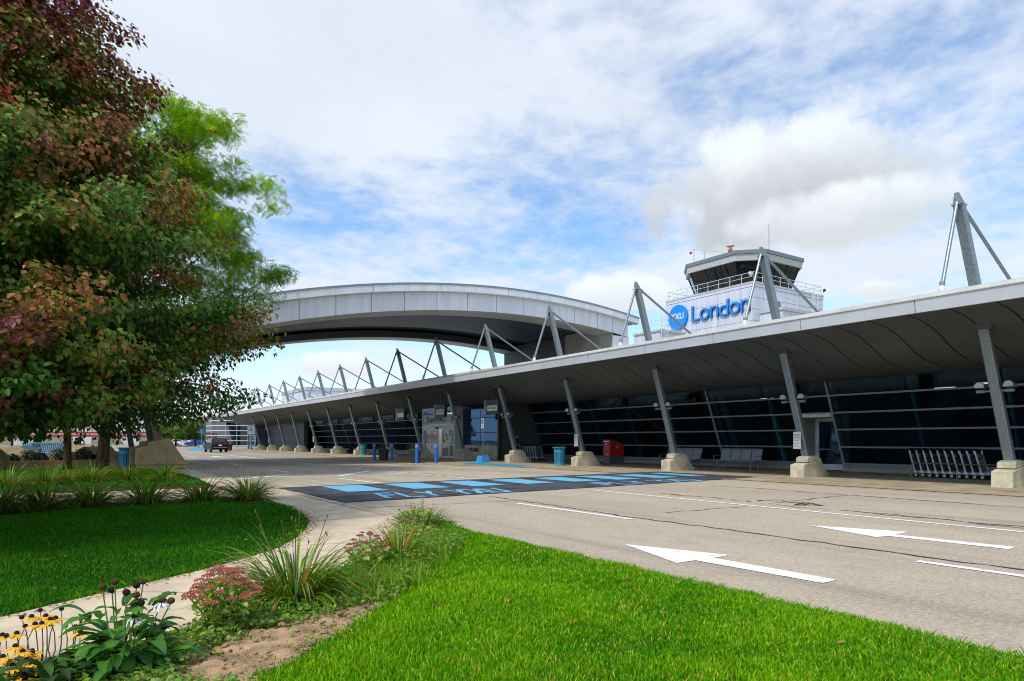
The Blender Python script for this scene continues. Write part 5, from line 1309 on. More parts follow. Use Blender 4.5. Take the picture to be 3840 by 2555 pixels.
# accessible parking sign on a blue weighted base
ps = thing('portable_sign', 'thin post sign with wheelchair symbol on a blue tapered base', 'sign', (21.1, 34.65, .012))
v, f = loft([[(21.1 - a, 34.65 - a, .012), (21.1 + a, 34.65 - a, .012), (21.1 + a, 34.65 + a, .012), (21.1 - a, 34.65 + a, .012)] if i == 0 else [(21.1 - a, 34.65 - a, .42), (21.1 + a, 34.65 - a, .42), (21.1 + a, 34.65 + a, .42), (21.1 - a, 34.65 + a, .42)] for i, a in enumerate((.34, .24))])
meshobj('weighted_base', v, f, M_BASEBLUE, ps)
MB().tube([(21.1, 34.65, .42), (21.1, 34.65, 2.68)], .025, 8).build('post', M_GALV, ps)
pn = MB().box((21.05, 34.52, 2.08), (21.065, 34.78, 2.68)).build('sign_plate', M_WHITE, ps)
def wheelchair(parent, x, yc, zc, s, m=None):
    m = m or M_WHITE; b = MB()
    def q(u, v_): return (yc - u * s, zc + v_ * s)
    def seg(u0, v0, u1, v1, w):
        d = Vector((u1 - u0, v1 - v0)).normalized(); nrm = Vector((-d.y, d.x)) * w / 2
        b.prism([q(u0 + nrm.x, v0 + nrm.y), q(u1 + nrm.x, v1 + nrm.y), q(u1 - nrm.x, v1 - nrm.y), q(u0 - nrm.x, v0 - nrm.y)], 'x', x - .002, x)
    seg(-.05, .5, 0, 0, .12); seg(0, 0, .3, 0, .1); seg(.3, 0, .42, -.4, .1); seg(-.03, .22, .25, .2, .08)
    pts = [(.32 * math.cos(a) - .02, .32 * math.sin(a) - .22) for a in np.linspace(1.9, 5.9, 10)]
    for (a, c), (d_, e_) in zip(pts, pts[1:]): seg(a, c, d_, e_, .08)
    b.prism([q(.1 * math.cos(a) - .06, .1 * math.sin(a) + .66) for a in np.linspace(0, 6.28, 10)[:-1]], 'x', x - .002, x)
    return b.build('wheelchair_symbol', m, parent)
fld = MB().box((21.044, 34.55, 2.34), (21.049, 34.75, 2.64)).build('blue_field', mat('accessible_blue', lin(30, 86, 180), .5, var=.04), pn)
wheelchair(fld, 21.043, 34.65, 2.46, .15)
MB().box((21.044, 34.57, 2.22), (21.049, 34.73, 2.27)).build('text_line', M_INK, pn); MB().box((21.044, 34.58, 2.13), (21.049, 34.72, 2.17)).build('text_line', M_RED, pn)
bk = thing('bucket', 'white plastic bucket by the dwarf wall', 'bucket', (24.0, 38.9, .012))
MB().lathe((24.0, 38.9, .012), [(.14, 0), (.165, .36), (.175, .36), (.175, .40), (.15, .40), (.14, .3), (.05, .3)], 18).build('pail', M_WHITE, bk)
MB().tube([(24.0 - .17, 38.9, .37), (24.0 - .1, 38.75, .5), (24 + .1, 38.75, .5), (24 + .17, 38.9, .37)], .006, 5).build('wire_handle', M_GALV, bk)
br = thing('broom', 'thin broom leaning on the dark bay behind the bucket', 'broom', (24.3, 39.4, .012))
MB().tube([(24.2, 39.5, .1), (24.36, 39.35, 1.2)], .013, 6).build('handle', M_CHROME, br); MB().box((24.1, 39.4, .012), (24.28, 39.7, .1)).build('head', M_BLACK, br)
# notices screwed to the columns
def notice(n, z, label, txt=True, dy=-.02):
    c = cpos(z) + Vector((0, YS[n], 0)); x = c.x - .19
    t = thing('notice_plate', label, 'notice', (x, c.y + .06, z - .3), 'parking notices on columns')
    w, h = .15, .31; yc = c.y + .10
    pl_ = MB().box((x, yc - w, z - h), (x + .008, yc + w, z + h), bev=.003).build('plate', M_WHITE, t)
    MB().box((x + .009, yc - .03, z - .2), (c.x - .05, yc + .03, z - .15)).build('bracket', M_GALV, t)
    MB().box((x + .009, yc - .03, z + .15), (c.x - .07, yc + .03, z + .2)).build('bracket', M_GALV, t)
    if txt:
        for k, (tx, m) in enumerate((('PASSENGER', M_INK), ('DROP OFF', M_INK), ('ONLY', M_INK), ('NO', M_RED), ('WAITING', M_RED))):
            wd = .24 if len(tx) > 5 else .13; zz = z + .17 - k * .098 - (.03 if k > 2 else 0)
            lettering('lettering', tx, m, pl_, (x - .002, yc + wd / 2, zz), (0, -1, 0), (0, 0, 1), width=wd, height=.058, extr=.0008)
        MB().box((x - .002, yc - .12, z - .108), (x - .0002, yc + .12, z - .1)).build('rule', M_INK, pl_)
notice(1, 1.35, 'white PASSENGER DROP OFF ONLY notice on the column before the glazed door')
notice(3, 1.35, 'white PASSENGER DROP OFF ONLY notice on the column above the turquoise bin')
notice(10, 1.5, 'narrow white notice on a far column left of the seated person', False)
def small_sign(x, y, label, h=2.0):
    t = thing('parking_sign', label, 'sign', (x, y, .012), 'small blue parking signs')
    MB().tube([(x, y, .3), (x, y, h)], .04, 6).build('post', M_GALV, t)
    MB().box((x - .2, y - .25, .012), (x + .2, y + .25, .4), bev=.04).build('concrete_foot', M_PRECAST, t)
    p_ = MB().box((x - .03, y - .28, h - .85), (x - .045, y + .28, h)).build('sign_plate', mat('pale_blue_sign', lin(80, 170, 215), .5, var=.05), t)
    MB().box((x - .05, y - .17, h - .4), (x - .0455, y + .17, h - .3)).build('text_line', M_INK, p_); MB().box((x - .05, y - .17, h - .6), (x - .0455, y + .17, h - .52)).build('text_line', M_INK, p_)
small_sign(21.75, 95.9, 'small blue sign in front of the far grey wall, left one'); small_sign(22.4, 91.2, 'small blue sign in front of the far grey wall, right one')
# ================================================================== trees
def crown_points(R_of_z, z0, z1, c, n, seed, shell=.35, lob=.18, bias=None):
    """cluster centres scattered through the outer part of a lobed crown"""
    r = rng(seed); out = []
    while len(out) < n:
        z = r.uniform(z0, z1); Rm = R_of_z(z)
        if r.random() > (Rm / 5.0 + .1): continue
        a = r.uniform(0, 2 * np.pi); k = 1 + lob * math.sin(3 * a + z * 1.3) + lob * .7 * math.sin(5 * a - z * 2.1 + 1)
        rad = Rm * k * (shell + (1 - shell) * r.random() ** .6)
        out.append((c[0] + rad * math.cos(a), c[1] + rad * math.sin(a), z, rad / Rm))
    return np.array(out)
def limbs(trunk, tips, r, parent, name='branches', twig=.012):
    """tapered limbs from the leader out to each foliage cluster"""
    b = MB(); trunk = [Vector(p) for p in trunk]
    for tx, ty, tz, *_ in tips:
        t = Vector((tx, ty, tz)); zs = tz - (Vector((tx, ty, 0)) - Vector((trunk[0].x, trunk[0].y, 0))).length * r.uniform(.35, .8)
        zs = min(max(zs, trunk[1].z), trunk[-1].z); k = 0
        while k < len(trunk) - 2 and trunk[k + 1].z < zs: k += 1
        f = (zs - trunk[k].z) / max(1e-6, trunk[k + 1].z - trunk[k].z); s = trunk[k].lerp(trunk[k + 1], min(max(f, 0), 1))
        m = s.lerp(t, .5) + Vector((r.uniform(-.15, .15), r.uniform(-.15, .15), r.uniform(-.05, .2)))
        L = (t - s).length; r0 = twig * (1 + L * .55)
        b.tube([s, s.lerp(m, .5), m, m.lerp(t, .6), t], [r0, r0 * .8, r0 * .6, r0 * .4, r0 * .2], 5, cap=False)
    o = b.build(name, M_BARK, parent, smooth=True); return o
def cluster_leaves(cl, per, rad, r, center):
    n = len(cl) * per
    base = np.repeat(cl[:, :3], per, 0); d = r.normal(size=(n, 3)); d /= np.linalg.norm(d, axis=1)[:, None]
    q = rad * np.repeat(r.uniform(.6, 1.3, len(cl)), per)[:, None] * (r.random(n) ** .45)[:, None]
    P = base + d * q * np.array([1.15, 1.15, .75]); 
    out = base - np.array(center); out[:, 2] *= .5; out /= np.linalg.norm(out, axis=1)[:, None] + 1e-6
    return P, d * .6 + out * .9, np.repeat(np.arange(len(cl)), per)
def tree(name, label, base, trunk_pts, trunk_r):
    t = thing(name, label, 'tree', base)
    b = MB(); b.tube(trunk_pts, trunk_r, 14, cap=False)
    b.build('trunk', M_BARK, t, smooth=True)
    return t
# --- near ornamental pear: bronze-purple and green, stem just outside the left picture edge
NB_ = (-1.55, 12.9, 0)
pear = tree('pear_tree', 'near pear tree with purple, bronze and green leaves overhanging from the left edge', NB_,
            [(-1.55, 12.9, -.05), (-1.55, 12.88, .25), (-1.52, 12.9, 1.2), (-1.45, 12.95, 2.4), (-1.5, 13.0, 5), (-1.4, 13, 8), (-1.4, 13, 10.6)], [.2, .15, .135, .12, .09, .05, .015])
prr = random.Random(3)
def pearR(z): return float(np.interp(z, [1.2, 1.55, 2.1, 3.0, 4.0, 4.6, 5.4, 7.0, 8.2, 10, 11.2], [2.2, 3.2, 4.1, 4.35, 4.3, 3.95, 3.5, 3.0, 2.3, 1.35, .3]))
def bough_clusters(n, seed):
    """leafy boughs: clusters strung along branches that leave the leader and arch out to the crown surface"""
    r = rng(seed); out = []; tips = []
    while len(tips) < n:
        z = r.uniform(1.75, 10.9); Rm = pearR(z)
        if r.random() > Rm / 4.4 + .12: continue
        a = r.uniform(0, 2 * np.pi); Rm *= (.78 + .3 * r.random()) * (1 + .07 * math.sin(3 * a + z))
        back = math.sin(a) * FWD.y + math.cos(a) * FWD.x
        if back > .35 and r.random() < .5: continue
        zs = z - Rm * r.uniform(.15, .5) + .3
        d = np.array([math.cos(a), math.sin(a)]); nC = int(4 + Rm * 1.9); bid = len(tips)
        for j in range(nC):
            f = .42 + .58 * (j + r.random() * .6) / nC; lat = r.normal(0, .17 * (1.25 - f) + .10)
            zz = zs + (z - zs) * (f ** .8) - .22 * max(0, f - .75) + r.normal(0, .07)
            out.append((NB_[0] + d[0] * Rm * f - d[1] * lat, NB_[1] + d[1] * Rm * f + d[0] * lat, max(zz, 1.5), f, bid))
        tips.append((NB_[0] + d[0] * Rm * .9, NB_[1] + d[1] * Rm * .9, z - .1, 1))
    return np.array(out), tips
cl, tips = bough_clusters(570, 7)
limbs([(-1.5, 12.92, .9), (-1.45, 12.95, 2.0), (-1.5, 13, 5), (-1.4, 13, 8), (-1.4, 13, 10.6)], tips[::4], prr, pear, twig=.008)
r = rng(21)
K = len(cl); per = 42; nL = K * per
base_ = np.repeat(cl[:, :3], per, 0); ci = np.repeat(np.arange(K), per); dd = r.normal(size=(nL, 3)); dd /= np.linalg.norm(dd, axis=1)[:, None]
P = base_ + dd * (.27 * np.repeat(r.uniform(.7, 1.25, K), per) * r.random(nL) ** .5)[:, None] * np.array([1.1, 1.1, .7])
outw = base_ - np.array([NB_[0], NB_[1], 4.0]); outw[:, 2] *= .35; outw /= np.linalg.norm(outw, axis=1)[:, None] + 1e-6
N = outw * 1.0 + dd * .35 + np.array([0, 0, .45])
nb = int(cl[:, 4].max()) + 1; bt = r.normal(0, .20, nb)                           # each bough turns colour by itself
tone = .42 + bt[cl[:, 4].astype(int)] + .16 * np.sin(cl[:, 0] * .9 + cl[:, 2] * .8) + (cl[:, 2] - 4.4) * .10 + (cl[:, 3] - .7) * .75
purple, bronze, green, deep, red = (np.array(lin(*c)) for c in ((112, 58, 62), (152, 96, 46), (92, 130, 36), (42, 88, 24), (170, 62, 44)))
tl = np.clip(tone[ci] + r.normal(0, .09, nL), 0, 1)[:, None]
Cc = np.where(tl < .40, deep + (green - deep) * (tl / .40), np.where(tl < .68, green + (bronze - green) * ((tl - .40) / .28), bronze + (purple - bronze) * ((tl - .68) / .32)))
redb = r.random(nb) < .014
Cc = np.where((redb[cl[:, 4].astype(int)] & (cl[:, 3] > .8))[ci][:, None], red, Cc)
leaf_mesh('crown', P, N, .088, r, None, pear, M_LEAF, NB_, .9, Cc, True)

# --- honey locust: fine feathery green crown
def locust(base, label, crown_c, Rf, z0, z1, nc, per, seed, trunk, tr, cols, fl=.26, pods=True, shell=.35, shed=None):
    t = tree('locust_tree', label, base, trunk, tr)
    cl = crown_points(Rf, z0, z1, crown_c, nc, seed, shell, .16)
    limbs(trunk[1:], cl[::6], random.Random(seed), t, twig=.010)
    r = rng(seed + 1); n = nc * per
    bs = np.repeat(cl[:, :3], per, 0); d = r.normal(size=(n, 3)); d /= np.linalg.norm(d, axis=1)[:, None]
    Pf = bs + d * (r.random(n) ** .5)[:, None] * np.array([.85, .85, .34])
    az = r.uniform(0, 2 * np.pi, n); T = np.c_[np.cos(az), np.sin(az), r.uniform(-1.1, .1, n)]; T /= np.linalg.norm(T, axis=1)[:, None]
    U = np.tile([0, 0, 1.], (n, 1)) + r.normal(0, .35, (n, 3)); B = np.cross(T, U); B /= np.linalg.norm(B, axis=1)[:, None]; U = np.cross(B, T)
    L = fl * r.uniform(.7, 1.2, n)[:, None]; V, F = [], []; k = 4
    for j in range(k):
        s = (j + .6) / k; o = Pf + T * L * s - U * (L * .28 * s * s); w = L * .34 * (1 - .45 * abs(s - .45))
        for sd in (-1, 1):
            V += [o, o + B * sd * w + T * L * .10 - U * L * .05, o + B * sd * w * .55 + T * L * .27]
    V = np.stack(V, 1).reshape(-1, 3); m = 6 * k; b = (np.arange(n) * m)[:, None] + np.arange(0, m, 3)[None]
    b = b.ravel(); F = np.c_[b, b + 1, b + 2]
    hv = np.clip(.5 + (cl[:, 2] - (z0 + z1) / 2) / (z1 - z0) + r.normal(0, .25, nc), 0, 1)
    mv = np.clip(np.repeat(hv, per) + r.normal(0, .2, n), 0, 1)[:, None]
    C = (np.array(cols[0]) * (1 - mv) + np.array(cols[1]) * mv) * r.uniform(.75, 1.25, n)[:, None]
    if len(cols) > 2: C = np.where((r.random(n) < .04)[:, None], np.array(cols[2]), C)
    npmesh('crown', V, F, M_LEAF2, t, org=base, col=np.repeat(C, m, 0))
    if pods:
        b = MB(); rr_ = random.Random(seed)
        for i in range(70):
            p = Vector(cl[rr_.randrange(nc), :3]) + Vector((rr_.uniform(-.6, .6), rr_.uniform(-.6, .6), rr_.uniform(-.4, .1))); a = rr_.uniform(0, 6.28); q = Vector((math.cos(a), math.sin(a), 0))
            b.tube([p, p + q * .05 - Vector((0, 0, .1)), p + q * .03 - Vector((0, 0, .2)), p - q * .04 - Vector((0, 0, .27))], [.012, .022, .02, .006], 4)
        b.build('seed_pods', mat('yellow_pod', lin(196, 168, 50), .6, var=.1), t)['kind'] = 'stuff'
    return t
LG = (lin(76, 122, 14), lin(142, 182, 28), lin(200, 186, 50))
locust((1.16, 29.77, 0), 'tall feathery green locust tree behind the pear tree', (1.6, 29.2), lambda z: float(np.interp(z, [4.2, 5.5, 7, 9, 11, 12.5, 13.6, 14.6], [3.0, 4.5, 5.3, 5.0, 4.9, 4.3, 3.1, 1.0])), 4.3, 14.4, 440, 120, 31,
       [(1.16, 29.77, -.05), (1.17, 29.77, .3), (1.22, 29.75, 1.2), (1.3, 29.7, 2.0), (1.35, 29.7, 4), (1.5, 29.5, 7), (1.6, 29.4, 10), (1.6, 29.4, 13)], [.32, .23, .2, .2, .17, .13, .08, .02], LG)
# --- darker pear trees standing behind, seen mostly as trunks and shade under the near crown
def back_pear(base, label, h, Rm, z0, seed, tr=.16, nc=170, lean=(0, 0), per=60, ls=.13, dark=False):
    x, y, _ = base
    tp = [(x, y, -.05), (x, y, .2), (x + lean[0] * .3, y + lean[1] * .3, 1.3), (x + lean[0], y + lean[1], 3), (x + lean[0], y + lean[1], h * .6), (x + lean[0], y + lean[1], h)]
    t = tree('pear_tree', label, base, tp, [tr * 1.5, tr * 1.1, tr, tr * .8, tr * .5, .01])
    cl = crown_points(lambda z: Rm * float(np.interp((z - z0) / (h - z0), [0, .1, .35, .7, 1], [.55, .9, 1, .7, .1])), z0, h, (x + lean[0], y + lean[1]), nc, seed, .3, .1)
    limbs(tp[2:], cl[::4], random.Random(seed), t); r = rng(seed)
    P, N, ci = cluster_leaves(cl, per, .55, r, (x, y, (z0 + h) / 2))
    tv = np.clip(r.normal(.35, .25, len(cl))[ci] + r.normal(0, .15, len(ci)), 0, 1)[:, None]
    leaf_mesh('crown', P, N, ls, r, None, t, M_LEAF, base, .9, deep * (1 - tv) + green * tv)
    return t
back_pear((.08, 35.9, 0), 'slim trunk pear tree left of the thick locust trunk', 8.5, 3.4, 2.3, 41, .15)
back_pear((-1.6, 47, 0), 'dark green tree with leaning stem beyond the blue bench', 9, 3.6, 2.2, 42, .2, lean=(.9, 0), nc=130)
back_pear((-6.2, 50, 0), 'dark green tree behind the far light blue benches', 10, 4.2, 2.6, 43, .3, nc=130)
back_pear((-9.8, 41, 0), 'dark green tree at the left picture edge behind the planter walls', 9.5, 3.8, 2.2, 44, .22, nc=130)
# ================================================================== daylily clumps
DL = (lin(56, 98, 26), lin(124, 158, 42), lin(176, 122, 62))
def daylily(x, y, label, seed, L=.62, n=260, group='daylily clumps in mulch rows', up=(.7, 1.5), droop=1.0, stems=6, sp=.16, w=.010):
    t = thing('daylily_clump', label, 'plant', (x, y, .015), group)
    strap_plant('foliage', (x, y, .015), n, L, seed, DL, w, droop, t, sp, up, 7)
    b = MB(); r = random.Random(seed)
    for k in range(stems):
        a = r.uniform(0, 6.28); h = L * r.uniform(.6, .92); q = Vector((math.cos(a), math.sin(a), 0))
        p0 = Vector((x, y, .015)) + q * .05; p1 = p0 + q * h * .25 + Vector((0, 0, h * .6)); p2 = p0 + q * h * .42 + Vector((0, 0, h))
        b.tube([p0, p1, p2], [.003, .0025, .0015], 5).ball(p2, (.006, .006, .018), 6)
    b.build('flower_stalks', mat('dry_stalk', lin(132, 104, 66), .8, var=.2), t)['kind'] = 'stuff'
    return t
rowA = [(-3.3, 14.3), (-2.1, 14.9), (-1.0, 15.45), (-.35, 15.72), (.42, 15.95), (1.43, 16.1), (2.47, 16.0), (3.42, 15.75)]
for i, (x, y) in enumerate(rowA):
    lb = 'daylily clump at the right tip of the front mulch row' if i == 7 else 'daylily clump in the front mulch row, %s from its right tip' % ORD[7 - i]
    daylily(x, y, lb, 100 + i, .80 + .06 * (i % 3), 330, up=(.35, 1.4), sp=.22, w=.011)
rowB = [(-1.3, 22.8), (-.5, 24.2), (.07, 24.9), (.75, 24.9), (1.75, 25.6), (2.7, 24.4)]
for i, (x, y) in enumerate(rowB):
    daylily(x, y, 'daylily clump in the rear row by the tree trunks, %s from the right' % ORD[5 - i], 120 + i, .95, 240, w=.014, up=(.35, 1.45), sp=.25)
daylily(1.62, 5.72, 'large arching daylily clump in the foreground flower bed', 140, .80, 420, 'daylily clumps in the flower bed', (.3, 1.35), 1.0, 12, .22, .0085)
daylily(3.02, 6.72, 'daylily clump between the pink sedum and the yarrow in the flower bed', 141, .58, 200, 'daylily clumps in the flower bed', sp=.16, w=.008)
daylily(4.35, 8.95, 'daylily clump at the road end of the flower bed', 142, .52, 240, 'daylily clumps in the flower bed', sp=.24, w=.008)
# ================================================================== flowering plants in the bed
def big_leaf(L, W, seed, m, cols, parent, base, az, pitch, curl):
    r = random.Random(seed); n = 7; V = []; F = []
    d = Vector((math.cos(az), math.sin(az), 0)); side = Vector((-d.y, d.x, 0)); p = Vector(base); a = pitch
    for i in range(n):
        s = i / (n - 1); w = W * math.sin(math.pi * min(1, s * .9 + .08)) ** .8 * (1 if i < n - 1 else .05)
        up = Vector((0, 0, 1)) * math.cos(a) - d * math.sin(a)
        wob = .08 * W * math.sin(i * 2.1 + seed)
        V += [p - side * w + up * (w * .35 + wob), p, p + side * w + up * (w * .35 - wob)]
        a -= curl / n; p = p + (d * math.cos(a) + Vector((0, 0, 1)) * math.sin(a)) * L / (n - 1)
    for i in range(n - 1):
        b = 3 * i; F += [(b, b + 1, b + 4, b + 3), (b + 1, b + 2, b + 5, b + 4)]
    c = np.array(cols[0]) + (np.array(cols[1]) - np.array(cols[0])) * r.random()
    C = np.tile(c, (len(V), 1)) * np.tile([[.95], [1.25], [.95]], (n, 1))
    return npmesh('leaf', np.array([tuple(v) for v in V]), F, m, parent, org=base, col=C, smooth=True)
CG = (lin(42, 92, 30), lin(88, 142, 48))
def coneflower():
    t = thing('coneflower_plant', 'leafy coneflower with spent brown cones and a white bloom in the foreground', 'plant', (.27, 4.5, .02)); r = random.Random(9)
    for k in range(120):
        a = r.uniform(0, 6.28); rad = r.uniform(.02, .26); z = r.uniform(.03, .2) if k < 70 else r.uniform(.15, .38)
        big_leaf(r.uniform(.14, .25) * (1 if k < 70 else .75), r.uniform(.03, .052) * (1 if k < 70 else .75), k, M_PLANT, CG, t, (.27 + rad * math.cos(a), 4.5 + rad * math.sin(a), z), a + r.uniform(-.5, .5), r.uniform(.3, 1.0), r.uniform(.8, 1.9))
    M_CONE = mat('spent_cone', lin(112, 70, 26), .9, var=.35, vscale=90, bump=1, bscale=160); M_CONEB = mat('black_cone', lin(46, 30, 32), .9, var=.3, vscale=60, bump=1, bscale=160)
    M_STEMG = mat('green_stem', lin(104, 124, 50), .6, var=.1)
    heads = [(0.18, 4.58, 0.48, 0), (0.24, 4.54, 0.51, 0), (0.23, 4.61, 0.45, 1), (0.3, 4.54, 0.44, 1), (0.35, 4.52, 0.48, 1), (0.39, 4.57, 0.49, 0), (0.35, 4.53, 0.42, 0), (0.34, 4.55, 0.36, 0), (0.37, 4.48, 0.38, 1), (0.47, 4.39, 0.4, 2), (0.52, 4.4, 0.39, 0), (0.34, 4.49, 0.31, 2)]
    for i, (u, v_, h, k) in enumerate(heads):
        tp = Vector((u, v_, h)); bx = Vector((.27 + (u - .27) * .45, 4.5 + (v_ - 4.5) * .45, .03))
        hd = MB().tube([bx, bx.lerp(tp, .55) + Vector((0, 0, .03)), tp], [.005, .004, .0035], 6).build('stem', M_STEMG, t)
        MB().ball(tp + Vector((0, 0, .012)), (.022, .022, .02), 12).build('cone', M_CONEB if k == 1 else M_CONE, hd)
        if k == 2:
            for j in range(9):
                a = j / 9 * 6.28; d = Vector((math.cos(a), math.sin(a), 0)); sd = Vector((-d.y, d.x, 0)) * .008; q0 = tp + d * .015; q1 = tp + d * .04 - Vector((0, 0, .015)); q2 = tp + d * .05 - Vector((0, 0, .045))
                meshobj('petal', [q0 - sd * .6, q0 + sd * .6, q1 + sd, q2 + sd * .6, q2 - sd * .6, q1 - sd], [(0, 1, 2, 5), (5, 2, 3, 4)], M_WHITE, hd)
    return t
coneflower()
def susans():
    t = thing('black_eyed_susan', 'black-eyed susans with yellow petals and dark cones at the lower left corner', 'plant', (-.22, 4.45, .02)); r = random.Random(5)
    for k in range(48):
        a = r.uniform(0, 6.28); rad = r.uniform(.0, .3)
        big_leaf(r.uniform(.10, .2), r.uniform(.02, .04), k + 70, M_PLANT, (lin(40, 58, 30), lin(64, 98, 38)), t, (-.1 + rad * math.cos(a), 4.4 + rad * math.sin(a), r.uniform(.02, .16)), a, r.uniform(.2, .9), r.uniform(.8, 1.8))
    M_Y = mat('yellow_petal', lin(238, 176, 22), .6, var=.1, vscale=20); M_CB = mat('dark_cone', lin(34, 22, 26), .9, var=.2)
    M_ST = mat('purple_stem', lin(92, 84, 62), .7, var=.2)
    heads = [(-0.24, 4.93, 0.2, 1), (-0.24, 4.79, 0.16, 1), (-0.2, 4.65, 0.16, 1), (-0.15, 4.89, 0.25, 1), (-0.1, 4.99, 0.27, 1), (-0.05, 4.94, 0.26, 1), (0.05, 4.77, 0.23, 1), (-0.18, 4.57, 0.13, 1), (-0.12, 4.48, 0.1, 1), (-0.18, 4.4, 0.07, 1), (-0.16, 4.57, 0.12, 1), (-0.29, 4.67, 0.14, 1), (-0.24, 4.56, 0.11, 1), (-0.22, 5.02, 0.27, 0), (-0.2, 4.95, 0.23, 0), (-0.29, 4.94, 0.19, 0), (-0.13, 5.07, 0.29, 0), (-0.02, 4.99, 0.3, 0), (0.03, 4.83, 0.26, 0), (0.0, 4.78, 0.24, 0)]
    q_ = random.Random(14); heads += [(u + q_.uniform(-.09, .09), v_ + q_.uniform(-.09, .09), h * q_.uniform(.7, 1.1), 1) for u, v_, h, k in heads[:13]]
    for i, (u, v_, h, k) in enumerate(heads):
        tp = Vector((u, v_, max(h, .06))); bs = Vector((-.1 + (u + .1) * .75, 4.5 + (v_ - 4.5) * .6, .02))
        bw = RGT * r.uniform(-.04, .04) + FWD * r.uniform(-.04, .04); st = MB().tube([bs, bs.lerp(tp, .35) + bw, bs.lerp(tp, .7) + bw * .8, tp], [.004, .0035, .003, .0025], 6).build('stem', M_ST, t)
        MB().ball(tp + Vector((0, 0, .006)), (.015, .015, .014), 10).build('cone', M_CB, st)
        if k:
            for j in range(11):
                a = j / 11 * 6.28 + r.uniform(-.15, .15); d = Vector((math.cos(a), math.sin(a), 0)); sd = Vector((-d.y, d.x, 0)) * .0115; dr = r.uniform(.005, .03) if k == 1 else .04
                q0 = tp + d * .011; q1 = tp + d * .034 - Vector((0, 0, dr * .35)); q2 = tp + d * .054 - Vector((0, 0, dr))
                meshobj('petal', [q0 - sd * .5, q0 + sd * .5, q1 + sd, q2 + sd * .5, q2 - sd * .5, q1 - sd], [(0, 1, 2, 5), (5, 2, 3, 4)], M_Y, st)
susans()
M_PINK = mat('sedum_pink', lin(242, 132, 108), .85, var=.3, vscale=120, bump=1, bscale=220)
M_PINK2 = mat('sedum_rose', lin(206, 84, 108), .85, var=.3, vscale=120, bump=1, bscale=220)
M_PALE = mat('yarrow_salmon', lin(214, 132, 112), .85, var=.3, vscale=110, bump=1, bscale=220)
def floret_head(c, rad, r, n=26):
    """domed flower head made of many small rounded florets"""
    b = MB()
    for k in range(n):
        a = k * 2.4; q = rad * math.sqrt((k + .5) / n); h = .35 * rad * (1 - (q / rad) ** 2)
        s = rad * .17 * r.uniform(.8, 1.25)
        p = (c[0] + q * math.cos(a), c[1] + q * math.sin(a), c[2] + h + r.uniform(-.003, .003))
        b.add([(p[0] - s, p[1], p[2]), (p[0], p[1] - s, p[2]), (p[0] + s, p[1], p[2]), (p[0], p[1] + s, p[2]), (p[0], p[1], p[2] + s), (p[0], p[1], p[2] - s)], [(0, 1, 4), (1, 2, 4), (2, 3, 4), (3, 0, 4), (1, 0, 5), (2, 1, 5), (3, 2, 5), (0, 3, 5)])
    return b
def sedum(x, y, label, seed, R_=.25, H=.42, n=46, m=None, hs=(.032, .052)):
    t = thing('sedum_plant', label, 'plant', (x, y, .02), 'pink flower clumps in the bed'); r = random.Random(seed); m = m or M_PINK
    stems = MB(); LP, LN = [], []
    tops = []
    for k in range(n):
        a = k * 2.4; q = R_ * math.sqrt((k + .5) / n); h = H * (1 - .42 * (q / R_) ** 2) * r.uniform(.88, 1.06)
        tp = Vector((x + q * math.cos(a), y + q * math.sin(a), .02 + h)); bs = Vector((x + q * .35 * math.cos(a), y + q * .35 * math.sin(a), .02)); tops.append(tp)
        stems.tube([bs, bs.lerp(tp, .5) + Vector((0, 0, .02)), tp], [.005, .004, .003], 5, cap=False)
        for j in range(9):
            f = .15 + .8 * j / 9; p = bs.lerp(tp, f); LP.append(p[:]); aa = r.uniform(0, 6.28); LN.append((math.cos(aa) * .6, math.sin(aa) * .6, .7))
    stems.build('stems', mat('pale_green_stem', lin(120, 140, 66), .6, var=.1), t)['kind'] = 'stuff'
    rr_ = rng(seed); leaf_mesh('foliage', np.array(LP), np.array(LN), .062, rr_, (lin(104, 146, 50), lin(172, 192, 84)), t, M_PLANT, (x, y, .02), .1)
    for tp in tops: floret_head(tp, r.uniform(*hs), r).build('flower_head', m, t, org=tp)
sedum(.93, 5.02, 'bushy pink sedum nearest the camera beside the coneflower', 3)
sedum(2.5, 6.32, 'rose sedum behind the large daylily clump', 5, .24, .40, 30, M_PINK2, (.025, .042))
sedum(3.55, 7.55, 'loose salmon yarrow before the last daylily clump near the road', 8, .34, .38, 26, M_PALE, (.018, .03))
sedum(4.25, 8.75, 'small salmon blooms among the daylily at the road end of the bed', 9, .22, .50, 10, M_PALE, (.018, .028))
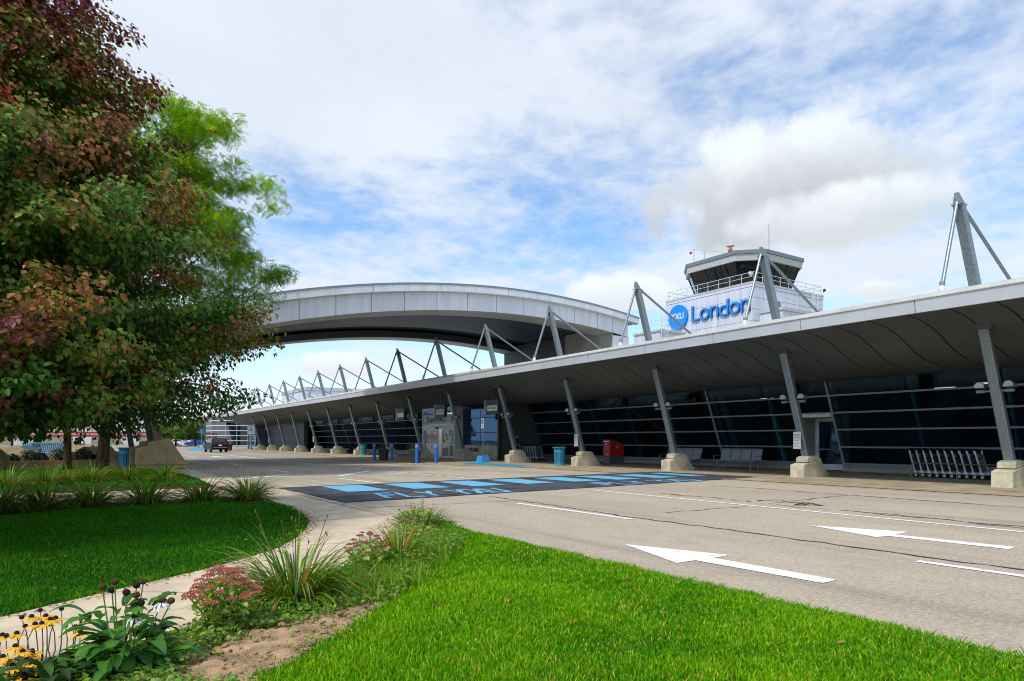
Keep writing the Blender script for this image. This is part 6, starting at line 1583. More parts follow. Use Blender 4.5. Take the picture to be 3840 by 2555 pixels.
# weeds and ground cover over the soil
def weeds():
    r = rng(77); n = 95000
    P = np.c_[r.uniform(-.5, 4.9, n), r.uniform(3.5, 10.8, n)]; P = P[in_poly(P, bed_poly)]
    nz = np.sin(P[:, 0] * 2.3 + 1.1 * np.sin(P[:, 1] * 1.9)) + np.sin(P[:, 1] * 2.9 - P[:, 0] * 1.3) + r.normal(0, .35, len(P))
    bare = np.exp(-(((P[:, 0] - 1.15) / .62) ** 2 + ((P[:, 1] - 4.3) / .55) ** 2)) * 2.7 + np.exp(-(((P[:, 0] - 3.35) / .3) ** 2 + ((P[:, 1] - 6.3) / .3) ** 2)) * 1.2
    nz = nz + np.clip((P[:, 1] - 5.0) * 1.2, 0, 1.6)
    P = P[(nz - bare + 1.0) > 0]; n = len(P)
    hh = np.clip(np.sin(P[:, 0] * 3.3 + 2 * np.sin(P[:, 1] * 2.1)) * np.sin(P[:, 1] * 3.7), 0, 1) * np.clip((P[:, 1] - 4.8), 0, 1)
    z = .02 + r.random(n) ** 1.5 * (.06 + .13 * hh); N = np.c_[r.normal(0, .5, (n, 2)), np.ones(n)]
    D = P @ np.array([FWD.x, FWD.y])
    o = leaf_mesh('ground_cover', np.c_[P, z], N, .042, r, (lin(72, 116, 36), lin(140, 174, 62)), None, M_PLANT, (0, 0, 0), .15); o['kind'] = 'stuff'
    # pebbles and clods
    b = MB(); q = random.Random(4)
    for k in range(1500):
        x, y = q.uniform(.2, 2.6), q.uniform(3.6, 5.8)
        if not in_poly(np.array([[x, y]]), bed_poly)[0]: continue
        s = q.uniform(.005, .016) * (2.2 if q.random() < .06 else 1); b.ball((x, y, .025 + s * .4), (s, s * q.uniform(.6, 1), s * .6), 6)
    b.build('soil_pebbles', mat('pebble', lin(160, 134, 104), .9, var=.3, vscale=20))['kind'] = 'stuff'
    # fallen leaf litter along the path edge
    n = 900; t_ = r.random(n); up = np.array(resample(path_upper, 200)); idx = (t_ * 199).astype(int); Q = up[idx] + r.normal(0, .05, (n, 2)) + np.array([.04, -.05])
    o = leaf_mesh('leaf_litter', np.c_[Q, np.full(n, .032)], np.tile([0, 0, 3.], (n, 1)), .03, r, (lin(96, 66, 40), lin(150, 110, 62)), None, M_PLANT, (0, 0, 0), 0); o['kind'] = 'stuff'
weeds()
def fallen():
    r = rng(8); n = 170; P = np.c_[r.uniform(-3, 4.6, n), r.uniform(2, 15, n)]
    k = in_poly(P, front_poly) | in_poly(P, right_poly); P = P[k]; n = len(P)
    o = leaf_mesh('fallen_leaves', np.c_[P, np.full(n, .045)], np.tile([0, 0, 2.], (n, 1)), .05, r, (lin(120, 70, 44), lin(176, 140, 74)), None, M_PLANT, (0, 0, 0), 0); o['kind'] = 'stuff'
fallen()
def tussocks():
    """taller grass tufts along the kerb and the bed edges"""
    r = rng(5); pts = []
    for k in range(300): y = r.uniform(-1, 9.2); pts.append((4.86 + r.normal(0, .03), y))
    for k in range(160):
        i = r.integers(0, 190); a = np.array(resample(path_upper, 200))[i]; pts.append(tuple(a + r.normal(0, .04, 2) + np.array([-.05, .06])))
    V, F, C = [], [], []; 
    P = np.repeat(np.array(pts), 14, 0); n = len(P); P = P + r.normal(0, .03, (n, 2)); az = r.uniform(0, 6.28, n); H = r.uniform(.03, .075, n); w = .0022 * r.uniform(.7, 1.6, n); le = H * r.uniform(.2, 1., n)
    dx, dy = np.cos(az) * w, np.sin(az) * w; lx, ly = -np.sin(az) * le, np.cos(az) * le
    V = np.stack([np.c_[P[:, 0] - dx, P[:, 1] - dy, np.full(n, .01)], np.c_[P[:, 0] + dx, P[:, 1] + dy, np.full(n, .01)], np.c_[P[:, 0] + lx * .4 + dx * .7, P[:, 1] + ly * .4 + dy * .7, H * .65], np.c_[P[:, 0] + lx, P[:, 1] + ly, H]], 1).reshape(-1, 3)
    b = np.arange(n) * 4; F = np.concatenate([np.c_[b, b + 1, b + 2], np.c_[b, b + 2, b + 3]])
    cc = (np.array(GC[0]) + (np.array(GC[1]) - np.array(GC[0])) * r.random((n, 1)))
    npmesh('grass_tufts', V, F, M_GRASS, col=np.repeat(cc, 4, 0))['kind'] = 'stuff'
tussocks()
# ================================================================== people
def person(label, loc, J, rad, mats, rule, facing=0.0, hair=None, extra=None, fingers=True):
    """one continuous skinned body. J: joint -> (x,y,z, parent); rule(center,normal)->material index"""
    t = thing('person', label, 'person', loc)
    bm = bmesh.new(); L = bm.verts.layers.skin.verify(); V = {}
    for k, (x, y, z, p) in J.items():
        v = bm.verts.new((x, y, z)); V[k] = v; q = rad[k]; v[L].radius = q if isinstance(q, tuple) else (q, q)
        if p: bm.edges.new((V[p], v))
    V['pelvis'][L].use_root = True
    me = bpy.data.meshes.new('body'); bm.to_mesh(me); bm.free()
    o = bpy.data.objects.new('body_tmp', me); COL.objects.link(o)
    o.modifiers.new('s', 'SKIN').use_smooth_shade = True; o.modifiers.new('u', 'SUBSURF').levels = 2
    bpy.context.view_layer.update(); dg = bpy.context.evaluated_depsgraph_get(); m2 = bpy.data.meshes.new_from_object(o.evaluated_get(dg))
    bpy.data.objects.remove(o)
    m2.materials.clear()
    for m in mats: m2.materials.append(m)
    for p in m2.polygons: p.material_index = rule(p.center, p.normal)
    b = bpy.data.objects.new('body', m2); COL.objects.link(b); b.parent = t; ORI[b.name] = Vector(loc)
    t.rotation_euler = (0, 0, facing)
    hx, hy, hz, _ = J['head']
    if hair:
        h = MB().ball((hx, hy + .012, hz + .035), (.088, .10, .10), 12)
        h.v = [(x + loc[0], min(y, hy + .12) + loc[1], (max(z, hz + .03) if y < hy - .03 else max(z, hz - .05)) + loc[2]) for x, y, z in h.v]
        h.build('hair', hair, t, smooth=True)
    f = MB().ball((hx, hy - .098, hz - .01), (.015, .02, .024), 6); f.v = [(x + loc[0], y + loc[1], z + loc[2]) for x, y, z in f.v]; f.build('nose', mats[0], t, smooth=True)
    e = MB().ball((hx - .033, hy - .088, hz + .02), .011, 6).ball((hx + .033, hy - .088, hz + .02), .011, 6); e.v = [(x + loc[0], y + loc[1], z + loc[2]) for x, y, z in e.v]; e.build('eyes', M_BLACK, t)
    e = MB().ball((hx - .085, hy + .005, hz), (.014, .026, .034), 6).ball((hx + .085, hy + .005, hz), (.014, .026, .034), 6); e.v = [(x + loc[0], y + loc[1], z + loc[2]) for x, y, z in e.v]; e.build('ears', mats[0], t)
    e = MB().box((hx - .025, hy - .097, hz - .052), (hx + .025, hy - .085, hz - .046)); e.v = [(x + loc[0], y + loc[1], z + loc[2]) for x, y, z in e.v]; e.build('mouth', mat('lip', lin(150, 84, 74), .6, var=.05), t)
    return t
M_SKIN = mat('skin', lin(196, 140, 112), .55, var=.08, vscale=20); M_SKIN2 = mat('darker_skin', lin(120, 80, 60), .55, var=.08, vscale=20)
M_SHIRT = mat('royal_blue_shirt', lin(26, 70, 160), .8, var=.15, vscale=14, bump=.2, bscale=30); M_TROUS = mat('black_trousers', lin(26, 26, 30), .85, var=.2, vscale=10)
M_SHOE = mat('shoe', lin(20, 20, 20), .5, var=.1); M_HAIR = mat('grey_hair', lin(110, 104, 98), .8, var=.2, vscale=60); M_HAIRB = mat('black_hair', lin(18, 16, 16), .6, var=.2)
def fingers(J, Rd, hand, name, d, side, curl=(0, 0, -1)):
    """five fingers of unequal length rooted in the palm"""
    d = Vector(d).normalized(); s = Vector(side).normalized(); c = Vector(curl)
    for k, (o, L) in enumerate(((-.03, .075), (-.01, .085), (.01, .08), (.03, .062))):
        a = Vector(hand) + d * .045 + s * o; b_ = a + d * L * .55 + c * .008; e = b_ + d * L * .4 + c * .02
        J['%s_f%d0' % (name, k)] = (*a, name); J['%s_f%d1' % (name, k)] = (*b_, '%s_f%d0' % (name, k)); J['%s_f%d2' % (name, k)] = (*e, '%s_f%d1' % (name, k))
        for q in range(3): Rd['%s_f%d%d' % (name, k, q)] = .0095 - .001 * q
    a = Vector(hand) - s * .035 + d * .005; b_ = a - s * .03 + d * .03; J[name + '_t0'] = (*a, name); J[name + '_t1'] = (*b_, name + '_t0'); J[name + '_t2'] = (*(b_ + d * .025), name + '_t1')
    for q in range(3): Rd[name + '_t%d' % q] = .011 - .001 * q
# standing, looking down, hands on a trolley (front is -y)
J = {'pelvis': (0, 0, .94, None), 'waist': (0, -.01, 1.08, 'pelvis'), 'chest': (0, -.02, 1.28, 'waist'), 'neckb': (0, -.02, 1.44, 'chest'), 'neck': (0, -.04, 1.50, 'neckb'), 'head': (0, -.075, 1.60, 'neck'), 'crown': (0, -.07, 1.67, 'head')}
Rd = {'pelvis': (.155, .11), 'waist': (.15, .105), 'chest': (.17, .115), 'neckb': (.08, .07), 'neck': .055, 'head': (.085, .105), 'crown': (.07, .08)}
for s, n in ((-1, 'l'), (1, 'r')):
    J.update({'sh' + n: (s * .19, -.02, 1.40, 'neckb'), 'el' + n: (s * .235, -.04, 1.12, 'sh' + n), 'wr' + n: (s * .2, -.23, .98, 'el' + n), 'ha' + n: (s * .19, -.31, .965, 'wr' + n),
              'hip' + n: (s * .095, 0, .88, 'pelvis'), 'kn' + n: (s * .105, -.02, .49, 'hip' + n), 'an' + n: (s * .11, .02, .09, 'kn' + n), 'he' + n: (s * .11, .02, .04, 'an' + n), 'to' + n: (s * .125, -.15, .03, 'he' + n)})
    Rd.update({'sh' + n: .068, 'el' + n: .045, 'wr' + n: .03, 'ha' + n: (.042, .02), 'hip' + n: .095, 'kn' + n: .06, 'an' + n: .04, 'he' + n: .04, 'to' + n: .035})
    fingers(J, Rd, J['ha' + n][:3], 'ha' + n, (0, -1, -.1), (s, 0, 0))
def rule(c, n):
    if c.z > 1.475: return 0
    if c.z < .075: return 3
    if c.z > .95 and not (c.y < -.1 and abs(c.x) > .1 and c.z < 1.16): return 1
    if c.y < -.1 and c.z > .85: return 0
    return 2
M_LAN = mat('lanyard', lin(70, 140, 190), .6, var=.05)
pp = person('standing person in blue polo shirt looking down at the far trolleys', (25.35, 37.35, .012), J, Rd, [M_SKIN, M_SHIRT, M_TROUS, M_SHOE], rule, R(35), M_HAIR)
# seated person in black, head on hand
J = {'pelvis': (0, 0, .52, None), 'waist': (0, -.02, .66, 'pelvis'), 'chest': (0, -.08, .86, 'waist'), 'neckb': (0, -.12, 1.02, 'chest'), 'neck': (0, -.15, 1.08, 'neckb'), 'head': (0, -.19, 1.18, 'neck'), 'crown': (0, -.19, 1.25, 'head')}
Rd = {'pelvis': (.16, .12), 'waist': (.15, .11), 'chest': (.17, .115), 'neckb': (.08, .07), 'neck': .055, 'head': (.085, .105), 'crown': (.07, .08)}
for s, n in ((-1, 'l'), (1, 'r')):
    J.update({'sh' + n: (s * .19, -.11, .98, 'neckb'), 'el' + n: (s * .23, -.26, .72, 'sh' + n), 'wr' + n: (s * .13, -.36, .88 if s < 0 else .62, 'el' + n), 'ha' + n: (s * .08, -.33, .98 if s < 0 else .60, 'wr' + n),
              'hip' + n: (s * .10, -.02, .50, 'pelvis'), 'kn' + n: (s * .14, -.45, .50, 'hip' + n), 'an' + n: (s * .14, -.52, .10, 'kn' + n), 'he' + n: (s * .14, -.50, .05, 'an' + n), 'to' + n: (s * .15, -.68, .03, 'he' + n)})
    Rd.update({'sh' + n: .068, 'el' + n: .045, 'wr' + n: .03, 'ha' + n: (.042, .02), 'hip' + n: .095, 'kn' + n: .065, 'an' + n: .04, 'he' + n: .04, 'to' + n: .035})
    fingers(J, Rd, J['ha' + n][:3], 'ha' + n, (-s * .3, .1, .8) if s < 0 else (-s * .6, -.3, -.2), (0, 1, 0))
def rule2(c, n):
    if c.z > 1.055: return 0
    if c.z < .075: return 3
    if c.y < -.3 and c.z > .585 and abs(c.x) < .16 : return 0
    return 1 if c.z > .56 else 2
person('seated person in black clothes resting head on hand by the far glass', (24.4, 66.0, .012), J, Rd, [M_SKIN2, M_TROUS, M_TROUS, M_SHOE], rule2, R(-25), M_HAIRB)
st_ = thing('stool_bench', 'low dark bench under the seated person in black', 'bench', (24.45, 66.2, .012))
MB().box((24.1, 65.7, .38), (24.75, 66.9, .43)).build('seat', M_DARKGREY, st_)
for yy in (65.8, 66.8): MB().box((24.2, yy - .03, .012), (24.65, yy + .03, .38)).build('leg', M_DARKGREY, st_)
# ================================================================== vehicles
M_CGLASS = mat('car_glass', lin(22, 26, 30), .08, var=.05, spec=.8); M_TAIL = mat('tail_lamp_red', lin(150, 14, 18), .25, var=.05, spec=.6); M_CTRIM = mat('car_trim_grey', lin(128, 130, 132), .35, .5, var=.05)
def car(loc, rz, label, col, kind='suv', name=None, group=None):
    nm = {'suv': 'suv', 'sedan': 'sedan', 'pickup': 'pickup_truck'}[kind]
    t = thing('parked_' + nm if group else 'black_suv' if False else nm, label, 'car' if kind != 'pickup' else 'truck', (0, 0, 0), group)
    paint = mat('car_paint_%d_%d_%d' % col, lin(*col), .32, .0, var=.03, spec=.3, coat=.0)
    # length along y (rear at -y), origin on the ground
    if kind == 'suv':   Ln, Wd, prof = 4.35, .90, [(-2.12, .42), (-2.17, .62), (-2.10, 1.02), (-1.98, 1.08), (-1.72, 1.58), (-1.3, 1.64), (.25, 1.60), (.95, 1.12), (1.95, .98), (2.15, .75), (2.17, .42), (1.8, .30), (-1.8, .30)]
    elif kind == 'sedan': Ln, Wd, prof = 4.6, .89, [(-2.28, .42), (-2.32, .62), (-2.25, 1.0), (-1.6, 1.05), (-.9, 1.42), (.2, 1.44), (1.05, 1.02), (2.1, .88), (2.3, .66), (2.3, .40), (1.9, .28), (-1.9, .28)]
    else: Ln, Wd, prof = 5.6, .98, [(-2.8, .55), (-2.82, .75), (-2.8, 1.15), (-.95, 1.17), (-.85, 1.85), (.55, 1.88), (1.15, 1.22), (2.55, 1.12), (2.75, .9), (2.77, .5), (2.3, .42), (-2.3, .42)]
    def half(z): return Wd * (1 - max(0, z - 1.02) * (.30 if kind != 'pickup' else .16)) if z > 1.02 else Wd * (.97 if z < .5 else 1)
    n = len(prof); vs = []
    for s in (-1, 1): vs += [(s * half(z), y, z) for y, z in prof]
    for s in (-.85, .85): vs += [(s * half(z), y * 1.008, z * 1.004 if z > 1 else z) for y, z in prof]
    # rounded body: side rings joined through inset centre rings
    fs = [(i, (i + 1) % n, 2 * n + (i + 1) % n, 2 * n + i) for i in range(n)] + [(2 * n + i, 2 * n + (i + 1) % n, 3 * n + (i + 1) % n, 3 * n + i) for i in range(n)] + [(3 * n + i, 3 * n + (i + 1) % n, n + (i + 1) % n, n + i) for i in range(n)]
    fs += [tuple(range(n))[::-1], tuple(range(n, 2 * n))]
    b = meshobj('body', vs, fs, paint, t); md = b.modifiers.new('b', 'BEVEL'); md.width = .035; md.segments = 2; md.limit_method = 'ANGLE'; md.angle_limit = R(20)
    def wpoly(name, pts, m=M_CGLASS): return meshobj(name, pts, [tuple(range(len(pts)))], m, t)
    if kind == 'suv':
        wpoly('rear_window', [(-.62, -2.002, 1.12), (.62, -2.002, 1.12), (.54, -1.772, 1.53), (-.54, -1.772, 1.53)]); zz = (1.08, 1.52, -1.62, .28, .72)
        MB().box((-.72, -2.2, .50), (.72, -2.13, .62)).build('rear_bumper', M_CTRIM, t); lam = [(-.78, -.42), (.42, .78)]; lz = (.9, 1.04); ly = -2.16
    elif kind == 'sedan':
        wpoly('rear_window', [(-.66, -1.50, 1.10), (.66, -1.50, 1.10), (.55, -.96, 1.40), (-.55, -.96, 1.40)]); zz = (1.04, 1.36, -1.05, .18, .85); lam = [(-.8, -.45), (.45, .8)]; lz = (.78, .93); ly = -2.33
        MB().box((-.8, -2.36, .42), (.8, -2.30, .6)).build('rear_bumper', paint, t)
    else:
        wpoly('rear_window', [(-.7, -.955, 1.28), (.7, -.955, 1.28), (.66, -.875, 1.75), (-.66, -.875, 1.75)]); zz = (1.22, 1.76, -.75, .5, 1.05); lam = [(-.94, -.78), (.78, .94)]; lz = (.85, 1.12); ly = -2.835
        MB().box((-.95, -2.92, .5), (.95, -2.80, .68)).build('rear_bumper', M_CHROME, t)
    for s in (-1, 1):
        h0, h1 = half(zz[0]) + .012, half(zz[1]) + .012
        wpoly('side_window', [(s * h0, zz[2] - .1, zz[0] + .04), (s * h0, zz[4] - .1, zz[0] + .04), (s * h1, zz[3] - .08, zz[1]), (s * h1, zz[2] + .1, zz[1])][::s])
        MB().box((s * (Wd + .02), zz[4] - .25, 1.0), (s * (Wd + .2), zz[4] - .1, 1.14)).build('mirror', paint, t)
        for yw in (-Ln * .30, Ln * .305):
            w = MB().tube([(s * (Wd - .2), yw, .33), (s * (Wd + .012), yw, .33)], .33, 20).build('wheel', M_RUBBER, t)
            MB().tube([(s * (Wd - .05), yw, .33), (s * (Wd + .02), yw, .33)], .2, 14).build('rim', M_CTRIM, w)
    wpoly('windscreen', {'suv': [(.6, .92, 1.16), (-.6, .92, 1.16), (-.56, .32, 1.57), (.56, .32, 1.57)], 'sedan': [(.62, 1.02, 1.06), (-.62, 1.02, 1.06), (-.56, .28, 1.41), (.56, .28, 1.41)], 'pickup': [(.7, 1.13, 1.28), (-.7, 1.13, 1.28), (-.66, .62, 1.82), (.66, .62, 1.82)]}[kind])
    for a, c in lam: MB().box((a, ly - .03, lz[0]), (c, ly + .05, lz[1]), bev=.02).build('tail_light', M_TAIL, t)
    if kind == 'suv': MB().box((-.4, ly - .01, .95), (.4, ly + .02, .985)).build('light_bar', M_TAIL, t)
    MB().box((-.16, ly - .025, .72), (.16, ly + .0, .88)).build('licence_plate', M_WHITE, t)
    t.location = loc; t.rotation_euler = (0, 0, rz); ORI[t.name] = Vector(loc)
    return t
car((14.3, 82.2, 0), R(2), 'black SUV driving away at the end of the drive', (14, 15, 17), 'suv')
G_ = 'cars in the far parking lot'
car((22.4, 184, 0), R(85), 'white parked car under the far green trees, leftmost', (224, 226, 228), 'suv', group=G_)
car((24.7, 183, 0), R(60), 'white parked car behind the tree trunks in the far lot', (215, 218, 222), 'sedan', group=G_)
car((26.2, 178, 0), R(80), 'blue parked car in the far lot', (30, 90, 190), 'sedan', group=G_)
car((28.2, 181, 0), R(75), 'dark parked car in the far lot right of the blue one', (44, 46, 52), 'suv', group=G_)
car((29.3, 170, 0), R(70), 'silver parked sedan nearest the black SUV in the far lot', (186, 188, 192), 'sedan', group=G_)
car((31.8, 180, 0), R(70), 'grey parked car half hidden behind the black SUV', (120, 124, 130), 'sedan', group=G_)
car((-24.5, 60, 0), R(-70), 'red parked car at the left picture edge behind the guard rail', (176, 22, 26), 'sedan', group='cars at the left edge')
car((-40.0, 98, 0), R(25), 'white pickup truck beyond the red car at the left edge', (222, 224, 228), 'pickup', group='cars at the left edge')
# ================================================================== plaza left of the drive
def wedge(x, y, w, d, h0, h1, label, rz=0.0, m=None):
    t = thing('concrete_block', label, 'block', (0, 0, 0), 'tan concrete blocks in the plaza')
    o = MB().add([(-w / 2, -d / 2, 0), (w / 2, -d / 2, 0), (w / 2, d / 2, 0), (-w / 2, d / 2, 0), (-w / 2, -d / 2, h0), (w / 2, -d / 2, h0), (w * .36, d * .3, h1), (-w * .36, d * .3, h1), (w / 2, d / 2, h0), (-w / 2, d / 2, h0)],
                 [(3, 2, 1, 0), (0, 1, 5, 4), (4, 5, 6, 7), (1, 2, 8, 6, 5), (2, 3, 9, 8), (8, 9, 7, 6), (3, 0, 4, 7, 9)]).build('block', m or M_STONE2, t)
    t.location = (x, y, .02); t.rotation_euler = (0, 0, rz); ORI[t.name] = Vector((x, y, .02))
PCX = R(33.8)
wl = thing('planter_wall', 'low tan concrete planter wall behind the trees', 'wall', (0, 39, 0))
for i, (a, b) in enumerate((((-2.2, 37.7), (-.9, 38.2)), ((-.88, 38.21), (.5, 38.75)), ((.52, 38.76), (1.95, 39.3)))):
    MB().bar((*a, .2), (*b, .2), .3, .40).build('wall_section', M_STONE2, wl)
sl_ = sheet('planter_soil', [(-2.3, 38), (1.9, 39.5), (1.2, 42.5), (-3.2, 41)], .30, M_MULCH, kind='structure')
wedge(2.2, 38.6, .9, 1.1, .62, .78, 'tan concrete block with flat sloped top left of the blue bin', R(-25))
wedge(1.2, 41.2, 2.0, 1.5, .42, 1.0, 'broad sloped concrete block right of the dark shrubs', R(-30))
wedge(-2.0, 41.0, 2.3, 1.4, .42, .98, 'broad sloped concrete block left of the blue bench', R(-20))
wedge(-3.0, 37.0, 1.3, 1.5, .62, .95, 'large tan block cut by the left picture edge', R(-30))
wedge(-3.6, 55.0, 3.0, 2.0, .5, .95, 'distant sloped block behind the blue bench', R(-30)); wedge(.5, 55.5, 2.6, 2.0, .5, 1.05, 'distant sloped block under the dark seated figure', R(-30))
def slat_bench(x, y, rz, label, L=2.0, n=22):
    t = thing('slatted_bench', label, 'bench', (0, 0, 0), 'light blue slatted benches')
    for k in range(n):
        xx = -L / 2 + L * (k + .5) / n
        MB().bar((xx, .02, .45), (xx, -.16, .92), L / n * .62, .02, up=(0, 1, 0)).build('slat', M_CYAN, t)
    MB().box((-L / 2 - .03, -.2, .90), (L / 2 + .03, -.14, .95)).build('top_rail', M_CYAN, t); MB().box((-L / 2 - .03, -.01, .42), (L / 2 + .03, .05, .46)).build('lower_rail', M_CYAN, t)
    MB().box((-L / 2, .06, .42), (L / 2, .5, .45)).build('seat', M_CYAN, t)
    for s in (-1, 1): MB().box((s * L / 2 - .03, -.05, 0), (s * L / 2 + .03, .02, .42)).build('leg', M_CYAN, t); MB().box((s * L / 2 - .03, .42, 0), (s * L / 2 + .03, .48, .415)).build('leg', M_CYAN, t)
    t.location = (x, y, .30 if y < 43 else .02); t.rotation_euler = (0, 0, rz)
slat_bench(-.75, 40.7, R(-28), 'light blue slatted bench behind the planter shrubs', 2.2)
slat_bench(-2.4, 58, R(-28), 'far light blue bench right of the tree trunk behind the near bench', 2.2, 12); slat_bench(-5.2, 60, R(-28), 'far light blue bench left of the tree trunk', 2.0, 12); slat_bench(2.3, 62, R(-28), 'far light blue bench near the leaning stem', 1.8, 12)
for i, (x, y, s, lb) in enumerate(((-1.35, 39.3, .42, 'dark round shrub at the left end of the blue bench'), (-.15, 39.6, .48, 'dark round shrub in front of the blue bench'), (.75, 40.0, .46, 'dark round shrub right of the slim trunk'), (-2.05, 38.9, .28, 'small low shrub before the left sloped block'), (1.35, 40.2, .24, 'small low shrub before the right sloped block'), (-3.0, 40.6, .3, 'small shrub by the ring post'))):
    t = thing('shrub', lb, 'shrub', (x, y, .30), 'dark shrubs in the planter'); leaf_ball('foliage', (x, y, .30 + s * .7), s, s * .75, 900, .085, 200 + i, (lin(24, 48, 28), lin(46, 78, 38)), t, hollow=.2)
    MB().tube([(x, y, .28), (x, y, .30 + s * .6)], .02, 6).build('stem', M_BARK, t)
# dark seated figure far back, guard rail, ring post, bins and markers
person('dark-clothed figure sitting far back on a plaza block', (.75, 56.2, .55), J, Rd, [M_SKIN2, M_TROUS, M_TROUS, M_SHOE], rule2, R(60), M_HAIRB)
gr = thing('guard_rail', 'grey metal guard rail at the left picture edge', 'guard rail', (-5, 43, 0))
MB().bar((-6.2, 41.2, .62), (-3.6, 44.0, .62), .05, .16).build('beam', M_GALV, gr); MB().bar((-6.2, 41.2, .42), (-3.6, 44.0, .42), .05, .12).build('beam', M_GALV, gr)
for k in (0.1, .5, .9): MB().box((-6.2 + 2.6 * k - .05, 41.27 + 2.8 * k - .05, 0), (-6.2 + 2.6 * k + .05, 41.27 + 2.8 * k + .05, .7)).build('post', M_GALV, gr)
rp = thing('ring_post', 'grey post with a ring on top beside the guard rail', 'post', (-2.65, 39.2, 0))
MB().tube([(-2.65, 39.2, 0), (-2.65, 39.2, .98)], .045, 8).build('post', M_GALV, rp)
MB().tube([(-2.65 + .11 * math.cos(a) * RGT.x, 39.2 + .11 * math.cos(a) * RGT.y, 1.09 + .11 * math.sin(a)) for a in np.linspace(0, 6.29, 14)], .03, 6).build('ring', M_GALV, rp)
for x, y, lb in ((-19.5, 67, 'yellow marker post left of the near fence posts'), (-16.2, 70, 'yellow marker post right of the near fence posts')):
    t = thing('marker_post', lb, 'post', (x, y, 0), 'yellow marker posts'); MB().lathe((x, y, 0), [(.25, 0), (.25, .9), (.12, 1.0)], 12).build('post', mat('safety_yellow', lin(224, 176, 30), .5, var=.08), t)
fn = thing('wire_fence', 'thin grey fence posts beyond the guard rail', 'fence', (-16, 60, 0))
for k in range(7): MB().tube([(-15.5 + k * .9, 58 + k * 1.6, 0), (-15.5 + k * .9, 58 + k * 1.6, 2.2)], .04, 6).build('post', M_DARKGREY, fn)
MB().tube([(-15.5, 58, 2.15), (-10.1, 67.6, 2.15)], .03, 6).build('rail', M_DARKGREY, fn); MB().tube([(-15.5, 58, 1.1), (-10.1, 67.6, 1.1)], .03, 6).build('rail', M_DARKGREY, fn)
sheet('blue_parking_bay', [(-30, 84), (-14, 88), (-10, 99), (-28, 96)], .012, M_BLUEPATCH, kind='structure')
sheet('far_blue_crossing', [(13.6, 100), (16.5, 100.5), (21, 126), (18.2, 127)], .012, M_BLUEPATCH, kind='structure')
sheet('far_grass_strip', [(12, 167), (31, 155), (33, 159), (12, 172)], .015, M_TURF, kind='structure'); sheet('far_grass_bank', [(-60, 226), (14, 226), (14, 232), (-60, 232)], .015, M_TURF, kind='structure')
for x, y, lb in ((19.7, 126.4, 'far blue parking sign on a post left of the black SUV'), (24.6, 133, 'far blue parking sign on a post above the black SUV')):
    t = thing('post_sign', lb, 'sign', (x, y, 0), 'far post signs'); MB().tube([(x, y, .5), (x, y, 3.2)], .05, 6).build('post', M_GALV, t); MB().box((x - .25, y - .25, 0), (x + .25, y + .25, .5), bev=.03).build('concrete_foot', M_PRECAST, t)
    MB().box((x - .3, y - .06, 2.5), (x + .3, y - .03, 3.4)).build('sign_plate', mat('far_sign_blue', lin(80, 140, 200), .5, var=.05), t)
# ================================================================== far buildings, trees, lamp posts
wh = thing('warehouse', 'long white warehouse with red stripes and tan base beyond the road', 'building', (-10, 255, 0))
M_WHW = mat('white_corrugated', lin(212, 212, 208), .6, var=.05, streak=(6, 6, .2), vscale=1); M_WHT = mat('tan_block_wall', lin(178, 160, 138), .85, var=.08)
MB().box((-90, 255, 0), (30, 295, 3.0)).build('base_wall', M_WHT, wh); MB().box((-90, 255.15, 3.05), (30, 295, 12.5)).build('upper_wall', M_WHW, wh); MB().box((-90.5, 254.7, 12.5), (30.5, 295.5, 13.1)).build('roof_edge', M_CAP, wh)
for z in (2.6, 3.7, 9.8): MB().box((-90, 254.9, z), (30.05, 255.14, z + .4)).build('red_stripe', M_RED, wh)
for x in (-52, -38, -25, -13.3, 2, 15.5): 
    d_ = MB().box((x, 254.85, 0), (x + 5, 254.99, 2.5)).build('roller_door', M_WHITE, wh)
MB().box((24, 254.85, 0), (27, 254.99, 2.4)).build('door', M_DARKGREY, wh)
fb2 = thing('tan_office', 'low tan building right of the far green trees', 'building', (30, 195, 0))
MB().box((20, 195, 0), (44, 215, 6.5)).build('wall', M_WHT, fb2); MB().box((19.6, 194.6, 6.5), (44.4, 215.4, 7.1)).build('roof_edge', M_CAP, fb2)
for x in (21, 25, 29, 33, 37): MB().box((x, 194.9, 1.2), (x + 2.6, 194.99, 3.4)).build('window', M_CGLASS, fb2)
LG2 = (lin(56, 96, 26), lin(104, 140, 36), lin(176, 160, 40))
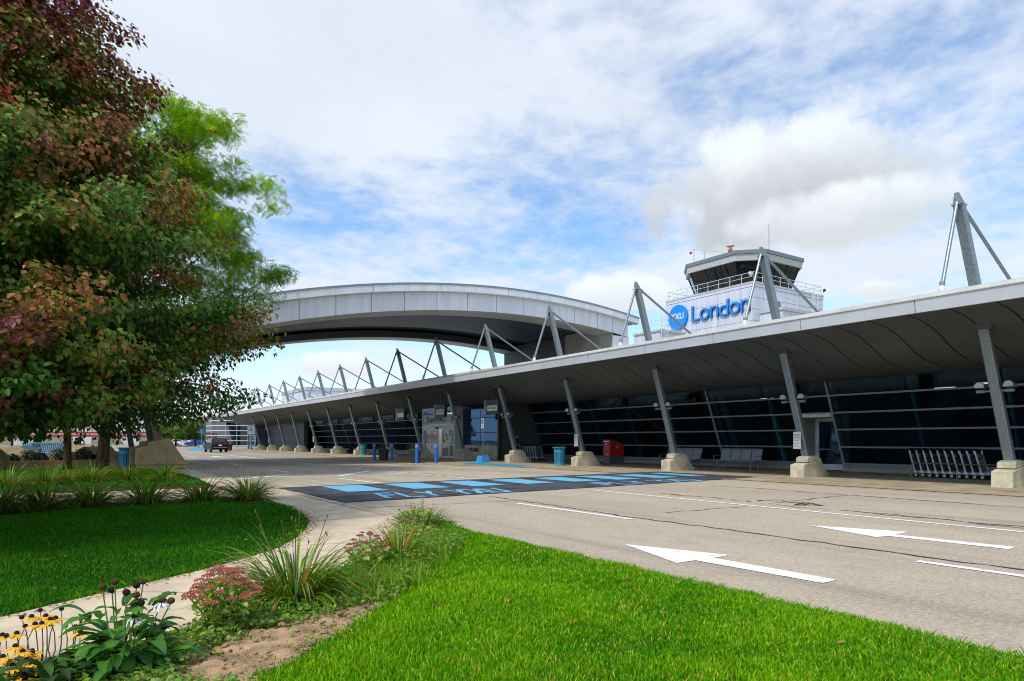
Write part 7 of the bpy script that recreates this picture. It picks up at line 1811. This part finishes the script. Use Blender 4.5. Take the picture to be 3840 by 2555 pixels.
for i, (x, y, h, Rm, lb) in enumerate(((20.4, 165, 6.6, 4.4, 'left of the two spreading green trees in the far lot'), (23.6, 160, 7.0, 4.8, 'right of the two spreading green trees in the far lot'))):
    locust((x, y, 0), lb, (x, y), lambda z, Rm=Rm, h=h: Rm * float(np.interp(z / h, [.25, .4, .6, .85, 1], [.55, 1, .95, .6, .1])), 2.2, h, 70, 36, 300 + i, [(x, y, -.1), (x, y, .5), (x + .1, y, 2), (x + .1, y, 4), (x + .1, y, h * .8)], [.25, .2, .18, .12, .03], LG2, .75, False)
for i, (x, y, h, Rm, lb) in enumerate(((-34, 150, 9, 5, 'far left green tree behind the white pickup'), (-22, 160, 8, 4.5, 'far green tree between pickup and warehouse'), (-8, 150, 7.5, 4, 'far green tree left of the warehouse lamp post'))):
    locust((x, y, 0), lb, (x, y), lambda z, Rm=Rm, h=h: Rm * float(np.interp(z / h, [.2, .4, .6, .85, 1], [.55, 1, .95, .6, .1])), 1.8, h, 60, 34, 320 + i, [(x, y, -.1), (x, y, .5), (x + .1, y, 2), (x + .1, y, 4), (x + .1, y, h * .8)], [.25, .2, .18, .12, .03], LG2, .75, False)
lp = thing('lamp_post', 'thin pale lamp post in front of the warehouse', 'lamp post', (-8.2, 150, 0))
MB().tube([(-8.2, 150, 0), (-8.2, 150, 10)], [.16, .1], 8).build('pole', M_CAP, lp); MB().tube([(-8.2, 150, 9.9), (-6.6, 149.6, 10.2)], .06, 6).box((-6.8, 149.3, 10.1), (-5.9, 149.9, 10.3)).build('lamp_head', M_CAP, lp)
cs = thing('road_sign', 'back of a white overhead sign with a black arrow behind the plinth legs', 'sign', (8.5, 75, 0))
MB().tube([(7.0, 75, 0), (7.0, 75, 5)], .09, 8).build('post', M_GALV, cs); pn = MB().box((5.8, 74.9, 4.1), (8.4, 74.97, 6.0), bev=.03).build('sign_plate', M_WHITE, cs)
MB().prism([(6.5, 4.5), (7.6, 5.1), (7.3, 5.5), (6.2, 4.9)], 'y', 74.88, 74.896).build('arrow', M_INK, pn)
